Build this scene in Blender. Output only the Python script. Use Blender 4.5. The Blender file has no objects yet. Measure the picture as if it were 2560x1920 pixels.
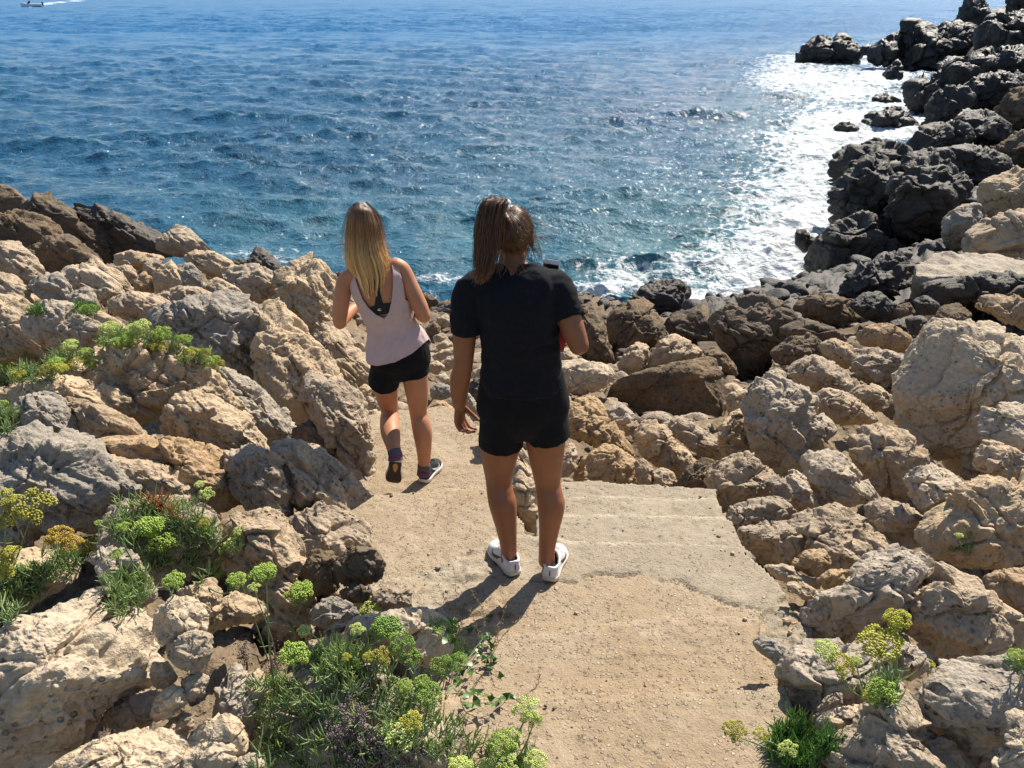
import bpy, bmesh, math, random
import numpy as np
from mathutils import Vector, Matrix, Quaternion

SC = bpy.context.scene
COL = SC.collection

# ------------------------------------------------------------------ camera
PITCH = math.radians(25.0)
CAMZ = 6.0
FOC = 0.85
cd = bpy.data.cameras.new('camera')
cam = bpy.data.objects.new('camera', cd)
COL.objects.link(cam)
cam.location = (0, 0, CAMZ)
cam.rotation_euler = (math.radians(90) - PITCH, 0, 0)
cd.sensor_width = 36.0
cd.lens = 36.0 * FOC
cd.clip_start = 0.05
cd.clip_end = 9000
SC.camera = cam

# ------------------------------------------------------------------ sky and sun
SUN_AZ = math.radians(34.0)
SUN_EL = math.radians(47.0)
SUN = Vector((math.sin(SUN_AZ) * math.cos(SUN_EL), math.cos(SUN_AZ) * math.cos(SUN_EL), math.sin(SUN_EL)))
world = bpy.data.worlds.new('World')
SC.world = world
world.use_nodes = True
wn = world.node_tree
wn.nodes.clear()
wo = wn.nodes.new('ShaderNodeOutputWorld')
wb = wn.nodes.new('ShaderNodeBackground')
ws = wn.nodes.new('ShaderNodeTexSky')
ws.sky_type = 'NISHITA'
ws.sun_disc = False
ws.sun_elevation = SUN_EL
ws.sun_rotation = SUN_AZ
ws.air_density = 1.0
ws.dust_density = 0.5
ws.ozone_density = 1.6
wb.inputs['Strength'].default_value = 0.085
wn.links.new(ws.outputs[0], wb.inputs['Color'])
wn.links.new(wb.outputs[0], wo.inputs['Surface'])
sl = bpy.data.lights.new('sun', 'SUN')
sl.energy = 5.0
sl.angle = math.radians(0.5)
sl.color = (1.0, 0.925, 0.80)
so = bpy.data.objects.new('sun', sl)
COL.objects.link(so)
so.rotation_euler = SUN.to_track_quat('Z', 'Y').to_euler()
so.location = (20, 20, 40)

SC.view_settings.view_transform = 'Standard'
SC.view_settings.look = 'None'
SC.view_settings.exposure = 0.74
SC.view_settings.gamma = 1.0
SC.view_settings.use_curve_mapping = False
try:
    SC.cycles.max_bounces = 6
    SC.cycles.diffuse_bounces = 3
    SC.cycles.glossy_bounces = 3
    SC.cycles.transmission_bounces = 3
    SC.cycles.use_denoising = True
    SC.cycles.sample_clamp_indirect = 6.0
    SC.cycles.caustics_reflective = False
    SC.cycles.caustics_refractive = False
except Exception:
    pass

# ------------------------------------------------------------------ geometry helpers
CP, SP_ = math.cos(PITCH), math.sin(PITCH)
FW = np.array([0, CP, -SP_])
UP = np.array([0, SP_, CP])
RT = np.array([1.0, 0, 0])
CAM = np.array([0, 0, CAMZ])


def ray(u, v):
    """direction through a point of the photograph (2560 x 1920)"""
    return RT * ((u - 1280) / (FOC * 2560)) + UP * ((960 - v) / (FOC * 2560)) + FW


def W(u, v, d):
    """the world point seen at (u, v) whose ground distance in front of the viewer is d"""
    r = ray(u, v)
    return CAM + r * (d / r[1])


def WZ(u, v, z):
    r = ray(u, v)
    return CAM + r * ((z - CAMZ) / r[2])


def pixel_of(P):
    q = P - CAM
    zc = q @ FW
    return np.stack([1280 + FOC * 2560 * (q @ RT) / zc, 960 - FOC * 2560 * (q @ UP) / zc], -1)


def V3(a):
    return Vector((float(a[0]), float(a[1]), float(a[2])))


def nobj(name, verts, faces, mats=None, parent=None, smooth=True, fmat=None):
    me = bpy.data.meshes.new(name)
    verts = np.asarray(verts, dtype=np.float32)
    if isinstance(faces, np.ndarray):
        n = faces.shape[1]
        me.vertices.add(len(verts))
        me.vertices.foreach_set('co', verts.ravel())
        me.loops.add(faces.size)
        me.loops.foreach_set('vertex_index', faces.ravel().astype(np.int32))
        me.polygons.add(len(faces))
        me.polygons.foreach_set('loop_start', np.arange(0, faces.size, n, dtype=np.int32))
        me.polygons.foreach_set('loop_total', np.full(len(faces), n, dtype=np.int32))
        me.update(calc_edges=True)
        me.validate()
    else:
        me.from_pydata([tuple(map(float, v)) for v in verts], [], [tuple(map(int, f)) for f in faces])
        me.update()
    if smooth:
        me.polygons.foreach_set('use_smooth', np.ones(len(me.polygons), dtype=bool))
    if mats is not None:
        for m in (mats if isinstance(mats, (list, tuple)) else [mats]):
            me.materials.append(m)
    if fmat is not None:
        me.polygons.foreach_set('material_index', np.asarray(fmat, dtype=np.int32))
    o = bpy.data.objects.new(name, me)
    COL.objects.link(o)
    if parent is not None:
        o.parent = parent
        o.matrix_parent_inverse = parent.matrix_world.inverted()
    return o


def empty(name, loc):
    o = bpy.data.objects.new(name, None)
    COL.objects.link(o)
    o.location = V3(loc)
    o.empty_display_size = 0.2
    o.matrix_world = Matrix.Translation(V3(loc))
    return o


def tag(o, label=None, cat=None, group=None, kind=None):
    if label:
        o['label'] = label
    if cat:
        o['category'] = cat
    if group:
        o['group'] = group
    if kind:
        o['kind'] = kind
    return o


def fattr(o, name, vals):
    a = o.data.attributes.new(name, 'FLOAT', 'POINT')
    a.data.foreach_set('value', np.asarray(vals, dtype=np.float32))


# ------------------------------------------------------------------ noise
_G = np.array([[1, 1, 0], [-1, 1, 0], [1, -1, 0], [-1, -1, 0], [1, 0, 1], [-1, 0, 1], [1, 0, -1], [-1, 0, -1],
               [0, 1, 1], [0, -1, 1], [0, 1, -1], [0, -1, -1], [1, 1, 0], [-1, 1, 0], [0, -1, 1], [0, -1, -1]], dtype=np.float32)


def _hash(ix, iy, iz, seed):
    with np.errstate(over='ignore'):
        h = ix.astype(np.uint32) * np.uint32(374761393) + iy.astype(np.uint32) * np.uint32(668265263) + iz.astype(np.uint32) * np.uint32(2246822519) + np.uint32((seed * 3266489917) & 0xffffffff)
        h = (h ^ (h >> np.uint32(13))) * np.uint32(1274126177)
        h = (h ^ (h >> np.uint32(16))) * np.uint32(2654435761)
        return h ^ (h >> np.uint32(15))


def perlin(p, seed=0):
    p = np.asarray(p, dtype=np.float32)
    f = np.floor(p)
    i = f.astype(np.int32)
    t = p - f
    w = t * t * t * (t * (t * 6 - 15) + 10)
    out = np.zeros(len(p), dtype=np.float32)
    for cx in (0, 1):
        wx = w[:, 0] if cx else 1 - w[:, 0]
        for cy in (0, 1):
            wy = w[:, 1] if cy else 1 - w[:, 1]
            for cz in (0, 1):
                wz = w[:, 2] if cz else 1 - w[:, 2]
                g = _G[_hash(i[:, 0] + cx, i[:, 1] + cy, i[:, 2] + cz, seed) & np.uint32(15)]
                out += wx * wy * wz * (g[:, 0] * (t[:, 0] - cx) + g[:, 1] * (t[:, 1] - cy) + g[:, 2] * (t[:, 2] - cz))
    return out


def fbm(p, octaves=3, seed=0, gain=0.5):
    a, s = 1.0, 0.0
    q = np.asarray(p, dtype=np.float32)
    out = np.zeros(len(q), dtype=np.float32)
    for k in range(octaves):
        out += a * perlin(q, seed + k * 17)
        a *= gain
        q = q * 2.03 + 11.7
    return out


def ridged(p, octaves=3, seed=0, gain=0.5):
    a = 1.0
    q = np.asarray(p, dtype=np.float32)
    out = np.zeros(len(q), dtype=np.float32)
    for k in range(octaves):
        out += a * (1 - 2.2 * np.abs(perlin(q, seed + k * 13)))
        a *= gain
        q = q * 2.07 + 5.3
    return out


def cells(p, seed=0):
    """nearest and second nearest jittered cell points: F1, F2, offset from the nearest, its hash"""
    p = np.asarray(p, dtype=np.float32)
    i = np.floor(p).astype(np.int32)
    n = len(p)
    f1 = np.full(n, 9.0, dtype=np.float32)
    f2 = np.full(n, 9.0, dtype=np.float32)
    off = np.zeros((n, 3), dtype=np.float32)
    hid = np.zeros(n, dtype=np.uint32)
    k = np.float32(1 / 1023.0)
    for dx in (-1, 0, 1):
        for dy in (-1, 0, 1):
            for dz in (-1, 0, 1):
                jx, jy, jz = i[:, 0] + dx, i[:, 1] + dy, i[:, 2] + dz
                h = _hash(jx, jy, jz, seed)
                ox = p[:, 0] - (jx + (h & np.uint32(1023)) * k)
                oy = p[:, 1] - (jy + ((h >> np.uint32(10)) & np.uint32(1023)) * k)
                oz = p[:, 2] - (jz + ((h >> np.uint32(20)) & np.uint32(1023)) * k)
                d = ox * ox + oy * oy + oz * oz
                m = d < f1
                f2 = np.where(m, f1, np.minimum(f2, d))
                f1 = np.where(m, d, f1)
                off[m, 0] = ox[m]
                off[m, 1] = oy[m]
                off[m, 2] = oz[m]
                hid[m] = h[m]
    return np.sqrt(f1), np.sqrt(f2), off, hid


def facet(p, seed=0):
    """chipped stone: every cell is a tilted plane; returns height (about -1..1) and the crack distance"""
    f1, f2, off, hid = cells(p, seed)
    a = (hid & np.uint32(255)).astype(np.float32) * (2 * math.pi / 255)
    b = ((hid >> np.uint32(8)) & np.uint32(255)).astype(np.float32) / 127.5 - 1
    c = np.sqrt(np.maximum(0, 1 - b * b))
    h = off[:, 0] * np.cos(a) * c + off[:, 1] * np.sin(a) * c + off[:, 2] * b
    lv = ((hid >> np.uint32(16)) & np.uint32(255)).astype(np.float32) / 255 - 0.5
    c = f2 - f1
    return (h * 0.9 + lv * 0.5) * sstep(0.0, 0.10, c), c


def sstep(a, b, x):
    t = np.clip((x - a) / (b - a), 0, 1)
    return t * t * (3 - 2 * t)


_ICO = {}


def ico(level):
    if level not in _ICO:
        bm = bmesh.new()
        bmesh.ops.create_icosphere(bm, subdivisions=level, radius=1.0)
        v = np.array([x.co[:] for x in bm.verts], dtype=np.float32)
        f = np.array([[x.index for x in q.verts] for q in bm.faces], dtype=np.int32)
        bm.free()
        _ICO[level] = (v, f)
    return _ICO[level]


def vnormals(v, f):
    if f.shape[1] == 4:
        f = np.concatenate([f[:, [0, 1, 2]], f[:, [0, 2, 3]]])
    a, b, c = v[f[:, 0]], v[f[:, 1]], v[f[:, 2]]
    n = np.cross(b - a, c - a)
    out = np.zeros_like(v)
    for k in range(3):
        for ax in range(3):
            out[:, ax] += np.bincount(f[:, k], weights=n[:, ax], minlength=len(v))
    return out / np.maximum(1e-9, np.linalg.norm(out, axis=1, keepdims=True))


def even_mesh(v, f, h):
    """the same closed shape with evenly spread points about H apart"""
    me = bpy.data.meshes.new('tmp')
    me.vertices.add(len(v))
    me.vertices.foreach_set('co', np.asarray(v, dtype=np.float32).ravel())
    n = f.shape[1]
    me.loops.add(f.size)
    me.loops.foreach_set('vertex_index', f.ravel().astype(np.int32))
    me.polygons.add(len(f))
    me.polygons.foreach_set('loop_start', np.arange(0, f.size, n, dtype=np.int32))
    me.polygons.foreach_set('loop_total', np.full(len(f), n, dtype=np.int32))
    me.update(calc_edges=True)
    o = bpy.data.objects.new('tmp', me)
    r = o.modifiers.new('r', 'REMESH')
    r.mode = 'VOXEL'
    r.voxel_size = h
    COL.objects.link(o)
    dg = bpy.context.evaluated_depsgraph_get()
    ev = o.evaluated_get(dg)
    m2 = ev.to_mesh()
    co = np.empty(len(m2.vertices) * 3, dtype=np.float32)
    m2.vertices.foreach_get('co', co)
    fi = np.empty(len(m2.polygons) * 4, dtype=np.int32)
    m2.polygons.foreach_get('vertices', fi)
    ev.to_mesh_clear()
    bpy.data.objects.remove(o)
    bpy.data.meshes.remove(me)
    return co.reshape(-1, 3), fi.reshape(-1, 4)


# ------------------------------------------------------------------ materials
def new_mat(name):
    m = bpy.data.materials.new(name)
    m.use_nodes = True
    nt = m.node_tree
    nt.nodes.clear()
    out = nt.nodes.new('ShaderNodeOutputMaterial')
    b = nt.nodes.new('ShaderNodeBsdfPrincipled')
    nt.links.new(b.outputs[0], out.inputs['Surface'])
    return m, nt, b


class NT:
    """short hand for wiring nodes"""

    def __init__(self, nt):
        self.nt = nt

    def n(self, t, **kw):
        x = self.nt.nodes.new(t)
        for k, v in kw.items():
            setattr(x, k, v)
        return x

    def link(self, a, b):
        self.nt.links.new(a, b)

    def noise(self, vec, scale, detail=4, rough=0.55, dist=0.0):
        x = self.n('ShaderNodeTexNoise')
        x.inputs['Scale'].default_value = scale
        x.inputs['Detail'].default_value = detail
        x.inputs['Roughness'].default_value = rough
        x.inputs['Distortion'].default_value = dist
        if vec is not None:
            self.link(vec, x.inputs['Vector'])
        return x.outputs['Fac']

    def voro(self, vec, scale, feature='F1', out='Distance', rnd=1.0):
        x = self.n('ShaderNodeTexVoronoi', feature=feature)
        x.inputs['Scale'].default_value = scale
        x.inputs['Randomness'].default_value = rnd
        if vec is not None:
            self.link(vec, x.inputs['Vector'])
        return x.outputs[out]

    def rng(self, val, a, b, c=0.0, d=1.0, smooth=True):
        x = self.n('ShaderNodeMapRange')
        x.interpolation_type = 'SMOOTHSTEP' if smooth else 'LINEAR'
        for k, q in zip((1, 2, 3, 4), (a, b, c, d)):
            x.inputs[k].default_value = q
        self.link(val, x.inputs[0])
        return x.outputs[0]

    def math(self, op, a, b=None):
        x = self.n('ShaderNodeMath', operation=op)
        for k, q in enumerate((a, b)):
            if q is None:
                continue
            if isinstance(q, (int, float)):
                x.inputs[k].default_value = q
            else:
                self.link(q, x.inputs[k])
        return x.outputs[0]

    def mix(self, fac, a, b, mode='MIX'):
        x = self.n('ShaderNodeMix', data_type='RGBA', blend_type=mode)
        for k, q in ((0, fac), (6, a), (7, b)):
            if isinstance(q, (int, float)):
                x.inputs[k].default_value = q
            elif isinstance(q, tuple):
                x.inputs[k].default_value = q + (1,) if len(q) == 3 else q
            else:
                self.link(q, x.inputs[k])
        return x.outputs[2]

    def bump(self, h, strength, dist, prev=None):
        x = self.n('ShaderNodeBump')
        x.inputs['Strength'].default_value = strength
        x.inputs['Distance'].default_value = dist
        self.link(h, x.inputs['Height'])
        if prev is not None:
            self.link(prev, x.inputs['Normal'])
        return x.outputs[0]

    def pos(self):
        return self.n('ShaderNodeNewGeometry').outputs['Position']


def rock_mat(name, c1, c2, c3, c4, rough=0.9, spec=0.25, splash=None, fs=1.0, lichen=None):
    m, nt, b = new_mat(name)
    t = NT(nt)
    p = t.pos()
    info = t.n('ShaderNodeObjectInfo')
    big = t.noise(p, 1.3 * fs, 5, 0.6, 0.6)
    mid = t.noise(p, 5.5 * fs, 6, 0.62, 0.4)
    fine = t.noise(p, 38 * fs, 5, 0.65)
    col = t.mix(t.rng(big, 0.36, 0.66), c1, c2)
    col = t.mix(t.rng(mid, 0.5, 0.72, 0, 0.75), col, c3)
    st = t.noise(p, 2.6 * fs, 7, 0.7, 1.2)
    col = t.mix(t.rng(st, 0.56, 0.70, 0, 0.6), col, c4)
    stain = t.noise(p, 7.5 * fs, 7, 0.72, 0.7)
    col = t.mix(t.rng(stain, 0.57, 0.71, 0, 0.62), col, tuple(0.42 * c for c in c3))
    wht = t.noise(p, 11 * fs, 6, 0.7, 0.3)
    col = t.mix(t.rng(wht, 0.60, 0.72, 0, 0.5), col, tuple(min(0.8, 1.35 * c) for c in c1))
    # speckle and per rock tone
    col = t.mix(t.rng(fine, 0.3, 0.7, 0.62, 1.15, False), (0, 0, 0), col, 'MIX') if False else col
    hv = t.n('ShaderNodeHueSaturation')
    t.link(col, hv.inputs['Color'])
    val = t.math('MULTIPLY', t.rng(fine, 0.3, 0.72, 0.72, 1.18, False), t.rng(info.outputs['Random'], 0, 1, 0.84, 1.12, False))
    t.link(val, hv.inputs['Value'])
    t.link(t.rng(info.outputs['Random'], 0, 1, 0.85, 1.1, False), hv.inputs['Saturation'])
    col = hv.outputs[0]
    pit = t.voro(p, 30 * fs, 'F1')
    pitm = t.math('MULTIPLY', t.rng(pit, 0.12, 0.34, 1, 0), t.rng(mid, 0.42, 0.6))
    col = t.mix(t.math('MULTIPLY', pitm, 0.45), col, tuple(x * 0.4 for x in c3))
    if lichen:
        lm = t.rng(t.noise(p, 9 * fs, 6, 0.7, 0.8), 0.58, 0.66, 0, 0.7)
        col = t.mix(lm, col, lichen)
    if splash is not None:
        sx = t.n('ShaderNodeSeparateXYZ')
        t.link(p, sx.inputs[0])
        zz = t.math('ADD', sx.outputs[2], t.math('MULTIPLY', t.math('SUBTRACT', big, 0.5), 2.2))
        wet = t.rng(zz, splash[0], splash[1], 1, 0)
        col = t.mix(wet, col, (0.030, 0.026, 0.021))
        t.link(t.rng(wet, 0, 1, rough, 0.42, False), b.inputs['Roughness'])
    else:
        b.inputs['Roughness'].default_value = rough
    t.link(col, b.inputs['Base Color'])
    b.inputs['Specular IOR Level'].default_value = spec
    crack = t.voro(p, 3.2 * fs, 'DISTANCE_TO_EDGE')
    h = t.math('ADD', t.math('MULTIPLY', mid, 0.9), t.math('MULTIPLY', fine, 0.36))
    h = t.math('SUBTRACT', h, t.math('MULTIPLY', pitm, 0.36))
    vf = t.noise(p, 120 * fs, 3, 0.6)
    h = t.math('ADD', h, t.math('MULTIPLY', vf, 0.07))
    t.link(t.bump(h, 1.0, 0.040 / fs), b.inputs['Normal'])
    return m


MR = {
    'pale': rock_mat('limestone_pale', (0.54, 0.44, 0.32), (0.46, 0.375, 0.275), (0.36, 0.285, 0.20), (0.50, 0.375, 0.235), splash=(0.7, 1.7)),
    'tan': rock_mat('limestone_tan', (0.50, 0.385, 0.26), (0.41, 0.315, 0.215), (0.29, 0.22, 0.15), (0.49, 0.345, 0.195), splash=(0.8, 1.9)),
    'ochre': rock_mat('limestone_ochre', (0.45, 0.315, 0.18), (0.36, 0.26, 0.165), (0.28, 0.195, 0.12), (0.43, 0.27, 0.135), splash=(0.8, 1.9)),
    'grey': rock_mat('limestone_grey', (0.39, 0.335, 0.265), (0.33, 0.285, 0.23), (0.25, 0.21, 0.165), (0.42, 0.335, 0.235), splash=(0.7, 1.7)),
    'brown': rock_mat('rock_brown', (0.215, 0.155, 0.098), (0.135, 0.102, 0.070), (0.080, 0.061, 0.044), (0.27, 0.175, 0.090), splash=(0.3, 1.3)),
    'earth': rock_mat('rubble_earth', (0.25, 0.185, 0.12), (0.18, 0.135, 0.09), (0.11, 0.085, 0.06), (0.28, 0.20, 0.12), splash=(0.9, 2.3)),
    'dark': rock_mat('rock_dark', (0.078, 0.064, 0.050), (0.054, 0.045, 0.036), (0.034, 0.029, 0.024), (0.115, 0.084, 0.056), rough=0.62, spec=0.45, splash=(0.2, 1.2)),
    'wet': rock_mat('rock_wet_dark', (0.030, 0.027, 0.025), (0.024, 0.021, 0.019), (0.018, 0.016, 0.014), (0.045, 0.036, 0.027), rough=0.5, spec=0.5, fs=0.35),
}
# ------------------------------------------------------------------ rocks, each traced from its own outline
ZM = {'C': (0, 440, .4069), 'D': (0, 1100, .4942), 'E': (600, 1400, .4069), 'F': (1350, 700, .547), 'G': (1760, 1300, .3737),
      'H': (1760, 0, .4822), 'B': (900, 700, .2984), 'A': (0, 0, 1.1573), 'N': (0, 0, 1.0)}
TERRAIN_PTS = []
OUTLINES = []
RNG = np.random.RandomState(7)
ROCKCOUNT = [0]


def rock_shape(outline, d, T=None, tu=0.1, tv=0.45, p=4.0, rough=1.0, bed=None, level=None, seed=1, facets=1.0, fine=1.0, grow=1.05, cuts=9, layers=1.0):
    """a closed stone that fills OUTLINE (photo points) at ground distance d, with its own depth; returns centre, verts, faces"""
    o = np.array(outline, dtype=np.float64)
    q = np.array([W(u, v, d) for u, v in o])
    x, z = q[:, 0], q[:, 2]
    x2, z2 = np.roll(x, -1), np.roll(z, -1)
    cr = x * z2 - x2 * z
    A = cr.sum() / 2
    cx = ((x + x2) * cr).sum() / (6 * A)
    cz = ((z + z2) * cr).sum() / (6 * A)
    S = math.sqrt(abs(A) / math.pi)
    if T is None:
        T = 0.8
    T = T * S
    # radius by angle
    nb = 720
    ang = np.linspace(-math.pi, math.pi, nb, endpoint=False)
    rad = np.zeros(nb)
    ca, sa = np.cos(ang), np.sin(ang)
    for k in range(len(q)):
        ax, az = x[k] - cx, z[k] - cz
        bx, bz = x2[k] - cx, z2[k] - cz
        ex, ez = bx - ax, bz - az
        den = ca * ez - sa * ex
        with np.errstate(divide='ignore', invalid='ignore'):
            r = (ax * ez - az * ex) / den
            s = (ax * sa - az * ca) / den
        s = -s if False else np.where(np.abs(den) > 1e-12, ((r * ca - ax) * ex + (r * sa - az) * ez) / (ex * ex + ez * ez), -1)
        ok = (r > 0) & (s >= -1e-6) & (s <= 1 + 1e-6)
        rad = np.where(ok & (r > rad), r, rad)
    bad = rad <= 0
    if bad.any():
        rad[bad] = S * 0.5
    kern = np.ones(5) / 5
    rad = np.convolve(np.concatenate([rad[-2:], rad, rad[:2]]), kern, 'valid') * grow
    pix = abs(A) * (FOC * 1024 / d * 0.95) ** 2
    if level is None:
        level = 4 if pix < 250 else 5 if pix < 1300 else 6 if pix < 7000 else 7 if pix < 45000 else 8
    n, f = ico(min(level, 6))
    n = n.astype(np.float64)
    cphi = np.sqrt(n[:, 0] ** 2 + n[:, 2] ** 2)
    th = np.arctan2(n[:, 2], n[:, 0])
    fi = (th + math.pi) / (2 * math.pi) * nb
    i0 = np.floor(fi).astype(int) % nb
    fr = fi - np.floor(fi)
    R = rad[i0] * (1 - fr) + rad[(i0 + 1) % nb] * fr
    ro = (np.abs(cphi) ** p + np.abs(n[:, 1]) ** p) ** (-1 / p)
    uu = R * ro * cphi * np.cos(th)
    vv = R * ro * cphi * np.sin(th)
    ww = T * ro * n[:, 1]
    C0 = np.array([cx, d, cz])
    rd = C0 - CAM
    rd = rd / np.linalg.norm(rd)
    ww = ww + tu * uu + tv * vv
    P = np.stack([uu, np.zeros_like(uu), vv], -1) + ww[:, None] * rd[None, :]
    P = P.astype(np.float32)
    vox = max(d * 0.95 / (FOC * 1024) * (1.45 if level < 8 else 1.75), S / 60.0)
    P, f = even_mesh(P, f, vox)
    N0 = vnormals(P, f)
    for _ in range(0):
        pass
    # --- broken stone: flat breaks first
    rs = np.random.RandomState(seed * 7 + 3)
    toc = -rd
    pts_cut = [(rs.uniform(0.55, 0.88), 0.95, 0.3) for _ in range(cuts)] + [(rs.uniform(0.80, 0.97), 0.97, 0.1) for _ in range(cuts * 4)]
    for lm, hard, bias in pts_cut:
        nv = rs.normal(0, 1, 3)
        nv /= np.linalg.norm(nv)
        if nv @ toc < 0:
            nv = nv - 2 * (nv @ toc) * toc
        nv = nv + toc * (bias - 0.1) + np.array([0, 0, 0.2])
        nv /= np.linalg.norm(nv)
        pr = P @ nv.astype(np.float32)
        lim = pr.max() * lm
        ov = np.maximum(0, pr - lim)
        P = P - (ov * hard)[:, None] * nv[None, :].astype(np.float32)
    N = N0 * 0.75 + vnormals(P, f) * 0.25
    N /= np.linalg.norm(N, axis=1, keepdims=True)
    g = (P + C0 + seed * 3.71).astype(np.float32)
    if bed is None:
        bed = (math.radians(rs.uniform(-60, 60)), 1.3)
    a, st = bed
    e1 = np.array([math.cos(a), 0.25, math.sin(a)])
    e1 /= np.linalg.norm(e1)
    along = g @ e1.astype(np.float32)
    gb = g - np.outer(along, e1).astype(np.float32) * (1 - 1 / st)
    wv = np.stack([fbm(g * (1.3 / S), 2, 3), fbm(g * (1.3 / S), 2, 5), fbm(g * (1.3 / S), 2, 9)], -1) * (0.45 * S)
    gw = gb + wv * 0.22
    D = 0.06 * S * fbm(gb * (1.2 / S), 2, seed)
    h1, c1 = facet(gw * (1.5 / S), seed + 1)
    D += facets * 0.27 * S * h1 - 0.03 * S * np.exp(-c1 * 26)
    h2, c2 = facet((gb + wv * 0.12) * (3.1 / S), seed + 2)
    mk = sstep(-0.2, 0.25, perlin(g * (1.6 / S), seed + 9))
    D += (facets * 0.070 * S * h2 - 0.012 * S * np.exp(-c2 * 26)) * (0.30 + 0.70 * mk)
    h4, c4 = facet((gb + wv * 0.1) * (6.5 / S), seed + 12)
    mk2 = sstep(-0.1, 0.3, perlin(g * (2.6 / S), seed + 19))
    D += facets * 0.026 * S * h4 * (0.15 + 0.85 * mk2)
    bz = np.array([-math.sin(a), 0.35, math.cos(a)], dtype=np.float32)
    lay = (g + wv * 0.15) @ bz
    lv = perlin(np.stack([lay * (6.5 / S) + 0.3 * perlin(g * (2.2 / S), seed + 5), lay * 0 + seed, along * (0.5 / S)], -1), seed + 8)
    D += layers * 0.015 * S * np.clip(lv * 5, -0.5, 0.5)
    sm = min(1.0, S / 0.35) * max(1.0, d / 14.0)
    fs = min(1.0, 14.0 / d)
    D += 0.045 * S * fbm((gb + wv * 0.3) * (2.6 / S), 5, seed + 14, 0.62)
    D += fine * rough * 0.006 * sm * ridged(gb * (9 * fs), 4, seed + 4, 0.65)
    if level >= 6:
        h3, c3 = facet(g * (11.0 * fs), seed + 6)
        D += fine * 0.013 * sm * h3 * (0.25 + 0.75 * mk)
        h5, c5 = facet(g * (24.0 * fs), seed + 7)
        D += fine * 0.007 * sm * h5
        pm = sstep(-0.05, 0.3, perlin(g * (3.0 * fs), 77))
        pt = perlin(g * (15 * fs), 31)
        D -= fine * 0.012 * sm * sstep(0.12, 0.5, pt) * pm
        D += fine * 0.006 * sm * fbm(g * (34 * fs), 3, 41, 0.6)
    # long cracks running right across the stone, and ledges along the beds
    for k in range(3 if level >= 6 else 1):
        nv = rs.normal(0, 1, 3)
        if k == 0:
            nv = bz + rs.normal(0, 0.15, 3)
        nv = (nv / np.linalg.norm(nv)).astype(np.float32)
        dd = P @ nv + 0.05 * S * perlin(g * (2.4 / S), seed + 20 + k) + 0.03 * S * perlin(g * (9 / S), seed + 30 + k) - S * rs.uniform(-0.45, 0.45)
        D -= 0.085 * S * np.exp(-(dd / (0.022 * S)) ** 2) * sstep(-0.35, 0.15, perlin(g * (1.1 / S), seed + 40 + k))
        D += 0.045 * S * (sstep(-0.05, 0.05, dd / S) - 0.5)
    P = P + N * D[:, None] * rough
    # keep the traced outline after all the breaking
    up2 = np.cross(np.array([1.0, 0, 0]), rd)
    e_u = P[:, 0] - rd[0] * (P @ rd.astype(np.float32))
    e_v = P @ up2.astype(np.float32)
    kv = up2[2]
    w2 = np.arctan2(e_v / kv, e_u)
    rr = np.hypot(e_u, e_v / kv)
    nb2 = 90
    bi = np.floor((w2 + math.pi) / (2 * math.pi) * nb2).astype(int) % nb2
    ext = np.zeros(nb2)
    np.maximum.at(ext, bi, rr)
    tgt = rad.reshape(nb2, -1).mean(1)
    ratio = np.clip(np.where(ext > 1e-6, tgt / np.maximum(ext, 1e-6), 1.0), 0.85, 1.5)
    k5 = np.array([1, 2, 3, 2, 1]) / 9
    ratio = np.convolve(np.concatenate([ratio[-2:], ratio, ratio[:2]]), k5, 'valid')
    bf = (w2 + math.pi) / (2 * math.pi) * nb2 - 0.5
    b0 = np.floor(bf).astype(int)
    fr = bf - b0
    rt = ratio[b0 % nb2] * (1 - fr) + ratio[(b0 + 1) % nb2] * fr
    du, dv = e_u * (rt - 1), e_v * (rt - 1)
    P = P + np.stack([du, np.zeros_like(du), np.zeros_like(du)], -1) + dv[:, None] * up2[None, :]
    P = P.astype(np.float32)
    return C0, P, f


def rock(zoom, d, mat, outline, label=None, name='boulder', cat='rock', group=None, tz=None, **kw):
    zx, zy, s = ZM[zoom]
    pts = [(zx + a * s, zy + b * s) for a, b in outline]
    ROCKCOUNT[0] += 1
    C0, P, f = rock_shape(pts, d, seed=ROCKCOUNT[0] * 5 + 1, **kw)
    o = nobj(name, P, f, MR[mat])
    o.location = V3(C0)
    tag(o, label, cat, group)
    zb, zc = P[:, 2].min() + C0[2], C0[2]
    OUTLINES.append((np.array(pts), d))
    k = min(1, max(0, (d - 12) / 6.0))
    TERRAIN_PTS.append((C0[0], C0[1] + 0.1, (zb + (zc - zb) * 0.3) * k + (zb - 0.10) * (1 - k), 1.0))
    return o


LB = dict(tu=0.38, tv=0.5, bed=(math.radians(-42), 1.9), grow=1.24, layers=3.2, cuts=6)      # the tilted beds of the left outcrop
R = rock
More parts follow.
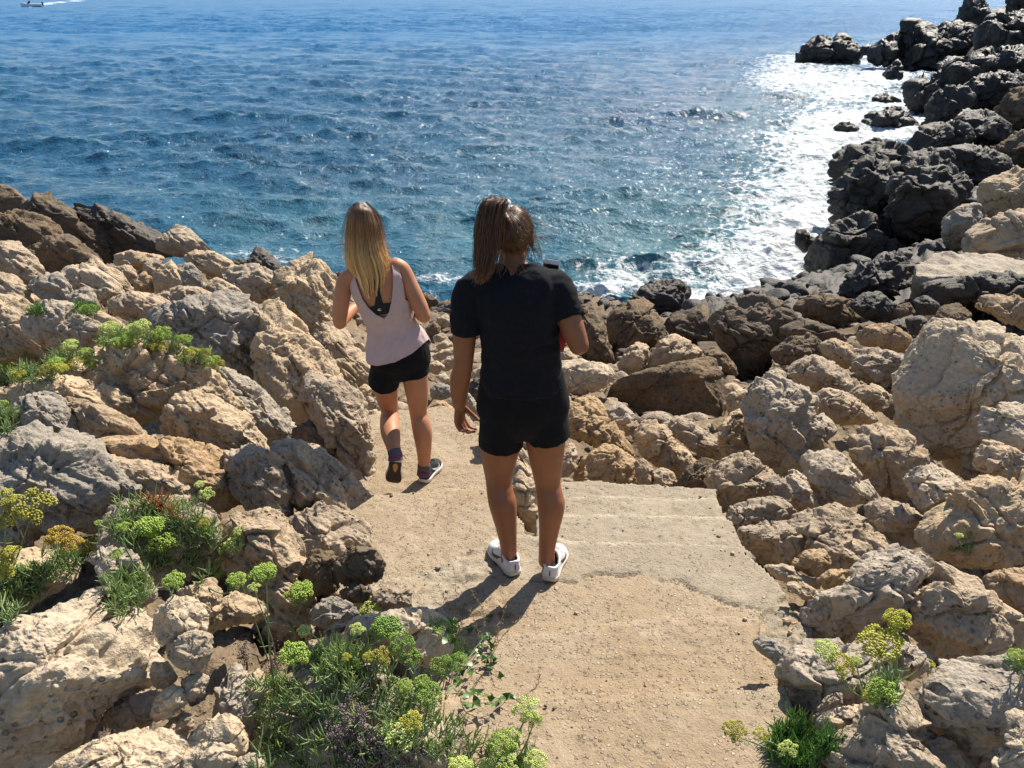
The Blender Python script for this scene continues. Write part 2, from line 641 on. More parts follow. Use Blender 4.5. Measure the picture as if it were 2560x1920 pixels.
# --- left outcrop, far crest
R('C', 14, 'brown', [(-60, 60), (-10, 72), (40, 80), (110, 150), (180, 220), (120, 270), (40, 290), (-60, 300)], 'brown rounded rock topping the far end of the left ridge above the sea', **LB)
R('C', 13, 'brown', [(195, 215), (230, 160), (300, 140), (360, 160), (400, 210), (440, 230), (460, 290), (560, 330), (620, 400), (655, 490), (560, 520), (470, 450), (420, 390), (340, 380), (260, 300)], 'dark domed rock with a stepped right flank on the left ridge line', **LB)
R('C', 13.3, 'dark', [(505, 215), (530, 200), (600, 215), (640, 200), (670, 240), (740, 250), (800, 300), (900, 340), (950, 380), (1000, 400), (1000, 480), (850, 480), (740, 500), (650, 450), (580, 340), (515, 280)], 'black flat-topped crag sloping down to the sea on the left shore', **LB)
R('C', 12, 'brown', [(-60, 260), (0, 250), (100, 230), (200, 260), (270, 310), (320, 380), (300, 450), (200, 480), (100, 440), (-60, 430)], 'brown weathered block under the rounded crest rock on the left', **LB)
R('C', 11, 'brown', [(190, 480), (300, 390), (400, 380), (470, 440), (570, 520), (540, 570), (400, 600), (250, 580)], 'dark brown block in front of the dark domed rock', **LB)
R('C', 10.5, 'tan', [(-60, 420), (80, 420), (160, 500), (210, 560), (240, 650), (150, 660), (60, 600), (-60, 570)], 'tan broken rock at the left edge below the brown crest blocks', **LB)
R('C', 11.5, 'tan', [(995, 400), (1060, 350), (1080, 312), (1150, 340), (1230, 420), (1290, 480), (1200, 500), (1100, 480), (1010, 450)], 'tan fin of rock with a sharp peak beside the black flat-topped crag', **LB)
R('C', 10.5, 'tan', [(735, 490), (800, 470), (900, 485), (980, 500), (950, 570), (830, 570), (750, 545)], 'pinkish flat block right below the black crag', **LB)
R('C', 9, 'pale', [(390, 630), (430, 570), (510, 555), (600, 600), (670, 650), (730, 730), (640, 770), (560, 710), (450, 690), (400, 680)], 'pale leaning block with a rounded top in the middle of the left ridge', **LB)
R('C', 8.5, 'grey', [(205, 670), (260, 620), (340, 605), (400, 680), (440, 780), (380, 800), (280, 740)], 'grey pyramid shaped block left of the pale leaning block', **LB)
R('C', 9.5, 'tan', [(530, 560), (600, 500), (640, 560), (720, 600), (780, 680), (820, 730), (720, 740), (640, 650)], 'narrow tan slab leaning behind the pale rounded block', **LB)
R('C', 9.9, 'tan', [(715, 565), (790, 555), (835, 620), (800, 660), (735, 610)], 'small tan block wedged between the leaning slabs of the left ridge', **LB)
R('C', 9, 'ochre', [(838, 650), (880, 590), (945, 660), (940, 710), (850, 700)], 'small pink rock with a pointed top amid the left ridge slabs', **LB)
R('C', 9.2, 'tan', [(895, 545), (960, 500), (985, 560), (960, 630), (905, 610)], 'small upright tan slab above the pointed pink rock', **LB)
R('C', 9, 'tan', [(960, 610), (1030, 525), (1085, 600), (1150, 690), (1080, 710), (1010, 750), (975, 670)], 'upright tan slab standing right of the pointed pink rock', **LB)
R('C', 9.1, 'grey', [(1075, 570), (1160, 545), (1215, 600), (1230, 690), (1160, 690), (1095, 630)], 'grey upright slab in the deep crack of the left ridge', **LB)
R('C', 9.5, 'tan', [(1160, 510), (1200, 470), (1300, 475), (1400, 530), (1460, 590), (1420, 640), (1320, 610), (1230, 570)], 'long tan slab on the skyline of the left ridge near its dip', **LB)
R('C', 10.6, 'dark', [(1535, 545), (1580, 445), (1640, 478), (1710, 550), (1745, 610), (1660, 620), (1560, 590)], 'small black rock in front of the white surf behind the left ridge', **LB)
R('C', 10.8, 'dark', [(1420, 560), (1440, 515), (1500, 520), (1545, 570), (1500, 610), (1440, 600)], 'low black rock wet by the surf at the dip of the left ridge', **LB)
R('C', 8, 'tan', [(1395, 620), (1450, 570), (1560, 555), (1650, 600), (1685, 640), (1695, 710), (1620, 760), (1550, 760), (1470, 690)], 'round tan boulder split by a dark crack on the left skyline', **LB)
R('C', 7.5, 'tan', [(1700, 625), (1760, 580), (1850, 530), (1900, 500), (1965, 565), (2045, 660), (2060, 760), (2060, 960), (1950, 960), (1850, 900), (1780, 850), (1730, 750)], 'tall tan rock with a pointed summit just left of the blonde woman', **LB)
R('C', 7, 'tan', [(1255, 680), (1340, 635), (1440, 690), (1540, 790), (1450, 800), (1350, 730)], 'tan sloping slab below the cracked skyline boulder', **LB)
R('C', 8.5, 'tan', [(-60, 590), (60, 620), (130, 700), (200, 770), (150, 800), (60, 780), (-60, 780)], 'tan ragged rock at the left edge above the grooved slope', **LB)
R('C', 8, 'grey', [(435, 740), (520, 688), (565, 740), (585, 820), (500, 830)], 'small grey rock below the pale leaning block', **LB)
R('C', 7.6, 'tan', [(700, 770), (800, 720), (930, 740), (1010, 790), (950, 860), (830, 880), (740, 840)], 'rough brown rubble covered ledge in the middle of the left ridge', **LB)
R('C', 8.2, 'tan', [(990, 740), (1090, 690), (1200, 690), (1280, 740), (1250, 800), (1120, 800), (1030, 790)], 'dark brown pitted ledge above the big hollowed rock', **LB)
# --- left outcrop, middle
LM = dict(tu=0.42, tv=0.55, bed=(math.radians(-45), 1.9), grow=1.22, layers=3.2, cuts=6)
R('C', 7, 'tan', [(-80, 780), (60, 765), (150, 830), (230, 950), (330, 1040), (360, 1120), (240, 1130), (100, 1100), (-80, 1130)], 'tan grooved slope of rock at the left edge behind the samphire', name='rock_outcrop', **LM)
R('C', 6.6, 'pale', [(185, 880), (280, 785), (400, 795), (490, 870), (570, 930), (620, 985), (480, 1060), (330, 1030), (225, 970)], 'pale rounded rock behind the yellow samphire flowers on the left', name='rock_outcrop', **LM)
R('C', 6.7, 'tan', [(485, 840), (600, 835), (710, 900), (790, 960), (700, 1000), (590, 960)], 'tan flat slab with a straight edge behind the left samphire', **LM)
R('C', 6.3, 'grey', [(950, 890), (1000, 820), (1110, 785), (1250, 735), (1350, 715), (1480, 760), (1570, 850), (1600, 960), (1640, 1100), (1560, 1220), (1400, 1210), (1250, 1130), (1130, 1040), (1040, 970)], 'big grey hollowed rock with holes behind the samphire on the left', name='rock_outcrop', tu=0.25, tv=0.5, bed=(math.radians(-50), 1.4), T=0.6, grow=1.14, layers=3.0, cuts=6)
R('C', 6.0, 'tan', [(1540, 900), (1615, 740), (1700, 800), (1790, 860), (1870, 970), (1990, 1110), (2080, 1250), (2160, 1400), (2230, 1560), (2240, 1720), (2050, 1720), (1880, 1600), (1760, 1450), (1640, 1330), (1580, 1180)], 'long tan ridge with a sharp spur running down toward the path on the left', name='rock_outcrop', tu=0.45, tv=0.5, bed=(math.radians(-52), 1.9), T=0.8, grow=1.14, layers=3.0, cuts=6)
R('C', 6.9, 'tan', [(1830, 900), (1950, 890), (2050, 935), (2140, 1000), (2260, 1120), (2340, 1300), (2360, 1600), (2300, 1720), (2212, 1560), (2130, 1360), (2000, 1120), (1880, 980)], 'rough tan rock face close beside the left arm of the blonde woman', name='rock_outcrop', tu=0.5, tv=0.4, bed=(math.radians(-55), 1.6), grow=1.14, layers=3.0, cuts=6)
R('C', 4.7, 'tan', [(355, 1260), (480, 1185), (580, 1100), (640, 1040), (760, 1010), (900, 1015), (1020, 1055), (1130, 1115), (1230, 1210), (1350, 1330), (1430, 1420), (1480, 1500), (1400, 1560), (1250, 1450), (1120, 1380), (1000, 1440), (870, 1480), (750, 1500), (640, 1370), (450, 1310)], 'large rounded tan rock with a split face under the left samphire', name='rock_outcrop', tu=0.35, tv=0.7, bed=(math.radians(-42), 1.6), T=0.75, grow=1.14, layers=3.0, cuts=6)
R('C', 5.2, 'grey', [(1200, 1215), (1350, 1180), (1480, 1240), (1600, 1325), (1700, 1435), (1790, 1545), (1870, 1690), (1750, 1720), (1620, 1660), (1500, 1550), (1430, 1450), (1310, 1330)], 'long grey slab sloping down beside the split tan rock', name='rock_outcrop', tu=0.4, tv=0.6, bed=(math.radians(-48), 2.0), grow=1.14, layers=3.0, cuts=6)
R('C', 4.25, 'tan', [(1055, 1460), (1120, 1365), (1230, 1350), (1350, 1415), (1470, 1490), (1570, 1610), (1640, 1760), (1400, 1760), (1200, 1660), (1080, 1580)], 'tan cracked boulder in front of the long grey slab', name='rock_outcrop', **LM)
R('C', 3.95, 'ochre', [(330, 1390), (480, 1395), (640, 1435), (770, 1500), (860, 1580), (900, 1680), (800, 1700), (600, 1660), (480, 1550)], 'orange tinted flat slab below the split tan rock on the left', name='rock_outcrop', tu=0.2, tv=0.9, bed=(math.radians(-35), 1.6), grow=1.14, layers=3.0, cuts=6)
R('C', 4.3, 'tan', [(10, 1370), (120, 1285), (240, 1255), (400, 1245), (540, 1285), (650, 1340), (750, 1400), (760, 1500), (620, 1450), (480, 1410), (340, 1400), (200, 1380), (90, 1440)], 'knobbly tan rock between the samphire and the orange slab', name='rock_outcrop', **LM)
R('C', 3.9, 'grey', [(80, 1490), (160, 1375), (240, 1345), (330, 1375), (440, 1495), (510, 1600), (440, 1650), (300, 1620), (100, 1580)], 'grey hump left of the orange slab', name='rock_outcrop', **LM)
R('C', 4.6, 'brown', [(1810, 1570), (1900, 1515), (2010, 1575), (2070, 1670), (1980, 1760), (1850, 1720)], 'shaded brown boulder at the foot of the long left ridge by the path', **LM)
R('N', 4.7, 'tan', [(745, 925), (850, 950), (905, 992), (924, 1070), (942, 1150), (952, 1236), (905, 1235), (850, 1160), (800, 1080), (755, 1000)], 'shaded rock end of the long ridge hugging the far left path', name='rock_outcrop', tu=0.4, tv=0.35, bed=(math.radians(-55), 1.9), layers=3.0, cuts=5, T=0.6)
R('N', 4.05, 'tan', [(690, 1085), (790, 1115), (860, 1172), (920, 1232), (966, 1285), (958, 1355), (900, 1350), (820, 1300), (750, 1230), (690, 1160)], 'ribbed tan rock along the left edge of the path below the ridge end', name='rock_outcrop', tu=0.4, tv=0.5, bed=(math.radians(-48), 2.0), layers=3.5, cuts=5, T=0.6)
# --- left, lower
R('D', 3.45, 'grey', [(-60, 30), (100, -70), (260, -40), (400, 0), (440, 60), (510, 100), (570, 140), (660, 210), (750, 290), (660, 320), (590, 410), (520, 450), (400, 440), (200, 470), (60, 500), (-60, 500)], 'broad grey rock face behind the flowering samphire at the left edge', name='rock_outcrop', tu=0.3, tv=0.45, bed=(math.radians(-38), 1.4), T=0.7, grow=1.14, layers=3.0, cuts=6)
R('D', 3.55, 'tan', [(500, 80), (620, 105), (760, 125), (880, 175), (970, 240), (990, 330), (850, 330), (740, 310), (640, 190)], 'tan wedge of rock just above the reddish tips of the samphire', name='rock_outcrop', **LM)
R('D', 3.75, 'ochre', [(440, 0), (600, -5), (800, 5), (1000, 25), (1130, 85), (1180, 180), (1230, 300), (1110, 350), (980, 300), (920, 215), (760, 155), (560, 95)], 'orange brown block with a flat lit top above the samphire clump', name='rock_outcrop', tu=0.2, tv=0.8, bed=(math.radians(-30), 1.4), grow=1.14, layers=3.0, cuts=6)
R('D', 3.75, 'tan', [(1130, 100), (1250, 40), (1390, 110), (1440, 240), (1480, 370), (1430, 440), (1310, 360), (1210, 260)], 'tan knotted rock right of the orange brown block', name='rock_outcrop', **LM)
R('D', 3.9, 'tan', [(1360, 10), (1540, 40), (1660, 160), (1760, 300), (1850, 440), (1760, 450), (1700, 400), (1560, 340), (1450, 310), (1400, 150)], 'long tan rib of rock that runs down to the left edge of the path', name='rock_outcrop', tu=0.45, tv=0.45, bed=(math.radians(-50), 1.9), grow=1.14, layers=3.0, cuts=6)
R('D', 3.55, 'tan', [(1470, 390), (1600, 325), (1740, 380), (1840, 440), (1850, 560), (1740, 720), (1640, 760), (1540, 660), (1480, 520)], 'tan rock slab with a dark crack at the left edge of the path', name='rock_outcrop', tu=0.45, tv=0.55, bed=(math.radians(-50), 1.4), grow=1.14, layers=3.0, cuts=6)
R('D', 3.05, 'tan', [(1100, 470), (1200, 395), (1320, 365), (1410, 445), (1490, 570), (1520, 690), (1570, 800), (1590, 950), (1500, 1000), (1380, 960), (1290, 860), (1220, 710), (1120, 590)], 'rugged tan rock right of the samphire with tall stems in front', name='rock_outcrop', **LM)
R('D', 1.98, 'pale', [(-120, 1030), (60, 880), (180, 755), (270, 660), (370, 612), (490, 636), (545, 740), (605, 800), (655, 890), (690, 950), (775, 1000), (785, 1100), (745, 1210), (600, 1310), (440, 1420), (400, 1560), (240, 1700), (-120, 1780)], 'huge pale pitted boulder in the bottom left corner', tu=0.25, tv=0.62, T=0.75, facets=0.6, tz=4.0)
R('D', 2.4, 'pale', [(425, 620), (470, 540), (540, 526), (630, 565), (705, 660), (765, 740), (800, 800), (720, 860), (650, 900), (590, 810), (540, 730), (490, 650)], 'pale smooth rock tucked behind the huge pitted boulder', tu=0.3, tv=0.5)
R('D', 2.12, 'pale', [(785, 850), (860, 785), (960, 805), (1025, 880), (1050, 970), (940, 1010), (860, 1040), (800, 960)], 'pale lumpy rock with small holes below the samphire leaves', tu=0.3, tv=0.5)
R('D', 2.02, 'tan', [(845, 1040), (950, 955), (1045, 985), (1065, 1080), (1010, 1180), (930, 1150), (870, 1100)], 'tan lumpy rock under the pale rock with holes', tu=0.3, tv=0.5)
R('D', 2.0, 'pale', [(1050, 1000), (1150, 1065), (1215, 1170), (1245, 1280), (1300, 1420), (1290, 1560), (1200, 1540), (1100, 1400), (1090, 1260), (1130, 1150)], 'tall pale rock left of the bottom samphire clump', tu=0.3, tv=0.45)
R('D', 2.03, 'tan', [(755, 1120), (830, 1125), (895, 1200), (880, 1270), (800, 1250), (765, 1185)], 'small flat tan stone wedged beside the huge pitted boulder', T=0.7)
R('D', 1.93, 'pale', [(785, 1290), (840, 1235), (930, 1262), (945, 1330), (855, 1420), (795, 1420)], 'small pale stone in the gap right of the huge pitted boulder', T=0.7)
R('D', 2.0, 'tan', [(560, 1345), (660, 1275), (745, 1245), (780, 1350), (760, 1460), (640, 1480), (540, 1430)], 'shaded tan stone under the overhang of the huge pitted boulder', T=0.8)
R('D', 1.98, 'tan', [(915, 1215), (980, 1165), (1045, 1200), (1030, 1290), (950, 1330)], 'small tan stone in the gap left of the tall pale rock', T=0.8)
R('D', 1.9, 'tan', [(815, 1470), (920, 1345), (965, 1440), (935, 1560), (860, 1530)], 'narrow tan stone standing on edge near the bottom edge', T=0.6)
R('D', 1.72, 'pale', [(280, 1740), (330, 1610), (430, 1530), (560, 1478), (720, 1440), (840, 1495), (925, 1600), (920, 1740), (600, 1820)], 'wide pale rock at the bottom edge in front of the huge boulder', tu=0.2, tv=0.8, tz=4.1, facets=0.6)
R('D', 1.8, 'pale', [(945, 1490), (1000, 1415), (1080, 1372), (1165, 1412), (1230, 1520), (1235, 1640), (1100, 1740), (950, 1680)], 'pale rounded rock at the bottom edge left of the samphire', tu=0.2, tv=0.5)
R('D', 1.75, 'pale', [(1190, 1610), (1260, 1575), (1335, 1640), (1340, 1740), (1200, 1740)], 'small pale rock at the bottom edge beside the samphire leaves')
R('D', 2.6, 'tan', [(1070, 860), (1160, 775), (1280, 820), (1330, 890), (1190, 930), (1070, 970)], 'tan rock under the drooping samphire flowers', **LM)
R('D', 2.55, 'tan', [(910, 770), (1040, 705), (1095, 780), (1085, 900), (1000, 920)], 'brown tilted rock at the foot of the left samphire clump', **LM)
R('D', 2.02, 'tan', [(1200, 1200), (1300, 1150), (1345, 1260), (1390, 1370), (1310, 1370), (1235, 1280)], 'tan rock showing between the tall flower stems', T=0.6)
# the stony banks the plants root in
R('D', 3.0, 'tan', [(520, 330), (700, 270), (860, 270), (980, 310), (1100, 420), (1120, 560), (1000, 700), (820, 770), (660, 720), (540, 560)], 'sloping stony bank under the large samphire clump', name='rock_bank', tu=0.2, tv=1.15, T=0.45, fine=0.8)
R('D', 2.75, 'tan', [(-80, 600), (60, 540), (200, 540), (340, 600), (360, 700), (220, 800), (90, 900), (-80, 960)], 'sloping stony bank at the left edge under the orange flower heads', name='rock_bank', tu=0.2, tv=1.1, T=0.45)
R('E', 1.97, 'tan', [(60, 900), (160, 720), (320, 600), (560, 560), (800, 600), (960, 700), (1130, 900), (1400, 1120), (1560, 1300), (1500, 1480), (60, 1480)], 'stony bank under the big bottom samphire clump', name='rock_bank', tu=0.05, tv=1.05, T=0.4, tz=3.6)
# dark cluster on the left edge of the landing
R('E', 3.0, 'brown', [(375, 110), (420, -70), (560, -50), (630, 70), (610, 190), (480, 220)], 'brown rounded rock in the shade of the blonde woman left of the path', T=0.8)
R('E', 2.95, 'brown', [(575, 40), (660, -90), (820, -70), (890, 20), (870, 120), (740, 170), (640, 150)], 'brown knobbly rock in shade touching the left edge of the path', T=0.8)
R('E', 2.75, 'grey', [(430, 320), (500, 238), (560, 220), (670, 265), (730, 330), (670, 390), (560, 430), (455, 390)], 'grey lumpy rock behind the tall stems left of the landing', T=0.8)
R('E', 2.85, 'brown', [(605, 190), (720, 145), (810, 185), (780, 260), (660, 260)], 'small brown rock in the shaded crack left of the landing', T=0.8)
R('E', 2.85, 'tan', [(750, 260), (870, 165), (940, 175), (1000, 125), (1045, 195), (1055, 285), (960, 320), (840, 310)], 'rough tan lump at the left corner of the landing', T=0.8)
R('E', 2.32, 'pale', [(635, 410), (700, 345), (800, 325), (950, 305), (1120, 280), (1225, 335), (1290, 400), (1320, 570), (1180, 640), (1000, 570), (800, 620), (680, 540)], 'pale rock behind the big green flower heads of the bottom samphire', tu=0.1, tv=0.6)
R('E', 2.2, 'tan', [(390, 640), (470, 515), (560, 445), (650, 470), (650, 590), (520, 640)], 'tan rock with flower stems crossing it near the bottom', tu=0.3, tv=0.5)
R('E', 2.4, 'ochre', [(500, 460), (580, 385), (655, 395), (600, 470)], 'small orange stone behind the flower stems near the bottom', tu=0.3, tv=0.5)
R('E', 2.1, 'tan', [(680, 710), (760, 635), (865, 645), (920, 720), (890, 800), (740, 810)], 'tan rock between the bottom samphire leaves', tu=0.2, tv=0.5)
# --- between the two women and the sea
R('B', 12.2, 'brown', [(520, 100), (600, 125), (680, 195), (710, 235), (620, 270), (550, 240)], 'brown wet rock at the waterline right of the blonde woman')
R('B', 11.2, 'dark', [(590, 275), (680, 215), (790, 195), (840, 150), (870, 250), (830, 330), (700, 310)], 'black rock by the water between the two women')
R('B', 9.6, 'tan', [(645, 320), (720, 285), (775, 330), (765, 390), (690, 400), (650, 370)], 'tan boulder beside the elbow of the blonde woman')
R('B', 9, 'brown', [(550, 400), (620, 345), (675, 400), (655, 465), (565, 465)], 'brown boulder just below the elbow of the blonde woman')
R('B', 8, 'tan', [(645, 545), (720, 495), (775, 530), (765, 585), (680, 595), (645, 570)], 'tan five sided block between the two women')
R('B', 8.6, 'tan', [(620, 470), (690, 445), (730, 480), (685, 520), (625, 510)], 'small tan stone above the five sided block')
R('B', 8.7, 'brown', [(735, 475), (830, 450), (830, 530), (770, 530)], 'brown stone against the upper arm of the woman in black')
R('B', 7.5, 'tan', [(610, 630), (700, 585), (810, 560), (830, 630), (740, 655), (660, 675)], 'long tan rock in front of the five sided block')
R('B', 7, 'tan', [(690, 700), (730, 645), (810, 635), (800, 730), (740, 755)], 'tan rock touching the forearm of the woman in black')
R('B', 6.8, 'tan', [(570, 710), (640, 675), (710, 720), (655, 790), (585, 775)], 'tan stone right of the black shorts of the blonde woman')
R('B', 6.2, 'grey', [(590, 910), (650, 860), (765, 890), (785, 970), (690, 1005), (600, 985)], 'grey rubble rock beyond the end of the left path')
R('B', 6.5, 'pale', [(630, 805), (700, 780), (750, 830), (705, 865)], 'small pale stone on the rubble between the women')
R('B', 5.85, 'ochre', [(550, 1080), (640, 1010), (720, 1025), (800, 1090), (770, 1135), (700, 1095), (620, 1085)], 'orange stone at the far end of the left path')
R('B', 6.6, 'dark', [(895, 900), (960, 820), (1040, 830), (1060, 1000), (1010, 1090), (920, 970)], 'black rock seen between the arm and the hip of the woman in black')
R('B', 7.2, 'pale', [(940, 770), (1000, 730), (1060, 690), (1060, 810), (950, 840)], 'pale stone above the black rock at the hip of the woman in black')
R('B', 6.0, 'grey', [(880, 1010), (905, 935), (975, 1035), (1000, 1110), (900, 1070)], 'grey stone near the wrist of the woman in black')
R('B', 6, 'tan', [(10, 1020), (70, 970), (140, 1015), (160, 1070), (90, 1110), (25, 1085)], 'tan stone left of the thigh of the blonde woman')
R('B', 6.3, 'tan', [(-10, 905), (40, 870), (100, 915), (90, 975), (15, 975)], 'tan stone below the black shorts of the blonde woman')
R('B', 5.7, 'tan', [(50, 1110), (130, 1080), (170, 1140), (100, 1200)], 'small tan stone by the left corner of the far path')
R('B', 9.6, 'brown', [(1790, 300), (1850, 235), (1900, 225), (1985, 285), (2030, 380), (2070, 520), (2120, 640), (2120, 710), (1980, 710), (1880, 660), (1790, 560)], 'brown ribbed boulder right behind the bent elbow of the woman in black')
R('B', 8.6, 'tan', [(1640, 600), (1740, 570), (1830, 660), (1740, 710), (1640, 690)], 'tan stone under the bent elbow of the woman in black')
# --- right of the women: loose blocks
R('F', 8.3, 'brown', [(280, 492), (312, 462), (560, 388), (780, 338), (818, 348), (835, 420), (862, 480), (862, 630), (700, 655), (560, 650), (480, 645), (300, 545)], 'large rectangular brown slab tilted among the boulders', tu=0.0, tv=0.25, p=7.0, T=0.6, rough=0.6, cuts=3, facets=0.55, grow=1.0)
R('F', 11, 'brown', [(312, 190), (340, 128), (420, 92), (480, 82), (522, 130), (562, 200), (580, 265), (530, 310), (480, 310), (380, 340), (330, 410), (316, 310)], 'tall dark boulder with a pointed top at the water behind the brown slab')
R('F', 11.5, 'brown', [(562, 185), (620, 147), (720, 128), (785, 178), (804, 260), (815, 310), (740, 340), (680, 300), (600, 260)], 'dark square boulder right of the tall pointed dark boulder')
R('F', 14.5, 'dark', [(400, 90), (470, 28), (520, 2), (640, -2), (682, 28), (692, 60), (660, 112), (645, 165), (560, 180), (470, 110)], 'black jagged rock standing in the surf in the middle of the cove')
R('F', 9.1, 'tan', [(355, 390), (400, 315), (450, 282), (498, 300), (498, 350), (472, 405), (420, 445), (365, 425)], 'small brown boulder left on top of the rectangular slab')
R('F', 9.2, 'tan', [(455, 420), (510, 338), (570, 268), (620, 242), (682, 278), (745, 330), (700, 370), (560, 410)], 'tan triangular rock peeping over the rectangular slab')
R('F', 9.1, 'brown', [(735, 335), (800, 302), (852, 338), (888, 390), (895, 445), (840, 440), (825, 375)], 'brown boulder at the right end of the rectangular slab')
R('F', 7.6, 'pale', [(60, 375), (130, 366), (200, 368), (312, 383), (342, 430), (332, 475), (250, 508), (180, 525), (60, 510)], 'pale flat topped block touching the hip of the woman in black', p=3.6, tv=0.5, rough=0.8)
R('F', 6.1, 'ochre', [(100, 600), (140, 555), (250, 520), (292, 560), (304, 620), (375, 700), (428, 790), (405, 840), (300, 790), (180, 730), (90, 710)], 'tan crumbly rock right of the black shorts')
R('F', 5.3, 'ochre', [(140, 910), (200, 815), (300, 745), (372, 765), (445, 830), (446, 970), (320, 965), (230, 950)], 'ochre lumpy rock at the bottom of the steps')
R('F', 5.35, 'tan', [(60, 820), (150, 735), (175, 800), (165, 870), (60, 920)], 'tan stone beside the right thigh of the woman in black')
R('F', 6.4, 'pale', [(305, 595), (370, 555), (422, 600), (444, 660), (402, 712), (348, 700)], 'small white stone at the lower left corner of the rectangular slab')
R('F', 6.2, 'ochre', [(395, 665), (440, 645), (470, 680), (464, 725), (430, 740)], 'small reddish stone right of the white stone')
R('F', 5.6, 'tan', [(435, 705), (480, 645), (540, 635), (584, 680), (624, 740), (684, 790), (712, 850), (640, 915), (560, 875), (465, 805)], 'rounded tan boulder with ledges above the steps')
R('F', 6, 'tan', [(572, 655), (640, 624), (704, 648), (785, 708), (836, 768), (826, 830), (760, 822), (690, 780), (620, 715)], 'tan boulder with a speckled face under the rectangular slab')
R('F', 5.15, 'ochre', [(436, 835), (480, 810), (514, 850), (525, 905), (500, 962), (446, 958)], 'small ochre stone at the foot of the steps')
R('F', 5.1, 'tan', [(512, 885), (560, 855), (612, 878), (626, 925), (590, 972), (525, 960)], 'small tan stone at the right foot of the steps')
R('F', 5, 'brown', [(612, 950), (680, 855), (760, 810), (826, 828), (838, 885), (780, 970), (690, 990)], 'reddish brown rock lying flat above the steps', tv=0.6)
R('F', 5.4, 'pale', [(955, 560), (1000, 478), (1060, 418), (1130, 386), (1162, 430), (1192, 470), (1244, 478), (1270, 530), (1275, 600), (1325, 650), (1335, 695), (1262, 745), (1235, 805), (1215, 915), (1100, 915), (1035, 880), (965, 795), (955, 680)], 'big pale rock split by a long vertical crack in the right field', tu=0.15, tv=0.5)
R('F', 5.6, 'tan', [(815, 765), (825, 680), (878, 616), (930, 580), (965, 600), (980, 700), (970, 790), (900, 832), (835, 852)], 'tan rock leaning on the left side of the cracked pale rock')
R('F', 7, 'tan', [(850, 480), (900, 466), (950, 520), (962, 575), (905, 632), (855, 645)], 'tan rock at the right end of the rectangular slab')
R('F', 4.65, 'tan', [(755, 872), (830, 826), (900, 796), (970, 776), (1024, 830), (1076, 900), (1096, 955), (1075, 1002), (950, 1012), (860, 1042), (795, 1072), (778, 985)], 'tan rock with folds at the right edge of the lower steps')
R('F', 4.6, 'pale', [(1224, 800), (1300, 766), (1390, 776), (1444, 850), (1496, 950), (1510, 1010), (1420, 1022), (1330, 1052), (1255, 1052), (1228, 905)], 'pale square topped rock below the cracked rock', tu=0.15, tv=0.6)
R('F', 4.45, 'pale', [(1115, 945), (1150, 878), (1180, 850), (1225, 920), (1256, 1035), (1180, 1075), (1125, 1010)], 'narrow pale wedge left of the square topped rock')
R('F', 4.1, 'tan', [(832, 1085), (900, 1026), (1000, 996), (1105, 985), (1156, 1045), (1178, 1085), (1085, 1120), (950, 1130), (930, 1195), (850, 1165)], 'tan eroded rock with a curled lip beside the steps')
R('F', 3.8, 'tan', [(915, 1135), (1060, 1106), (1180, 1096), (1240, 1120), (1250, 1200), (1200, 1300), (1050, 1310), (950, 1235)], 'tan hollow rock at the right corner of the landing', tv=0.6)
R('F', 3.75, 'tan', [(1170, 1120), (1220, 1056), (1300, 1046), (1400, 1006), (1485, 1066), (1536, 1146), (1600, 1220), (1570, 1310), (1400, 1370), (1230, 1340), (1210, 1200)], 'tan rock with reddish patches right of the hollow rock', tv=0.6)
R('F', 4.9, 'tan', [(1445, 725), (1500, 666), (1620, 646), (1706, 688), (1766, 798), (1780, 870), (1720, 960), (1650, 1010), (1560, 1010), (1480, 940), (1452, 835)], 'round tan boulder with a shaded hollow below the big right rock', tv=0.35)
R('F', 6.2, 'tan', [(1264, 532), (1330, 486), (1400, 516), (1486, 578), (1528, 648), (1440, 662), (1340, 660), (1274, 605)], 'tan boulder just behind the cracked pale rock')
R('F', 6.6, 'tan', [(1408, 522), (1480, 476), (1555, 486), (1596, 530), (1578, 600), (1510, 602), (1435, 568)], 'tan block with a flat face left of the big right rock')
R('F', 6.8, 'tan', [(1615, 502), (1660, 482), (1700, 510), (1695, 552), (1630, 550)], 'small tan stone against the big right rock')
R('F', 6.4, 'brown', [(1558, 595), (1620, 546), (1695, 545), (1690, 606), (1600, 640)], 'small brown flat stone at the foot of the big right rock')
R('F', 5.3, 'pale', [(1668, 590), (1692, 450), (1714, 350), (1756, 286), (1850, 214), (1930, 124), (1990, 106), (2050, 132), (2130, 130), (2240, 210), (2420, 320), (2420, 840), (2260, 930), (2000, 910), (1900, 890), (1750, 820), (1684, 700)], 'huge pitted rock tower at the right edge of the picture', tu=0.05, tv=0.3, T=0.7, facets=0.7)
R('F', 7, 'ochre', [(1945, 110), (2010, 66), (2080, 46), (2160, 76), (2300, 110), (2300, 250), (2150, 200), (2060, 140)], 'orange brown rock behind the huge rock tower')
R('F', 10, 'brown', [(768, 160), (830, 116), (900, 76), (980, 70), (1010, 62), (1084, 86), (1134, 118), (1176, 170), (1146, 265), (1076, 310), (1066, 410), (985, 490), (900, 480), (874, 385), (826, 300), (794, 220)], 'large dark craggy rock at the water in the right half')
R('F', 11, 'brown', [(1170, 125), (1230, 72), (1320, 66), (1404, 86), (1456, 150), (1508, 195), (1400, 222), (1280, 202), (1196, 168)], 'brown low rock right of the large dark crag')
R('F', 10.5, 'dark', [(1424, 115), (1500, 56), (1560, 51), (1616, 110), (1636, 185), (1560, 212), (1476, 170)], 'dark block with a flat top near the concrete platform')
R('F', 9.4, 'brown', [(1105, 215), (1220, 176), (1335, 216), (1390, 272), (1300, 302), (1200, 275), (1120, 262)], 'brown broken rock below the low brown rock')
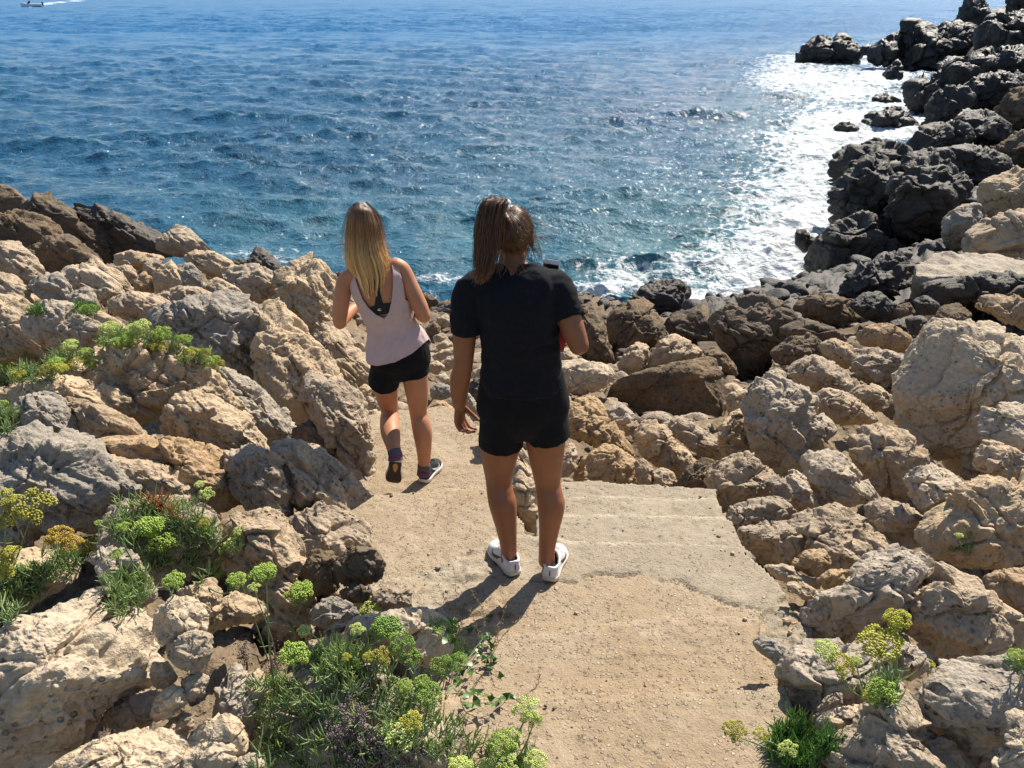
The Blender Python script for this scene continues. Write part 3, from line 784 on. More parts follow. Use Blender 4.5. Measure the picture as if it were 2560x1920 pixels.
R('F', 8.6, 'brown', [(1062, 328), (1160, 256), (1260, 256), (1306, 320), (1250, 372), (1180, 392), (1084, 385)], 'brown rock in front of the large dark crag')
R('F', 8.3, 'tan', [(1284, 292), (1350, 264), (1426, 300), (1426, 376), (1380, 410), (1298, 340)], 'tan rounded rock in the middle of the brown rubble')
R('F', 8.5, 'ochre', [(1434, 265), (1520, 206), (1600, 196), (1676, 250), (1688, 318), (1600, 332), (1500, 310)], 'ochre flat slab with a lit top among the brown rubble', tv=0.8)
R('F', 7.6, 'tan', [(1434, 355), (1520, 304), (1620, 326), (1706, 400), (1700, 460), (1600, 502), (1500, 482), (1444, 420)], 'tan rough rock left of the top of the rock tower')
R('F', 7.1, 'tan', [(1124, 396), (1200, 364), (1270, 334), (1346, 378), (1406, 440), (1448, 490), (1400, 532), (1330, 504), (1260, 512), (1176, 470)], 'brown tan rock right behind the tip of the cracked rock')
R('F', 9.6, 'dark', [(1598, 195), (1650, 176), (1694, 230), (1690, 268), (1620, 232)], 'small dark cube of rock under the concrete platform')
R('F', 9.3, 'dark', [(1682, 172), (1750, 161), (1806, 230), (1800, 262), (1696, 250)], 'small dark rock right of the dark cube')
R('F', 10, 'dark', [(1712, 94), (1770, 66), (1816, 110), (1808, 158), (1732, 158)], 'dark upright stone under the concrete platform')
R('F', 10.3, 'brown', [(1620, 125), (1690, 102), (1708, 150), (1640, 175)], 'brown stone between two dark blocks under the platform')
R('F', 7.6, 'brown', [(1800, 190), (1850, 120), (1920, 100), (1960, 160), (1900, 230), (1830, 260)], 'brown rock left of the orange brown rock at the tower top')
R('F', 3.95, 'tan', [(1490, 1005), (1600, 984), (1684, 1026), (1758, 1100), (1752, 1190), (1650, 1226), (1575, 1215), (1510, 1130)], 'smooth tan boulder below the shaded hollow', tv=0.45)
R('F', 3.95, 'pale', [(1700, 905), (1750, 856), (1830, 835), (1894, 878), (1966, 990), (1960, 1030), (1860, 1052), (1800, 1135), (1755, 1150), (1712, 1015)], 'pale knobbly rock standing in front of the huge tower')
R('F', 3.55, 'tan', [(1950, 905), (2040, 865), (2150, 876), (2330, 900), (2380, 1200), (2100, 1290), (1900, 1300), (1770, 1260), (1750, 1155), (1850, 1050), (1955, 1015)], 'wide tan rock shelf at the right edge', tu=0.0, tv=0.55, T=0.7)
R('F', 4.4, 'pale', [(2062, 625), (2120, 565), (2180, 550), (2360, 560), (2360, 850), (2212, 890), (2100, 850), (2052, 730)], 'pale rock in front of the tower at the right edge')
R('F', 4.15, 'tan', [(1980, 860), (2030, 776), (2070, 716), (2155, 756), (2260, 860), (2100, 905)], 'tan rock under the pale rock at the right edge')
R('A', 4.15, 'tan', [(1085, 985), (1120, 950), (1150, 1000), (1172, 1060), (1178, 1150), (1130, 1145), (1100, 1060)], 'rough tan rock wedge between the left path and the steps')
R('A', 4.9, 'tan', [(1040, 905), (1080, 880), (1120, 930), (1110, 985), (1070, 1000)], 'tan rock beyond the wedge between the path and the steps')
# filling stones in the right field
R('F', 4.25, 'tan', [(1060, 900), (1110, 890), (1150, 960), (1130, 1030), (1070, 1010)], 'small tan stone in front of the cracked rock', T=0.7)
# --- right foreground
R('G', 2.8, 'pale', [(640, 730), (655, 620), (760, 505), (850, 474), (1000, 425), (1060, 322), (1190, 214), (1260, 175), (1420, 168), (1535, 214), (1600, 270), (1566, 355), (1486, 490), (1360, 640), (1200, 660), (1000, 760), (920, 850), (695, 850)], 'large slanting pale rock at the right edge of the landing', tu=0.1, tv=0.42, bed=(math.radians(35), 1.6))
R('G', 2.68, 'tan', [(1370, 710), (1475, 560), (1586, 395), (1636, 224), (1730, 202), (1798, 256), (1848, 400), (1858, 476), (1970, 536), (2090, 648), (2112, 765), (2080, 870), (1950, 930), (1700, 940), (1550, 960), (1470, 860)], 'triangular tan rock right of the large slanting rock', tu=0.05, tv=0.35, bed=(math.radians(40), 1.4))
R('G', 2.3, 'pale', [(522, 1010), (585, 918), (680, 852), (718, 784), (880, 784), (1000, 804), (1100, 814), (1300, 742), (1404, 814), (1500, 920), (1450, 1030), (1330, 1050), (1200, 1180), (1000, 1240), (850, 1290), (700, 1370), (612, 1350), (550, 1140)], 'layered pale rock under the yellow flower heads on the right', tu=0.05, tv=0.4, bed=(math.radians(30), 1.9), tz=3.6)
R('G', 1.95, 'grey', [(1490, 945), (1620, 892), (1840, 872), (2000, 894), (2200, 930), (2440, 1000), (2440, 1760), (1900, 1760), (1690, 1640), (1550, 1420), (1492, 1210)], 'big grey pitted rock in the bottom right corner', tu=-0.05, tv=0.3, T=0.7, facets=0.7, tz=3.9)
R('G', 1.88, 'tan', [(765, 1760), (770, 1660), (840, 1500), (950, 1414), (1080, 1374), (1140, 1274), (1200, 1192), (1350, 1072), (1480, 1022), (1550, 1150), (1572, 1400), (1660, 1550), (1770, 1800), (1200, 1850)], 'shaded brown grey rock left of the big bottom right rock', tu=-0.1, tv=0.3, tz=3.9)
R('G', 2.42, 'grey', [(345, 822), (400, 772), (470, 794), (560, 862), (610, 900), (550, 970), (520, 1025), (440, 940), (375, 885)], 'low grey stone set into the right edge of the foreground slab', T=0.7, tv=0.7, tz=3.6)
R('G', 3.0, 'ochre', [(1840, 420), (1900, 384), (2000, 364), (2100, 314), (2300, 310), (2300, 800), (2130, 790), (2075, 660), (1950, 545)], 'orange rock at the right edge above the grey corner rock', tv=0.4)
R('G', 1.72, 'pale', [(2060, 1430), (2135, 1290), (2250, 1240), (2380, 1240), (2380, 1760), (1880, 1760), (1940, 1620), (2070, 1540)], 'pale rock filling the last bit of the bottom right corner', tz=3.9)
R('G', 2.05, 'pale', [(750, 1390), (786, 1315), (900, 1264), (1030, 1232), (1124, 1242), (1136, 1305), (1086, 1385), (960, 1440), (860, 1470), (830, 1420)], 'small pale rock above the dark green tuft on the right', tv=0.5)
R('G', 2.15, 'tan', [(690, 1350), (760, 1254), (850, 1172), (960, 1112), (990, 1152), (910, 1240), (810, 1320), (730, 1380)], 'thin tan ledge under the layered pale rock', tv=0.6, T=0.6)
R('G', 3.25, 'ochre', [(590, 290), (700, 200), (820, 190), (840, 280), (780, 380), (680, 370)], 'reddish stone inside the hollow rock by the landing', tv=0.5)
R('G', 3.2, 'tan', [(420, 300), (560, 290), (640, 370), (760, 400), (770, 470), (640, 460), (500, 400)], 'flat tan stone bordering the grey landing on the right', tv=0.9, T=0.6)
R('G', 2.95, 'tan', [(545, 410), (680, 415), (770, 490), (710, 570), (600, 480)], 'small flat tan stone at the edge of the rough mortar', tv=0.9, T=0.6)
R('G', 3.1, 'ochre', [(760, 400), (860, 330), (980, 330), (1010, 400), (900, 450), (800, 470)], 'pink stone behind the large slanting rock', tv=0.6)
# --- dark promontory
DK = dict(tu=0.0, tv=0.35, facets=1.25, rough=1.25)
R('H', 71, 'wet', [(480, 320), (528, 230), (580, 192), (630, 176), (665, 215), (690, 176), (732, 171), (774, 220), (806, 270), (780, 340), (700, 350), (660, 380), (620, 380), (590, 350), (530, 350)], 'black twin humped rock out in the white surf', name='sea_rock', cat='sea rock', **DK)
R('H', 67, 'wet', [(850, 310), (868, 248), (930, 206), (980, 171), (1034, 166), (1042, 220), (1046, 310), (1000, 340), (900, 342)], 'black wedge shaped rock in the surf beside the promontory', name='sea_rock', cat='sea rock', **DK)
R('H', 69, 'wet', [(800, 275), (830, 236), (872, 243), (855, 285)], 'tiny black rock between the twin humped and the wedge rock', name='sea_rock', cat='sea rock', **DK)
R('H', 57, 'wet', [(920, 400), (960, 352), (1002, 305), (1024, 340), (1020, 410), (960, 412)], 'small black pointed rock below the wedge shaped sea rock', name='sea_rock', cat='sea rock', **DK)
R('H', 48, 'wet', [(830, 535), (880, 503), (910, 486), (960, 503), (1002, 513), (1016, 545), (900, 550)], 'low black rock washed by foam in the middle of the surf', name='sea_rock', cat='sea rock', **DK)
R('H', 39.7, 'wet', [(808, 665), (868, 582), (900, 566), (930, 583), (980, 551), (1022, 556), (1064, 610), (1118, 660), (1050, 690), (1010, 700), (900, 690)], 'black rock with two peaks lying close to the promontory in foam', name='sea_rock', cat='sea rock', **DK)
R('H', 39, 'wet', [(680, 660), (720, 630), (760, 638), (806, 668), (760, 690), (705, 690)], 'low rock half covered by breaking foam', name='sea_rock', cat='sea rock', **DK)
R('H', 66, 'wet', [(1045, 105), (1070, 80), (1130, 90), (1184, 108), (1204, 148), (1272, 100), (1334, 106), (1404, 138), (1456, 170), (1470, 250), (1400, 310), (1290, 320), (1230, 375), (1120, 380), (1020, 360), (1072, 280), (1060, 180)], 'black crag with a square head jutting into the surf', name='crag', cat='crag', **DK)
R('H', 75, 'wet', [(1310, 110), (1366, 0), (1385, -50), (1425, -50), (1446, 0), (1486, 110), (1466, 190), (1400, 190), (1330, 150)], 'black pointed spire rising at the top of the picture', name='crag', cat='crag', **DK)
R('H', 56, 'wet', [(1480, 115), (1510, 66), (1550, 56), (1590, 66), (1660, 56), (1760, 76), (1800, 360), (1600, 380), (1500, 320), (1440, 230), (1450, 160)], 'broad black crag at the right edge below the top corner', name='crag', cat='crag', **DK)
R('H', 62, 'wet', [(1585, 80), (1592, 0), (1620, -50), (1780, -60), (1780, 110), (1680, 110)], 'black crag cut off by the top right corner', name='crag', cat='crag', **DK)
R('H', 44, 'wet', [(1038, 590), (1056, 470), (1066, 405), (1150, 415), (1200, 375), (1260, 295), (1390, 275), (1426, 370), (1300, 445), (1200, 520), (1150, 620)], 'black ledge stepping down into the surf below the square headed crag', name='crag', cat='crag', **DK)
R('H', 37, 'wet', [(1130, 660), (1156, 556), (1206, 486), (1270, 440), (1360, 446), (1396, 500), (1340, 560), (1250, 625), (1200, 670), (1140, 700)], 'black rock rising straight from the foam right of the two peaked rock', name='crag', cat='crag', **DK)
R('H', 46, 'wet', [(1380, 300), (1480, 254), (1600, 234), (1800, 244), (1800, 440), (1600, 440), (1500, 400), (1420, 420)], 'black mass of rock at the right edge above the middle of the promontory', name='crag', cat='crag', **DK)
R('H', 39, 'wet', [(1340, 470), (1430, 390), (1540, 370), (1660, 400), (1640, 500), (1500, 560), (1400, 580)], 'black rounded rock in the upper middle of the promontory', name='crag', cat='crag', **DK)
R('H', 30, 'dark', [(1035, 810), (1100, 715), (1136, 655), (1220, 635), (1300, 625), (1366, 655), (1378, 725), (1260, 775), (1150, 805), (1080, 845)], 'dark low ridge reaching the white water', name='crag', cat='crag', **DK)
R('H', 31, 'dark', [(1320, 625), (1400, 565), (1500, 585), (1568, 650), (1548, 730), (1470, 775), (1370, 740)], 'dark rock behind the flat topped block of the promontory', name='crag', cat='crag', **DK)
R('H', 33, 'brown', [(1490, 545), (1580, 475), (1720, 435), (1800, 430), (1800, 680), (1600, 670), (1535, 620)], 'brown rock at the right edge of the promontory', name='crag', cat='crag', **DK)
R('H', 24, 'dark', [(1262, 805), (1300, 755), (1380, 745), (1475, 775), (1548, 805), (1580, 875), (1520, 915), (1455, 1010), (1390, 1000), (1302, 915), (1270, 860)], 'dark flat topped block in the middle of the promontory', name='crag', cat='crag', **DK)
R('H', 26, 'brown', [(1500, 760), (1600, 690), (1720, 660), (1800, 660), (1800, 880), (1680, 900), (1570, 880)], 'brown block at the right edge beside the dark flat topped block', name='crag', cat='crag', **DK)
R('H', 23, 'dark', [(666, 970), (674, 830), (768, 738), (832, 755), (852, 795), (872, 745), (972, 725), (1046, 765), (1068, 835), (1005, 915), (930, 970), (870, 920), (760, 950)], 'dark crag with notched skyline nearest the foam', name='crag', cat='crag', **DK)
R('H', 21, 'dark', [(662, 1180), (674, 985), (755, 895), (880, 775), (1006, 845), (998, 970), (965, 1080), (865, 1120), (720, 1170)], 'dark steep face below the notched crag', name='crag', cat='crag', **DK)
R('H', 18, 'dark', [(542, 1345), (596, 1255), (700, 1150), (860, 1080), (966, 1115), (980, 1290), (925, 1400), (825, 1450), (725, 1530), (575, 1540), (552, 1410)], 'dark bulging crag at the corner of the cove', name='crag', cat='crag', **DK)
R('H', 18.5, 'dark', [(980, 950), (1065, 865), (1150, 814), (1276, 804), (1318, 890), (1350, 940), (1370, 1025), (1315, 1135), (1250, 1225), (1150, 1270), (1035, 1290), (970, 1220), (952, 1110), (992, 1020)], 'dark rounded boulder with a bright top in the promontory', name='crag', cat='crag', **DK)
R('H', 21.5, 'dark', [(1000, 900), (1060, 800), (1170, 770), (1260, 760), (1290, 830), (1200, 860), (1080, 930)], 'dark ridge behind the rounded boulder of the promontory', name='crag', cat='crag', **DK)
R('H', 15.2, 'grey', [(1242, 1225), (1265, 1126), (1350, 1062), (1425, 1054), (1448, 1110), (1410, 1195), (1315, 1300), (1255, 1300)], 'grey boulder above the left end of the concrete platform')
R('H', 15.6, 'tan', [(1402, 1040), (1445, 955), (1560, 904), (1720, 862), (1820, 850), (1820, 1120), (1600, 1115), (1500, 1150), (1470, 1095)], 'tan smooth boulder at the right edge above the platform')
R('H', 13.6, 'tan', [(1296, 1330), (1336, 1255), (1430, 1182), (1520, 1122), (1600, 1082), (1820, 1060), (1820, 1380), (1560, 1335), (1400, 1345)], 'tan layered boulder resting against the concrete platform', bed=(math.radians(25), 1.7))
R('H', 13, 'dark', [(710, 1550), (755, 1425), (895, 1352), (990, 1302), (1075, 1302), (1108, 1390), (1090, 1460), (1005, 1500), (940, 1565), (800, 1580)], 'dark rock splashed with white at the left end of the platform', **DK)
R('H', 11.4, 'dark', [(1085, 1460), (1250, 1450), (1500, 1425), (1820, 1440), (1820, 1570), (1500, 1560), (1300, 1620), (1180, 1630), (1090, 1540)], 'dark rock carrying the concrete platform', tu=0.0, tv=0.2)
R('H', 20, 'ochre', [(476, 1265), (488, 1190), (530, 1186), (545, 1222), (598, 1240), (560, 1290), (510, 1310)], 'orange weedy rock awash in the surf by the corner crag', name='sea_rock', cat='sea rock')

# concrete platform at the water on the right
def platform():
    out = [(1085, 1425), (1112, 1345), (1180, 1322), (1275, 1308), (1400, 1306), (1500, 1304), (1720, 1330), (1850, 1345), (1850, 1432), (1720, 1424), (1500, 1416), (1400, 1424), (1250, 1434)]
    q = [WZ(1760 + a * .4822, b * .4822, 2.20) for a, b in out]
    bm = bmesh.new()
    top = [bm.verts.new(V3(p)) for p in q]
    bot = [bm.verts.new(V3(p) - Vector((0, -0.05, 0.55))) for p in q]
    bm.faces.new(top)
    bm.faces.new(bot[::-1])
    n = len(q)
    for i in range(n):
        bm.faces.new((top[(i + 1) % n], top[i], bot[i], bot[(i + 1) % n]))
    bmesh.ops.recalc_face_normals(bm, faces=bm.faces[:])
    bmesh.ops.triangulate(bm, faces=bm.faces[:])
    for it in range(5):
        bmesh.ops.subdivide_edges(bm, edges=[e for e in bm.edges if e.calc_length() > 0.09], cuts=1, use_grid_fill=False)
        bmesh.ops.triangulate(bm, faces=bm.faces[:])
    v = np.array([x.co[:] for x in bm.verts], dtype=np.float32)
    f = np.array([[x.index for x in fc.verts] for fc in bm.faces], dtype=np.int32)
    bm.free()
    n = vnormals(v, f)
    dd = 0.05 * fbm(v * 2.2, 3, 4) + 0.03 * fbm(v * 9, 2, 5)
    hole = sstep(0.12, 0.3, perlin(v * np.array([1.1, 2.2, 1.1], dtype=np.float32), 15))
    dd = dd - 0.05 * hole
    v = v + n * dd[:, None]
    o = nobj('concrete_platform', v, f, MR['grey'])
    tag(o, 'flat worn concrete platform on dark rocks at the right edge', 'platform')
    TERRAIN_PTS.append((q[5][0], q[5][1], 1.3, 1.0))


platform()
# ------------------------------------------------------------------ terrain under the stones
SHORE = [(-60, 17), (-20, 17), (-13, 16.4), (-9, 15.4), (-6.5, 14.0), (-4.2, 13.0), (-2.4, 12.8), (-0.8, 13.4), (0.6, 13.9), (2.2, 14.2), (3.6, 15.0), (5.0, 16.2), (6.3, 18.2), (7.7, 21), (9.2, 24), (12.8, 29), (16.8, 36),
         (20, 44), (26.5, 56), (34, 70), (43, 90), (62, 140)]


def shore_dist(x, y):
    """plan distance to the waterline, positive over the sea"""
    dm = np.full(len(x), 1e9)
    for (ax, ay), (bx, by) in zip(SHORE[:-1], SHORE[1:]):
        t = np.clip(((x - ax) * (bx - ax) + (y - ay) * (by - ay)) / ((bx - ax) ** 2 + (by - ay) ** 2), 0, 1)
        dm = np.minimum(dm, np.hypot(x - ax - t * (bx - ax), y - ay - t * (by - ay)))
    sea = poly_in(x, y, SHORE + [(62, 400), (-300, 400), (-300, 14)])
    return np.where(sea, dm, -dm)


def build_terrain():
    pts = list(TERRAIN_PTS)
    # sea bed
    for x, y in [(-40, 40), (-20, 26), (-16, 20), (-11, 19), (-8, 17.5), (-5, 16.5), (-2.2, 16), (0.5, 16), (3, 16.5), (4.6, 18), (5.6, 21), (6.3, 25), (9, 31), (12, 38), (16, 48),
                 (20, 58), (22, 66), (0, 24), (0, 40), (-14, 60), (10, 60), (0, 90), (20, 82), (24, 90), (-30, 90), (2.5, 20), (4, 28)]:
        pts.append((x, y, -1.6, 0.9))
    # known ground beside and under the path and behind the photographer
    for u, v, d, dz in [(1300, 1900, 1.75, -.3), (1400, 1500, 2.9, -.3), (1500, 1250, 3.9, -.35), (1050, 1100, 4.9, -.35), (1000, 1350, 3.5, -.35), (1600, 1150, 4.5, -.4), (1300, 1200, 4.2, -.3)]:
        P = W(u, v, d)
        pts.append((P[0], P[1], P[2] + dz, 0.5))
    for x, y, z in [(-2.5, 0.6, 4.3), (0, 0.3, 3.95), (2.2, 0.6, 4.2), (-6, 3, 4.6), (5, 3, 4.4), (-9, 8, 3.9), (7, 7, 3.6), (-14, 12, 3.2), (10, 10, 3.4), (14, 15, 3.2), (20, 24, 3.2), (28, 36, 3.4),
                    (40, 50, 4), (50, 66, 5), (60, 90, 5), (8.5, 13.2, 2.0), (6.8, 10.6, 1.6)]:
        pts.append((x, y, z, 0.8))
    pts = np.array(pts)
    ny, nx = 520, 620
    t = np.linspace(0, 1, ny)
    yy = 0.25 + 0.9 * (np.exp(t * math.log(110 / 0.9)) - 1) * 0.9
    ss = np.linspace(-1.05, 1.05, nx)
    Y = np.repeat(yy[:, None], nx, 1)
    X = (Y * 0.92 + 1.9) * ss[None, :]
    x, y = X.ravel(), Y.ravel()
    num = np.zeros_like(x)
    den = np.full_like(x, 1e-12)
    for px, py, pz, pr in pts:
        d2 = (x - px) ** 2 + ((y - py) * 0.8) ** 2
        w = 1.0 / (d2 + (0.05 * py + 0.12) ** 2) ** 1.7
        num += w * pz
        den += w
    z = num / den
    sd = shore_dist(x, y)
    z = np.where(sd > 0, np.minimum(z, -0.3 - 0.4 * sd), np.minimum(z, 0.15 + 1.5 * np.abs(sd)))
    sc = np.clip(y / 9, 0.7, 4.0).astype(np.float32)
    on = sstep(-0.5, 0.4, z)
    idx = np.arange(ny * nx).reshape(ny, nx)
    f = np.stack([idx[:-1, :-1], idx[:-1, 1:], idx[1:, 1:], idx[1:, :-1]], -1).reshape(-1, 4)
    p = np.stack([x, y, z], -1).astype(np.float32)
    nrm = vnormals(p, np.concatenate([f[:, [0, 1, 2]], f[:, [0, 2, 3]]]))
    q = p / sc[:, None]
    w = np.stack([fbm(q * 2, 2, 3), fbm(q * 2, 2, 5), fbm(q * 2, 2, 7)], -1) * 0.25
    h, c = facet((q + w) * 2.4, 5)
    h2, c2 = facet((q + w) * 6.0, 8)
    h3, c3 = facet((q + w) * 14.0, 9)
    dd = (0.10 * h - 0.03 * np.exp(-c * 14) + 0.055 * h2 - 0.02 * np.exp(-c2 * 14) + 0.022 * h3) * sc + 0.012 * sc * ridged(q * 5, 3, 4)
    p = p + nrm * (dd * on)[:, None]
    x, y, z = p[:, 0], p[:, 1], p[:, 2] - 0.04 - 0.16 * sstep(9.0, 4.0, p[:, 1])
    idx = np.arange(ny * nx).reshape(ny, nx)
    f = np.stack([idx[:-1, :-1], idx[:-1, 1:], idx[1:, 1:], idx[1:, :-1]], -1).reshape(-1, 4)
    # keep the ground out of the way of the stones that stand on it
    for it in range(2):
        uv = pixel_of(np.stack([x, y, z], -1))
        for ol, d in OUTLINES:
            if d > 16:
                continue
            u0, u1 = ol[:, 0].min(), ol[:, 0].max()
            v0, v1 = ol[:, 1].min(), ol[:, 1].max()
            m = np.where((y < d - 0.02) & (y > d * 0.5) & (uv[:, 0] > u0 + 4) & (uv[:, 0] < u1 - 4) & (uv[:, 1] > v0) & (uv[:, 1] < v1))[0]
            if len(m) == 0:
                continue
            us = np.linspace(u0, u1, 60)
            lo = np.full(60, -1e9)
            n = len(ol)
            for i in range(n):
                (a, b), (c, e) = ol[i], ol[(i + 1) % n]
                if abs(c - a) < 1e-6:
                    continue
                t = (us - a) / (c - a)
                k = (t >= 0) & (t <= 1)
                lo = np.where(k, np.maximum(lo, b + t * (e - b)), lo)
            vb = np.interp(uv[m, 0], us, lo)
            k = uv[m, 1] < vb
            m = m[k]
            vb = vb[k] - 4
            yn = (960 - vb) / (FOC * 2560)
            z[m] = np.minimum(z[m], CAMZ + y[m] * (UP[2] * yn + FW[2]) / (UP[1] * yn + FW[1]))
    # nothing of it may stick up through the built path
    z = np.minimum(z, path_limit(x, y))
    fy = y[f].mean(1) + 1.2 * perlin(np.stack([x, y, z * 0], -1) * 0.8, 4)[f].mean(1)
    gm = np.where((fy > 13.2) | ((fy > 11.0) & (x[f].mean(1) > 3)), 2, np.where(fy > 9.3, 1, 0))
    o = nobj('ground', np.stack([x, y, z], -1), f, [MR['earth'], MR['brown'], MR['dark']], fmat=gm)
    tag(o, kind='structure')
    return x, y, z, ny, nx


# ------------------------------------------------------------------ path, landing and steps
def poly_in(px, py, poly):
    inside = np.zeros(len(px), dtype=bool)
    n = len(poly)
    for i in range(n):
        x1, y1 = poly[i]
        x2, y2 = poly[(i + 1) % n]
        if y1 == y2:
            continue
        c = ((y1 > py) != (y2 > py)) & (px < (x2 - x1) * (py - y1) / (y2 - y1) + x1)
        inside ^= c
    return inside


def zone(H, pts, k=1.1573):
    """(height, plan outline) from photo points lying on a level H below the eye"""
    return (CAMZ - H, [tuple(WZ(u * k, v * k, CAMZ - H)[:2]) for u, v in pts])


ZONES = [
    # name, height + plan outline, material
    ('path', zone(2.74, [(700, 935), (740, 900), (870, 886), (962, 876), (1010, 895), (1060, 950), (1100, 1040), (1060, 1140), (720, 1140), (700, 1000)]), 0),
    ('path', zone(2.56, [(700, 1090), (740, 1072), (800, 1066), (880, 1062), (932, 1053), (1000, 1050), (1062, 1052), (1090, 1090), (1140, 1130), (1140, 1250), (720, 1290), (700, 1180)]), 0),
    ('steps', zone(2.86, [(1190, 1040), (1290, 1038), (1400, 1046), (1545, 1056), (1560, 1140), (1190, 1140)]), 1),
    ('steps', zone(2.71, [(1185, 1070), (1300, 1068), (1420, 1072), (1552, 1076), (1585, 1170), (1185, 1170)]), 1),
    ('steps', zone(2.56, [(1160, 1106), (1300, 1106), (1420, 1110), (1572, 1113), (1640, 1230), (1150, 1230)]), 1),
    ('landing', zone(2.40, [(790, 1262), (868, 1246), (930, 1226), (1000, 1196), (1050, 1162), (1100, 1148), (1170, 1152), (1230, 1166), (1400, 1172), (1600, 1180), (1650, 1225), (1690, 1262), (1706, 1310), (1760, 1330),
                               (1760, 1450), (1300, 1480), (900, 1420), (800, 1360)]), 2),
    ('slab', zone(2.31, [(860, 1360), (1000, 1366), (1060, 1376), (1113, 1373), (1180, 1362), (1250, 1350), (1330, 1340), (1400, 1334), (1520, 1324), (1600, 1328), (1640, 1336), (1650, 1400), (1690, 1480),
                            (1740, 1580), (900, 1600), (880, 1450)]), 0),
    ('slab', zone(2.22, [(900, 1500), (1130, 1510), (1240, 1500), (1400, 1492), (1521, 1492), (1600, 1486), (1700, 1478), (1740, 1580), (1760, 1760), (1800, 1900), (900, 1900), (880, 1700)]), 0),
]


def path_height(x, y):
    jx = x + 0.022 * perlin(np.stack([x * 7, y * 7, x * 0 + 3], -1), 5) + 0.012 * perlin(np.stack([x * 22, y * 22, x * 0 + 3], -1), 6)
    jy = y + 0.022 * perlin(np.stack([x * 7, y * 7, x * 0 + 9], -1), 7) + 0.012 * perlin(np.stack([x * 22, y * 22, x * 0 + 9], -1), 8)
    z = np.full(len(x), -99.0)
    zn = np.full(len(x), -1)
    for k, (nm, (h, poly), mt) in enumerate(ZONES):
        m = poly_in(jx, jy, poly) & (h > z)
        z[m] = h
        zn[m] = k
    return z, zn


def path_limit(x, y):
    lim = np.full(len(x), 99.0)
    for ddx in (-0.12, 0, 0.12):
        for ddy in (-0.12, 0, 0.12):
            m = (y < 8)
            z = np.full(len(x), -99.0)
            z[m], _ = path_height(x[m] + ddx, y[m] + ddy)
            lim = np.where(z > -50, np.minimum(lim, z - 0.10), lim)
    return lim


def concrete_mat(name, base, alt, peb, agg, grey=None):
    m, nt, b = new_mat(name)
    t = NT(nt)
    p = t.pos()
    big = t.noise(p, 2.2, 5, 0.6, 0.5)
    mid = t.noise(p, 14, 5, 0.62)
    fine = t.noise(p, 150, 3, 0.6)
    col = t.mix(t.rng(big, 0.35, 0.65), base, alt)
    col = t.mix(t.rng(mid, 0.52, 0.75, 0, 0.6), col, tuple(0.66 * c for c in base))
    v = t.n('ShaderNodeTexVoronoi', feature='F1')
    v.inputs['Scale'].default_value = 58
    t.link(p, v.inputs['Vector'])
    sepv = t.n('ShaderNodeSeparateColor')
    t.link(v.outputs['Color'], sepv.inputs[0])
    stone = t.math('MULTIPLY', t.rng(v.outputs['Distance'], 0.30, 0.42, 1, 0), t.rng(sepv.outputs[0], 0.38, 0.40, 0, 1))
    stone = t.math('MULTIPLY', stone, t.rng(t.noise(p, 5, 4, 0.6), 0.36, 0.58))
    tone = t.mix(sepv.outputs[1], tuple(0.42 * c for c in peb), tuple(min(0.8, 1.15 * c) for c in peb))
    col = t.mix(t.math('MULTIPLY', stone, agg), col, tone)
    dk = t.math('MULTIPLY', t.rng(t.noise(p, 46, 5, 0.75), 0.59, 0.67, 0, 0.7), t.rng(t.noise(p, 6, 4, 0.7), 0.40, 0.60, 0.1, 1))
    st = t.noise(p, 3.2, 7, 0.7, 0.9)
    col = t.mix(t.rng(st, 0.54, 0.68, 0, 0.45), col, tuple(0.62 * c for c in alt))
    pt = t.noise(p, 1.6, 6, 0.66, 0.6)
    col = t.mix(t.rng(pt, 0.55, 0.62, 0, 0.4), col, tuple(min(.8, 1.22 * c) for c in alt))
    col = t.mix(dk, col, (0.09, 0.07, 0.05))
    ed = t.n('ShaderNodeAttribute', attribute_name='edge').outputs['Fac']
    col = t.mix(t.math('MULTIPLY', ed, 0.85), col, (0.56, 0.48, 0.37))
    hv = t.n('ShaderNodeHueSaturation')
    t.link(col, hv.inputs['Color'])
    t.link(t.rng(fine, 0.3, 0.7, 0.82, 1.14, False), hv.inputs['Value'])
    t.link(hv.outputs[0], b.inputs['Base Color'])
    b.inputs['Roughness'].default_value = 0.92
    b.inputs['Specular IOR Level'].default_value = 0.2
    h = t.math('ADD', t.math('MULTIPLY', mid, 0.6), t.math('MULTIPLY', fine, 0.25))
    h = t.math('ADD', h, t.math('MULTIPLY', stone, 0.35 * agg))
    h = t.math('SUBTRACT', h, t.math('MULTIPLY', dk, 0.3))
    t.link(t.bump(h, 1.0, 0.018), b.inputs['Normal'])
    return m


MC = [concrete_mat('path_concrete_sandy', (0.325, 0.240, 0.152), (0.345, 0.270, 0.185), (0.44, 0.36, 0.265), 1.0),
      concrete_mat('steps_concrete_grey', (0.30, 0.245, 0.175), (0.335, 0.28, 0.205), (0.44, 0.38, 0.30), 0.45),
      concrete_mat('landing_concrete', (0.33, 0.262, 0.18), (0.36, 0.30, 0.22), (0.44, 0.375, 0.285), 0.75)]
CRACK_LINE = [(1080, 1238), (1140, 1256), (1205, 1254), (1240, 1262), (1262, 1246), (1300, 1240), (1340, 1244), (1388, 1238), (1430, 1254), (1472, 1254), (1500, 1272), (1545, 1290), (1570, 1305), (1640, 1316)]


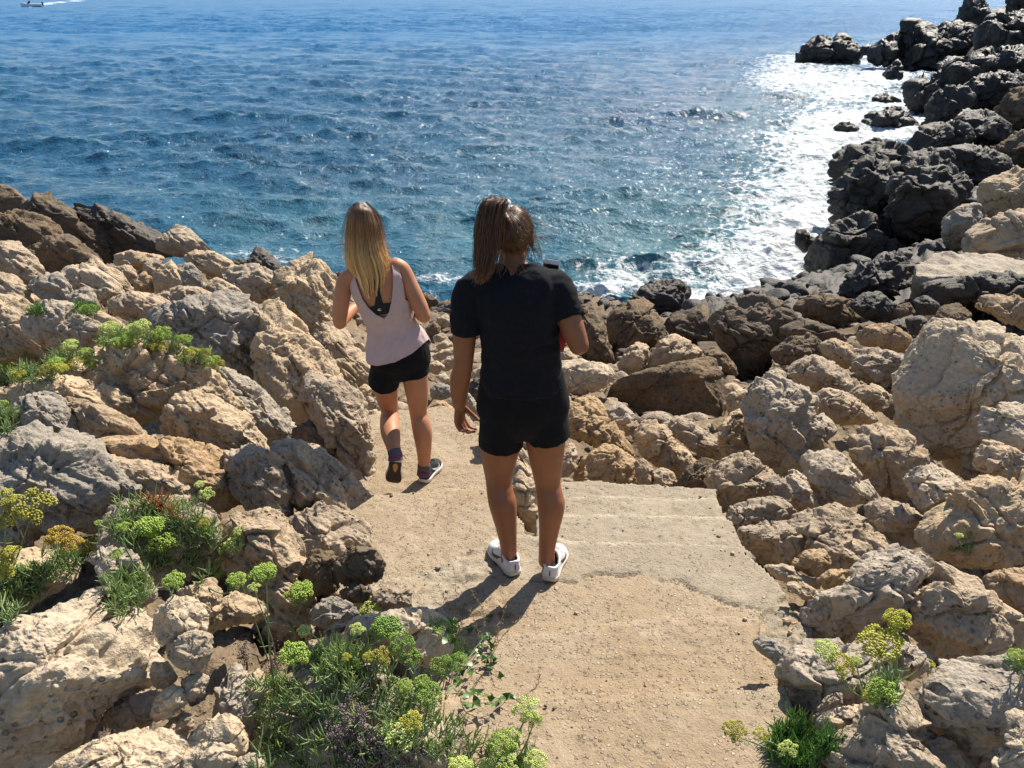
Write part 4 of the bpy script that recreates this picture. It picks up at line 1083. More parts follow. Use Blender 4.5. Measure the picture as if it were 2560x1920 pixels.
def build_path():
    g = 0.0105
    xs = np.arange(-2.3, 2.3, g)
    ys = np.arange(1.0, 6.0, g)
    X, Y = np.meshgrid(xs, ys)
    x, y = X.ravel(), Y.ravel()
    z, zn = path_height(x, y)
    cr = [WZ(u * 1.1573, v * 1.1573, CAMZ - 2.40)[:2] for u, v in CRACK_LINE]
    dmin = np.full(len(x), 9.0)
    wob = 0.010 * perlin(np.stack([x * 30, y * 30, x * 0], -1), 2) + 0.014 * perlin(np.stack([x * 9, y * 9, x * 0], -1), 3)
    for (ax, ay), (bx, by) in zip(cr[:-1], cr[1:]):
        t = np.clip(((x - ax) * (bx - ax) + (y - ay) * (by - ay)) / ((bx - ax) ** 2 + (by - ay) ** 2), 0, 1)
        dmin = np.minimum(dmin, np.hypot(x - ax - t * (bx - ax), y - ay - t * (by - ay)))
    dmin = np.abs(dmin + wob)
    q = np.stack([x, y, x * 0], -1)
    # the older sandy slab ends in a ragged line on the landing
    south = poly_in(x, y, [tuple(c) for c in cr] + [tuple(WZ(u * 1.1573, v * 1.1573, CAMZ - 2.4)[:2]) for u, v in [(1700, 1420), (1000, 1480), (930, 1330), (1000, 1290)]])
    land = np.array([ZONES[k][0] == 'landing' if k >= 0 else False for k in range(-1, len(ZONES))])[zn + 1]
    rough = np.where(land, 0.5, 1.0)
    z = z + 0.010 * fbm(q * 2.0, 2, 3) + rough * 0.0045 * fbm(q * 18, 2, 9)
    z = np.where(land & ~south, z + 0.003 * sstep(0.0, 0.05, dmin), z)
    z = np.where(land, z - 0.022 * sstep(0.0075, 0.0, dmin), z)
    # rough broken mortar on the left of the landing and the worn front edges
    left = land & (x < 0.25)
    z = np.where(left, z + (0.020 * facet(q * 11 + 0.2 * fbm(q * 8, 2, 4)[:, None], 12)[0] + 0.010 * fbm(q * 26, 3, 5)) * sstep(0.10, -0.12, x + 0.10 * perlin(q * 5, 6)), z)
    idx = np.arange(len(x)).reshape(X.shape)
    f = np.stack([idx[:-1, :-1], idx[:-1, 1:], idx[1:, 1:], idx[1:, :-1]], -1).reshape(-1, 4)
    g2 = z.reshape(X.shape)
    lo = g2.copy()
    for dx in range(-3, 4):
        for dy in range(-3, 4):
            if dx * dx + dy * dy <= 9:
                s_ = np.roll(np.roll(g2, dx, 1), dy, 0)
                lo = np.where(s_ > -50, np.minimum(lo, s_), lo)
    dr = np.clip(g2 - lo, 0, 0.22)
    wear = 0.6 + 0.8 * perlin(q * 6, 21).reshape(X.shape)
    z = np.where(z > -50, (g2 - np.clip(wear, 0.15, 1.4) * 0.07 * dr).ravel(), z)
    EDGE = np.where(z > -50, (sstep(0.03, 0.12, dr) * np.clip(0.35 + 0.9 * perlin(q * 9, 31).reshape(X.shape), 0, 1)).ravel(), 0)
    # a narrow slot cut in one tread
    sl_ = poly_in(x, y, [tuple(WZ(a_, b_, CAMZ - 2.40)[:2]) for a_, b_ in [(1731, 1311), (1741, 1309), (1762, 1331), (1754, 1335)]])
    z = np.where(sl_, z - 0.05, z)
    # rough mortar along the right side of the landing
    rm_ = land & poly_in(x, y, [tuple(WZ(a_ * 1.1573, b_ * 1.1573, CAMZ - 2.40)[:2]) for a_, b_ in [(1640, 1330), (1690, 1290), (1720, 1270), (1800, 1320), (1800, 1480), (1660, 1480)]])
    z = np.where(rm_, z + 0.016 * facet(q * 26, 14)[0] + 0.012 * fbm(q * 20, 3, 15) - 0.012, z)
    # skirts: vertices just outside fall away
    out = z < -50
    zz = z.copy().reshape(X.shape)
    o2 = out.reshape(X.shape)
    fill = np.full(X.shape, -99.0)
    for dx in (-1, 0, 1):
        for dy in (-1, 0, 1):
            s = np.roll(np.roll(zz, dx, 1), dy, 0)
            fill = np.maximum(fill, s)
    ring = o2 & (fill > -50)
    zz[ring] = fill[ring] - 0.30
    z = zz.ravel()
    znr = zn.reshape(X.shape).copy()
    zf = np.full(X.shape, -1)
    for dx in (-1, 0, 1):
        for dy in (-1, 0, 1):
            zf = np.maximum(zf, np.roll(np.roll(znr, dx, 1), dy, 0))
    znr[ring] = zf[ring]
    zn = znr.ravel()
    okf = (z[f] > -50).all(1)
    f = f[okf]
    # every face belongs to the highest zone it touches
    fz = zn[f].max(1)
    names = np.array([z_[0] for z_ in ZONES])
    for nm in ('path', 'steps', 'landing', 'slab'):
        sel = names[fz] == nm
        ff = f[sel]
        used, inv = np.unique(ff, return_inverse=True)
        mi = None
        if nm == 'landing':
            c = south[ff].mean(1) > 0.5
            mats = [MC[2], MC[0], MC[1]]
            rx = x[ff].mean(1)
            rx = rx + 0.12 * perlin(q * 4, 16)[ff].mean(1) + 0.06 * perlin(q * 13, 17)[ff].mean(1)
            mi = np.where(c, 1, np.where(rx > 0.10, 2, 0))
        elif nm == 'steps':
            mats = MC[1]
        else:
            mats = MC[0]
        pn = {'path': 'path', 'steps': 'path_steps', 'landing': 'path_landing', 'slab': 'path_slab'}[nm]
        ob = nobj(pn, np.stack([x, y, z], -1)[used], inv.reshape(-1, 4), mats, fmat=mi)
        fattr(ob, 'edge', EDGE[used] * (0.55 if nm in ('steps', 'landing') else 0.12))
        tag(ob, kind='structure')


# ------------------------------------------------------------------ sea
FOAM_GLITTER = [  # native photo points: u, v, half width, half height, strength; surf plus sun glitter painted as white blobs
    (1990, 160, 140, 28, .72), (2080, 205, 150, 26, .66), (2150, 235, 110, 26, .75), (2210, 190, 60, 18, .9), (1960, 200, 110, 25, .7), (2240, 300, 70, 30, 1.0), (2180, 335, 110, 24, .8), (2080, 290, 90, 26, .62),
    (2010, 360, 90, 30, .55), (1985, 420, 60, 40, .5), (2040, 480, 60, 60, .6), (2010, 560, 70, 40, .75), (1990, 640, 80, 40, .95), (1930, 690, 110, 36, .95), (1830, 735, 110, 30, .85), (1720, 760, 100, 22, .9),
    (1500, 745, 60, 34, .75), (1460, 790, 46, 34, .95), (1560, 700, 60, 30, .45), (1110, 700, 60, 14, .6), (1160, 735, 40, 16, .5), (1060, 690, 60, 12, .5), (620, 640, 60, 14, .85), (690, 620, 90, 16, .5), (720, 655, 60, 14, .6),
    (100, 12, 14, 3.5, 1.2), (122, 9, 14, 3, 1.2), (150, 6, 20, 2.6, 1.1), (190, 2, 26, 2.4, 1.0), (240, -3, 30, 2.2, .9), (76, 17, 5, 2.6, 1.0), (1400, 700, 200, 40, .28), (1900, 520, 160, 140, .30),
    (1000, 770, 60, 20, .5), (1960, 250, 160, 50, .35), (1930, 470, 130, 70, .62), (1960, 620, 130, 60, .6), (2060, 360, 110, 40, .5), (1840, 640, 120, 70, .45), (1700, 690, 160, 50, .45), (1900, 330, 150, 40, .4), (2090, 420, 60, 60, .6), (1640, 560, 160, 60, .25), (1550, 650, 200, 40, .3)]


def build_sea():
    nr, nc = 900, 1050
    vs = np.concatenate([np.linspace(-43.5, -20, 60), np.linspace(-19.6, 80, 200), np.linspace(80.6, 900, nr - 260)])
    yn = (960 - vs) / (FOC * 2560)
    dep = PITCH - np.arctan(yn)
    rr = CAMZ / np.tan(dep)
    az = np.linspace(-math.radians(41), math.radians(41), nc)
    Rr = np.repeat(rr[:, None], nc, 1)
    A = np.repeat(az[None, :], nr, 0)
    # distance measured along the forward axis so that rows run level across the picture
    y0 = Rr.ravel()
    x0 = (Rr * np.tan(A)).ravel()
    sp = np.abs(np.gradient(rr))
    SPN = np.repeat(sp[:, None], nc, 1).ravel()
    spc = (Rr * (az[1] - az[0]) / np.cos(A) ** 2).ravel()
    rs = np.random.RandomState(4)
    h = np.zeros_like(x0)
    dx = np.zeros_like(x0)
    dy = np.zeros_like(x0)
    nw = 84
    lam = np.exp(np.linspace(math.log(0.30), math.log(10.0), nw))
    patch = np.clip(1 + 0.5 * fbm(np.stack([x0 * 0.06, y0 * 0.06, x0 * 0], -1), 2, 8), 0.75, 1.12)
    ca_, sa_ = math.cos(0.35), math.sin(0.35)
    streak = np.clip(1 + 0.9 * fbm(np.stack([(x0 * ca_ + y0 * sa_) * 0.035, (y0 * ca_ - x0 * sa_) * 0.22, x0 * 0], -1), 3, 18), 0.5, 1.45)
    for k in range(nw):
        L = lam[k] * (1 + 0.1 * rs.uniform(-1, 1))
        th = math.radians(-104) + rs.normal(0, 0.55)
        kx, ky = math.cos(th) * 2 * math.pi / L, math.sin(th) * 2 * math.pi / L
        slope = 0.052 * (L / 0.8) ** 0.25 if L < 0.8 else 0.052 if L < 2.2 else 0.050 * (2.2 / L) ** 1.15
        a = slope * L / (2 * math.pi)
        es = np.maximum(SPN * abs(math.sin(th)), spc * abs(math.cos(th)))
        att = sstep(1.8, 3.6, L / np.maximum(es, 1e-6))
        m = att > 0.001
        ph = kx * x0[m] + ky * y0[m] + rs.uniform(0, 6.283)
        am = a * att[m] * (patch[m] if L > 1.3 else patch[m] * streak[m])
        h[m] += am * np.cos(ph)
        dx[m] -= math.cos(th) * am * np.sin(ph) * 0.7
        dy[m] -= math.sin(th) * am * np.sin(ph) * 0.7
    uv = pixel_of(np.stack([x0, y0, x0 * 0], -1))
    foam = np.zeros_like(x0)  # surf cover, also whitened where sun glitter is painted in
    for u, v, ru, rv, s in FOAM_GLITTER:
        foam = foam + s * np.exp(-(((uv[:, 0] - u) / ru) ** 2 + ((uv[:, 1] - v) / rv) ** 2) * 0.9) * (1 - np.clip(foam, 0, 1) * 0.6)
    sd = shore_dist(x0, y0)
    sh_n = 0.55 + 0.9 * fbm(np.stack([x0 * 0.35, y0 * 0.35, x0 * 0], -1), 3, 51)
    foam = foam + np.where((sd > 0) & (x0 > -6), 0.85 * np.exp(-sd / (0.45 + 0.022 * y0)) * np.clip(sh_n, 0, 1.4), 0)
    for u_, v_, d_, r_ in [(2068, 150, 71, 3.2), (2216, 150, 67, 3.0), (2228, 188, 57, 1.6), (2206, 255, 48, 1.8), (2224, 318, 39.7, 2.4), (2116, 315, 39, 1.2), (2012, 600, 20, 1.0), (1610, 745, 14.5, .9)]:
        c_ = WZ(u_, v_, 0.0)
        foam = foam + 0.8 * np.exp(-np.abs(np.hypot(x0 - c_[0], (y0 - c_[1]) * .8) - r_ * .7) / (r_ * 0.6)) * np.clip(sh_n, 0, 1.4)
    foam = np.clip(foam, 0, 1.25)
    h = h + 0.10 * foam * np.clip(60 / np.maximum(y0, 8), 0, 1) * (ridged(np.stack([x0 * 1.6, y0 * 1.6, x0 * 0], -1), 3, 5) * 0.6)
    shallow = np.zeros_like(x0)
    for u, v, ru, rv, s in [(1700, 620, 420, 220, 1.0), (2000, 420, 260, 200, .8), (1250, 600, 320, 140, .7), (800, 560, 400, 110, .5), (2050, 220, 180, 90, .6), (1450, 420, 500, 160, .35)]:
        shallow = np.maximum(shallow, s * np.exp(-(((uv[:, 0] - u) / ru) ** 2 + ((uv[:, 1] - v) / rv) ** 2)))
    idx = np.arange(nr * nc).reshape(nr, nc)
    f = np.stack([idx[1:, :-1], idx[1:, 1:], idx[:-1, 1:], idx[:-1, :-1]], -1).reshape(-1, 4)
    o = nobj('sea_water', np.stack([x0 + dx, y0 + dy, h], -1), f)
    tag(o, kind='structure')
    fattr(o, 'foam', foam)  # carries the painted sun glitter as well as real surf
    fattr(o, 'shallow', shallow)
    m, nt, b = new_mat('sea_water')
    t = NT(nt)
    p = t.pos()
    at = t.n('ShaderNodeAttribute', attribute_name='foam').outputs['Fac']
    sh = t.n('ShaderNodeAttribute', attribute_name='shallow').outputs['Fac']
    sx = t.n('ShaderNodeSeparateXYZ')
    t.link(p, sx.inputs[0])
    deep = t.mix(t.rng(sx.outputs[1], 14, 120), (0.014, 0.076, 0.138), (0.022, 0.128, 0.290))
    col = t.mix(sh, deep, (0.038, 0.135, 0.165))
    crest = t.rng(sx.outputs[2], 0.02, 0.30, 0, 0.4)
    col = t.mix(crest, col, (0.022, 0.115, 0.155))
    # small ripples
    n1 = t.noise(p, 3.6, 4, 0.6, 0.5)
    n2 = t.noise(p, 11, 4, 0.6, 0.6)
    far = t.noise(p, 0.9, 5, 0.65, 0.4)
    nrm = t.bump(t.math('ADD', t.math('MULTIPLY', n1, 0.75), t.math('MULTIPLY', n2, 0.28)), 1.0, 0.13)
    nrm = t.bump(far, 0.5, 0.45, nrm)
    # foam and painted sun glitter: lace and patches
    w1 = t.noise(p, 1.1, 6, 0.62, 1.6)
    v1 = t.n('ShaderNodeTexVoronoi', feature='DISTANCE_TO_EDGE')
    v1.inputs['Scale'].default_value = 1.9
    mp = t.n('ShaderNodeVectorMath', operation='ADD')
    dist = t.n('ShaderNodeTexNoise')
    dist.inputs['Scale'].default_value = 1.7
    dist.inputs['Detail'].default_value = 4
    t.link(p, dist.inputs['Vector'])
    dsc = t.n('ShaderNodeVectorMath', operation='SCALE')
    dsc.inputs['Scale'].default_value = 0.9
    t.link(dist.outputs['Color'], dsc.inputs[0])
    t.link(p, mp.inputs[0])
    t.link(dsc.outputs[0], mp.inputs[1])
    t.link(mp.outputs[0], v1.inputs['Vector'])
    lace = t.rng(v1.outputs['Distance'], 0.0, 0.20, 1, 0)
    dens = t.math('ADD', t.math('ADD', at, t.math('MULTIPLY', t.math('SUBTRACT', w1, 0.5), 1.5)), t.math('MULTIPLY', lace, 0.34))
    dens = t.math('ADD', dens, t.math('MULTIPLY', t.math('SUBTRACT', t.noise(p, 4.5, 5, 0.65, 0.8), 0.5), 0.9))
    fo = t.rng(dens, 0.62, 1.30)
    fo = t.math('MULTIPLY', fo, t.rng(at, 0.08, 0.22))
    # whitecaps
    wc = t.rng(t.math('ADD', sx.outputs[2], t.math('MULTIPLY', t.math('SUBTRACT', w1, 0.5), 0.5)), 0.33, 0.45, 0, 0.0)
    col = t.mix(fo, col, (0.60, 0.63, 0.64))
    t.link(col, b.inputs['Base Color'])
    rg = t.math('MAXIMUM', t.rng(fo, 0, 1, 0.0, 0.75, False), t.rng(sx.outputs[1], 15, 110, 0.055, 0.24, False))
    t.link(rg, b.inputs['Roughness'])
    b.inputs['IOR'].default_value = 1.333
    t.link(t.rng(sx.outputs[1], 25, 120, 0.5, 0.11, True), b.inputs['Specular IOR Level'])
    t.link(nrm, b.inputs['Normal'])
    o.data.materials.append(m)
    return o


# ------------------------------------------------------------------ loose rubble between the boulders
def rubble():
    rs = np.random.RandomState(21)
    bases = []
    for k in range(16):
        v, f = ico(3)
        v = v.copy()
        for c in range(7):
            nv = rs.normal(0, 1, 3)
            nv /= np.linalg.norm(nv)
            pr = v @ nv
            v = v - (np.maximum(0, pr - rs.uniform(0.5, 0.8)) * 0.95)[:, None] * nv[None, :]
        v = v * np.array([rs.uniform(.8, 1.3), rs.uniform(.7, 1.1), rs.uniform(.5, .9)])
        v = v + 0.10 * fbm(v.astype(np.float32) * 2 + k * 7, 3, k)[:, None] * v
        bases.append(v)
    f0 = ico(3)[1]
    x, y, z, ny, nx = TERR
    uv = pixel_of(np.stack([x, y, z], -1))
    ok = (uv[:, 0] > -60) & (uv[:, 0] < 2620) & (uv[:, 1] < 1960) & (y < 17) & (z > 0.15) & (path_limit(x, y) > 50)
    w = ok * (0.25 + 1.0 * np.exp(-((uv[:, 0] - 1120) / 330) ** 2) + 0.6 * np.exp(-((uv[:, 0] - 1750) / 420) ** 2)) * np.clip(y, 1, 9) ** 1.5
    pick = rs.choice(len(x), 2600, p=w / w.sum(), replace=False)
    V, F, off = [], [], 0
    for i in pick:
        b = bases[rs.randint(16)]
        r = min(0.12, 0.016 * math.exp(rs.normal(0.7, 0.65))) * (0.6 + y[i] / 9)
        a = rs.uniform(0, 6.28)
        R2 = np.array([[math.cos(a), -math.sin(a), 0], [math.sin(a), math.cos(a), 0], [0, 0, 1]])
        V.append(b @ R2.T * r + np.array([x[i], y[i], z[i] - r * 0.15]))
        F.append(f0 + off)
        off += len(b)
    o = nobj('rubble', np.concatenate(V), np.concatenate(F), [MR['tan'], MR['earth'], MR['ochre'], MR['brown'], MR['dark']], smooth=False,
             fmat=np.repeat(np.where(y[pick] > 12.4, 4, np.where(y[pick] + rs.normal(0, .8, len(pick)) > 9.6, 3, rs.choice(3, len(pick), p=[.5, .3, .2]))), len(f0)))
    tag(o, kind='stuff')


# ------------------------------------------------------------------ the boat far out and a small thing on the mortar
def motorboat():
    P = WZ(80, 16.5, 0.0)
    root = empty('motorboat', P)
    tag(root, 'small white motorboat trailing a white wake far out on the sea', 'boat')
    hd = math.radians(200)
    fx, fy = np.array([math.cos(hd), math.sin(hd), 0]), np.array([-math.sin(hd), math.cos(hd), 0])
    Q = lambda a, b, c: P + fx * a + fy * b + np.array([0, 0, c])
    st = [(-2.2, .85, .55), (-1.2, .95, .58), (0, .95, .62), (1.0, .80, .70), (1.8, .45, .82), (2.3, .05, .92)]
    V, F = [], []
    for a, w, h in st:
        V += [Q(a, -w, h), Q(a, -w * .75, .1), Q(a, 0, -.15), Q(a, w * .75, .1), Q(a, w, h)]
    for i in range(len(st) - 1):
        for j in range(4):
            F.append((i * 5 + j, i * 5 + j + 1, (i + 1) * 5 + j + 1, (i + 1) * 5 + j))
        F.append((i * 5 + 4, i * 5, (i + 1) * 5, (i + 1) * 5 + 4))
    F.append((0, 4, 3, 2, 1))
    wm, nt, b = new_mat('boat_white')
    t = NT(nt)
    t.link(t.mix(t.noise(t.pos(), 3), (0.62, 0.63, 0.65), (0.74, 0.74, 0.75)), b.inputs['Base Color'])
    dm, nt, b = new_mat('boat_dark')
    t = NT(nt)
    t.link(t.mix(t.noise(t.pos(), 3), (0.03, 0.035, 0.05), (0.05, 0.055, 0.07)), b.inputs['Base Color'])
    nobj('hull', V, F, wm, root, smooth=False)
    V = [Q(.3, -.6, .66), Q(.3, .6, .66), Q(.9, .5, .72), Q(.9, -.5, .72), Q(.1, -.5, 1.25), Q(.1, .5, 1.25), Q(.35, .45, 1.25), Q(.35, -.45, 1.25)]
    nobj('windscreen', V, [(0, 1, 2, 3), (4, 7, 6, 5), (0, 4, 5, 1), (1, 5, 6, 2), (2, 6, 7, 3), (3, 7, 4, 0)], dm, root, smooth=False)
    V = [Q(a, b_, c) for a in (-2.5, -2.15) for b_ in (-.2, .2) for c in (0.1, 1.0)]
    nobj('engine', V, [(0, 1, 3, 2), (4, 6, 7, 5), (0, 4, 5, 1), (2, 3, 7, 6), (0, 2, 6, 4), (1, 5, 7, 3)], dm, root, smooth=False)


motorboat()


def butt():
    P = WZ(1986, 1561, CAMZ - 2.385)
    n = 12
    ax = np.array([0.9, 0.35, 0.0]) / math.hypot(.9, .35)
    up = np.array([0, 0, 1.0])
    sd = np.cross(ax, up)
    prof = [(-.013, .0034), (-.0125, .004), (0, .0041), (.0125, .004), (.013, .0032)]
    V = [P + ax * a + (sd * math.cos(q) + up * math.sin(q)) * r + up * .006 for a, r in prof for q in np.linspace(0, 2 * math.pi, n, endpoint=False)]
    F = [(i * n + j, i * n + (j + 1) % n, (i + 1) * n + (j + 1) % n, (i + 1) * n + j) for i in range(4) for j in range(n)] + [tuple(range(n))[::-1], tuple(range(4 * n, 5 * n))]
    m, nt, b = new_mat('filter_orange')
    t = NT(nt)
    t.link(t.mix(t.noise(t.pos(), 400), (0.50, 0.17, 0.05), (0.62, 0.26, 0.09)), b.inputs['Base Color'])
    o = nobj('cigarette_butt', V, F, m)
    tag(o, 'tiny orange cigarette butt on the grey mortar beside the slanting rock', 'cigarette butt')


butt()


def grit():
    """loose grit and tiny stones lying on the concrete"""
    rs = np.random.RandomState(77)
    v0, f0 = ico(2)
    V, F, M, off = [], [], [], 0
    while len(M) < 620:
        x, y = rs.uniform(-1.3, 1.6, 1), rs.uniform(1.3, 5.2, 1)
        z, zn = path_height(x, y)
        if z[0] < -50:
            continue
        near = path_height(x + 0.14, y)[0][0] < -50 or path_height(x - 0.14, y)[0][0] < -50 or abs(path_height(x, y - 0.06)[0][0] - z[0]) > .02
        if not near and rs.uniform() < 0.72:
            continue
        r = min(0.013, 0.0022 * math.exp(rs.normal(0.25, 0.5))) * (1.5 if near else 1.0)
        b = v0 * np.array([rs.uniform(.7, 1.4), rs.uniform(.7, 1.2), rs.uniform(.45, .8)]) * r * (1 + 0.25 * rs.normal(0, 1, (len(v0), 1)) * 0.6)
        a = rs.uniform(0, 6.28)
        b = b @ np.array([[math.cos(a), math.sin(a), 0], [-math.sin(a), math.cos(a), 0], [0, 0, 1]])
        V.append(b + np.array([x[0], y[0], z[0] + r * .35]))
        F.append(f0 + off)
        off += len(b)
        M.append(rs.choice(3, p=[.5, .25, .25]))
    o = nobj('grit', np.concatenate(V), np.concatenate(F), [MR['tan'], MR['brown'], MR['pale']], smooth=False, fmat=np.repeat(M, len(f0)))
    tag(o, kind='stuff')


grit()
build_path()
TERR = build_terrain()
rubble()
build_sea()
# ------------------------------------------------------------------ plants
def leaf_mat(name, lo, mid, hi, rough=0.5, trans=0.25):
    m, nt, b = new_mat(name)
    t = NT(nt)
    at = t.n('ShaderNodeAttribute', attribute_name='tone').outputs['Fac']
    rp = t.n('ShaderNodeValToRGB')
    t.link(at, rp.inputs[0])
    el = rp.color_ramp.elements
    el.new(0.5)
    for e, (q, c) in zip(el, ((0, lo), (0.5, mid), (1, hi))):
        e.position = q
        e.color = c + (1,)
    n = t.noise(t.pos(), 60, 3, 0.6)
    hv = t.n('ShaderNodeHueSaturation')
    t.link(rp.outputs[0], hv.inputs['Color'])
    t.link(t.rng(n, 0.3, 0.7, 0.8, 1.2, False), hv.inputs['Value'])
    t.link(hv.outputs[0], b.inputs['Base Color'])
    b.inputs['Roughness'].default_value = rough
    b.inputs['Specular IOR Level'].default_value = 0.35
    b.inputs['Subsurface Weight'].default_value = trans
    b.inputs['Subsurface Radius'].default_value = (0.006, 0.008, 0.003)
    b.inputs['Subsurface Scale'].default_value = 1.0
    return m


LEAF = leaf_mat('samphire_leaf', (0.120, 0.185, 0.085), (0.200, 0.275, 0.120), (0.35, 0.40, 0.13))
LEAF_D = leaf_mat('samphire_leaf_dark', (0.050, 0.120, 0.025), (0.085, 0.185, 0.040), (0.16, 0.26, 0.07))
LEAF_R = leaf_mat('samphire_leaf_red', (0.30, 0.09, 0.05), (0.36, 0.13, 0.07), (0.30, 0.20, 0.08))
STEM = leaf_mat('plant_stem', (0.11, 0.17, 0.075), (0.15, 0.21, 0.09), (0.20, 0.25, 0.11))
FL = {
    'green': leaf_mat('flower_green', (0.20, 0.29, 0.045), (0.29, 0.39, 0.065), (0.40, 0.50, 0.11), 0.6),
    'pale': leaf_mat('flower_pale', (0.36, 0.44, 0.10), (0.48, 0.55, 0.16), (0.60, 0.64, 0.26), 0.6),
    'yellow': leaf_mat('flower_yellow', (0.31, 0.30, 0.035), (0.42, 0.39, 0.05), (0.52, 0.49, 0.09), 0.6),
    'olive': leaf_mat('flower_olive', (0.22, 0.20, 0.035), (0.31, 0.28, 0.04), (0.40, 0.36, 0.07), 0.6),
    'dark': leaf_mat('flower_leaf_green', (0.11, 0.19, 0.03), (0.17, 0.27, 0.045), (0.27, 0.38, 0.08), 0.6),
    'ochre': leaf_mat('flower_ochre', (0.32, 0.20, 0.03), (0.44, 0.29, 0.045), (0.50, 0.38, 0.07), 0.6),
}
MAUVE = leaf_mat('dry_mauve_flower', (0.13, 0.085, 0.080), (0.23, 0.16, 0.165), (0.36, 0.28, 0.31), 0.85, 0.05)
DRY = leaf_mat('dry_stalk', (0.20, 0.13, 0.07), (0.30, 0.21, 0.11), (0.38, 0.28, 0.15), 0.8, 0.05)
VINE = leaf_mat('vine_leaf', (0.045, 0.10, 0.022), (0.075, 0.150, 0.030), (0.13, 0.22, 0.05), 0.4)

bpy.context.view_layer.update()
DG = bpy.context.evaluated_depsgraph_get()


def hit(u, v, dflt=None):
    r = unit_(ray(u, v))
    ok, loc, no, ix, ob, mx = SC.ray_cast(DG, V3(CAM), V3(r), distance=60)
    if ok:
        return np.array(loc)
    return W(u, v, dflt or 3.0)


def unit_(v):
    v = np.asarray(v, dtype=np.float64)
    return v / np.linalg.norm(v)


def ptubes(name, lines, mat, parent, seg, tone):
    V, F, off, TN = [], [], 0, []
    ang = np.linspace(0, 2 * math.pi, seg, endpoint=False)
    for (P, r), tn in zip(lines, tone):
        P = np.asarray(P, dtype=np.float64)
        n = len(P)
        T = np.gradient(P, axis=0)
        T /= np.maximum(1e-9, np.linalg.norm(T, axis=1, keepdims=True))
        sd = np.cross(T, np.array([0.31, 0.9, 0.17]))
        sd /= np.maximum(1e-9, np.linalg.norm(sd, axis=1, keepdims=True))
        bk = np.cross(sd, T)
        r = np.broadcast_to(np.asarray(r, dtype=np.float64), (n,))
        ring = P[:, None, :] + (np.cos(ang)[None, :, None] * sd[:, None, :] + np.sin(ang)[None, :, None] * bk[:, None, :]) * r[:, None, None]
        V.append(ring.reshape(-1, 3))
        i, j = np.meshgrid(np.arange(n - 1), np.arange(seg), indexing='ij')
        j2 = (j + 1) % seg
        F.append(np.stack([i * seg + j, i * seg + j2, (i + 1) * seg + j2, (i + 1) * seg + j], -1).reshape(-1, 4) + off)
        off += n * seg
        TN.append(np.repeat(np.clip(tn + np.linspace(-.12, .22, n), 0, 1), seg))
    o = nobj(name, np.vstack(V), np.vstack(F), mat, parent)
    fattr(o, 'tone', np.concatenate(TN))
    return o


# ---- flower heads: three umbels that are copied
PR = np.random.RandomState(99)


def umbel_mesh(seed, n_um=24, cap=62, R=1.0):
    rs = np.random.RandomState(seed)
    iv, fi = ico(1)
    V, F, T, off = [], [], [], 0
    for k in range(n_um):
        q = (k + 0.5) / n_um
        el = math.radians(cap) * math.sqrt(q) * rs.uniform(.9, 1.08)
        az = k * 2.39996 + rs.normal(0, .15)
        dv = np.array([math.sin(el) * math.cos(az), math.sin(el) * math.sin(az), math.cos(el)])
        rr = R * rs.uniform(.88, 1.08)
        c = np.array([0, 0, -0.62]) + dv * rr * np.array([1.12, 1.12, 0.86])
        # its ray
        p0 = np.array([0, 0, -0.95])
        L = np.stack([p0, p0 + (c - p0) * 0.5 + np.array([0, 0, -.05]), c])
        sd = unit_(np.cross(c - p0, [0.3, 0.9, 0.2]))
        bk = unit_(np.cross(sd, c - p0))
        for i, pnt in enumerate(L):
            for a in (0, 2.09, 4.19):
                V.append(pnt + (sd * math.cos(a) + bk * math.sin(a)) * 0.022)
                T.append(0.15)
        for i in range(2):
            for j in range(3):
                F.append((off + i * 3 + j, off + i * 3 + (j + 1) % 3, off + (i + 1) * 3 + (j + 1) % 3))
                F.append((off + i * 3 + j, off + (i + 1) * 3 + (j + 1) % 3, off + (i + 1) * 3 + j))
        off += 9
        m = rs.randint(13, 18)
        ur = 0.235 * R * rs.uniform(.85, 1.1)
        tone = rs.uniform(.25, .75)
        x = unit_(np.cross(dv, [0.1, 0.9, 0.2]))
        y = np.cross(dv, x)
        for i in range(m):
            e2 = math.radians(80) * math.sqrt((i + .5) / m)
            a2 = i * 2.39996 + rs.uniform(0, .5)
            d2 = dv * math.cos(e2) + (x * math.cos(a2) + y * math.sin(a2)) * math.sin(e2)
            cc = c - dv * ur * 0.55 + d2 * ur * rs.uniform(.85, 1.1)
            s = 0.062 * R * rs.uniform(.75, 1.25)
            for w in iv:
                V.append(cc + w * s * np.array([1, 1, .9]))
                T.append(np.clip(tone + rs.uniform(-.25, .25), 0, 1))
            for q3 in fi:
                F.append(tuple(int(z) + off for z in q3))
            off += len(iv)
    me = bpy.data.meshes.new('flower_head')
    me.from_pydata([tuple(map(float, v)) for v in V], [], F)
    me.update()
    me.polygons.foreach_set('use_smooth', np.ones(len(me.polygons), dtype=bool))
    a = me.attributes.new('tone', 'FLOAT', 'POINT')
    a.data.foreach_set('value', np.asarray(T, dtype=np.float32))
    me.materials.append(FL['green'])
    return me


UM = [umbel_mesh(1), umbel_mesh(2, 20, 70), umbel_mesh(3, 28, 55), umbel_mesh(4, 14, 60)]


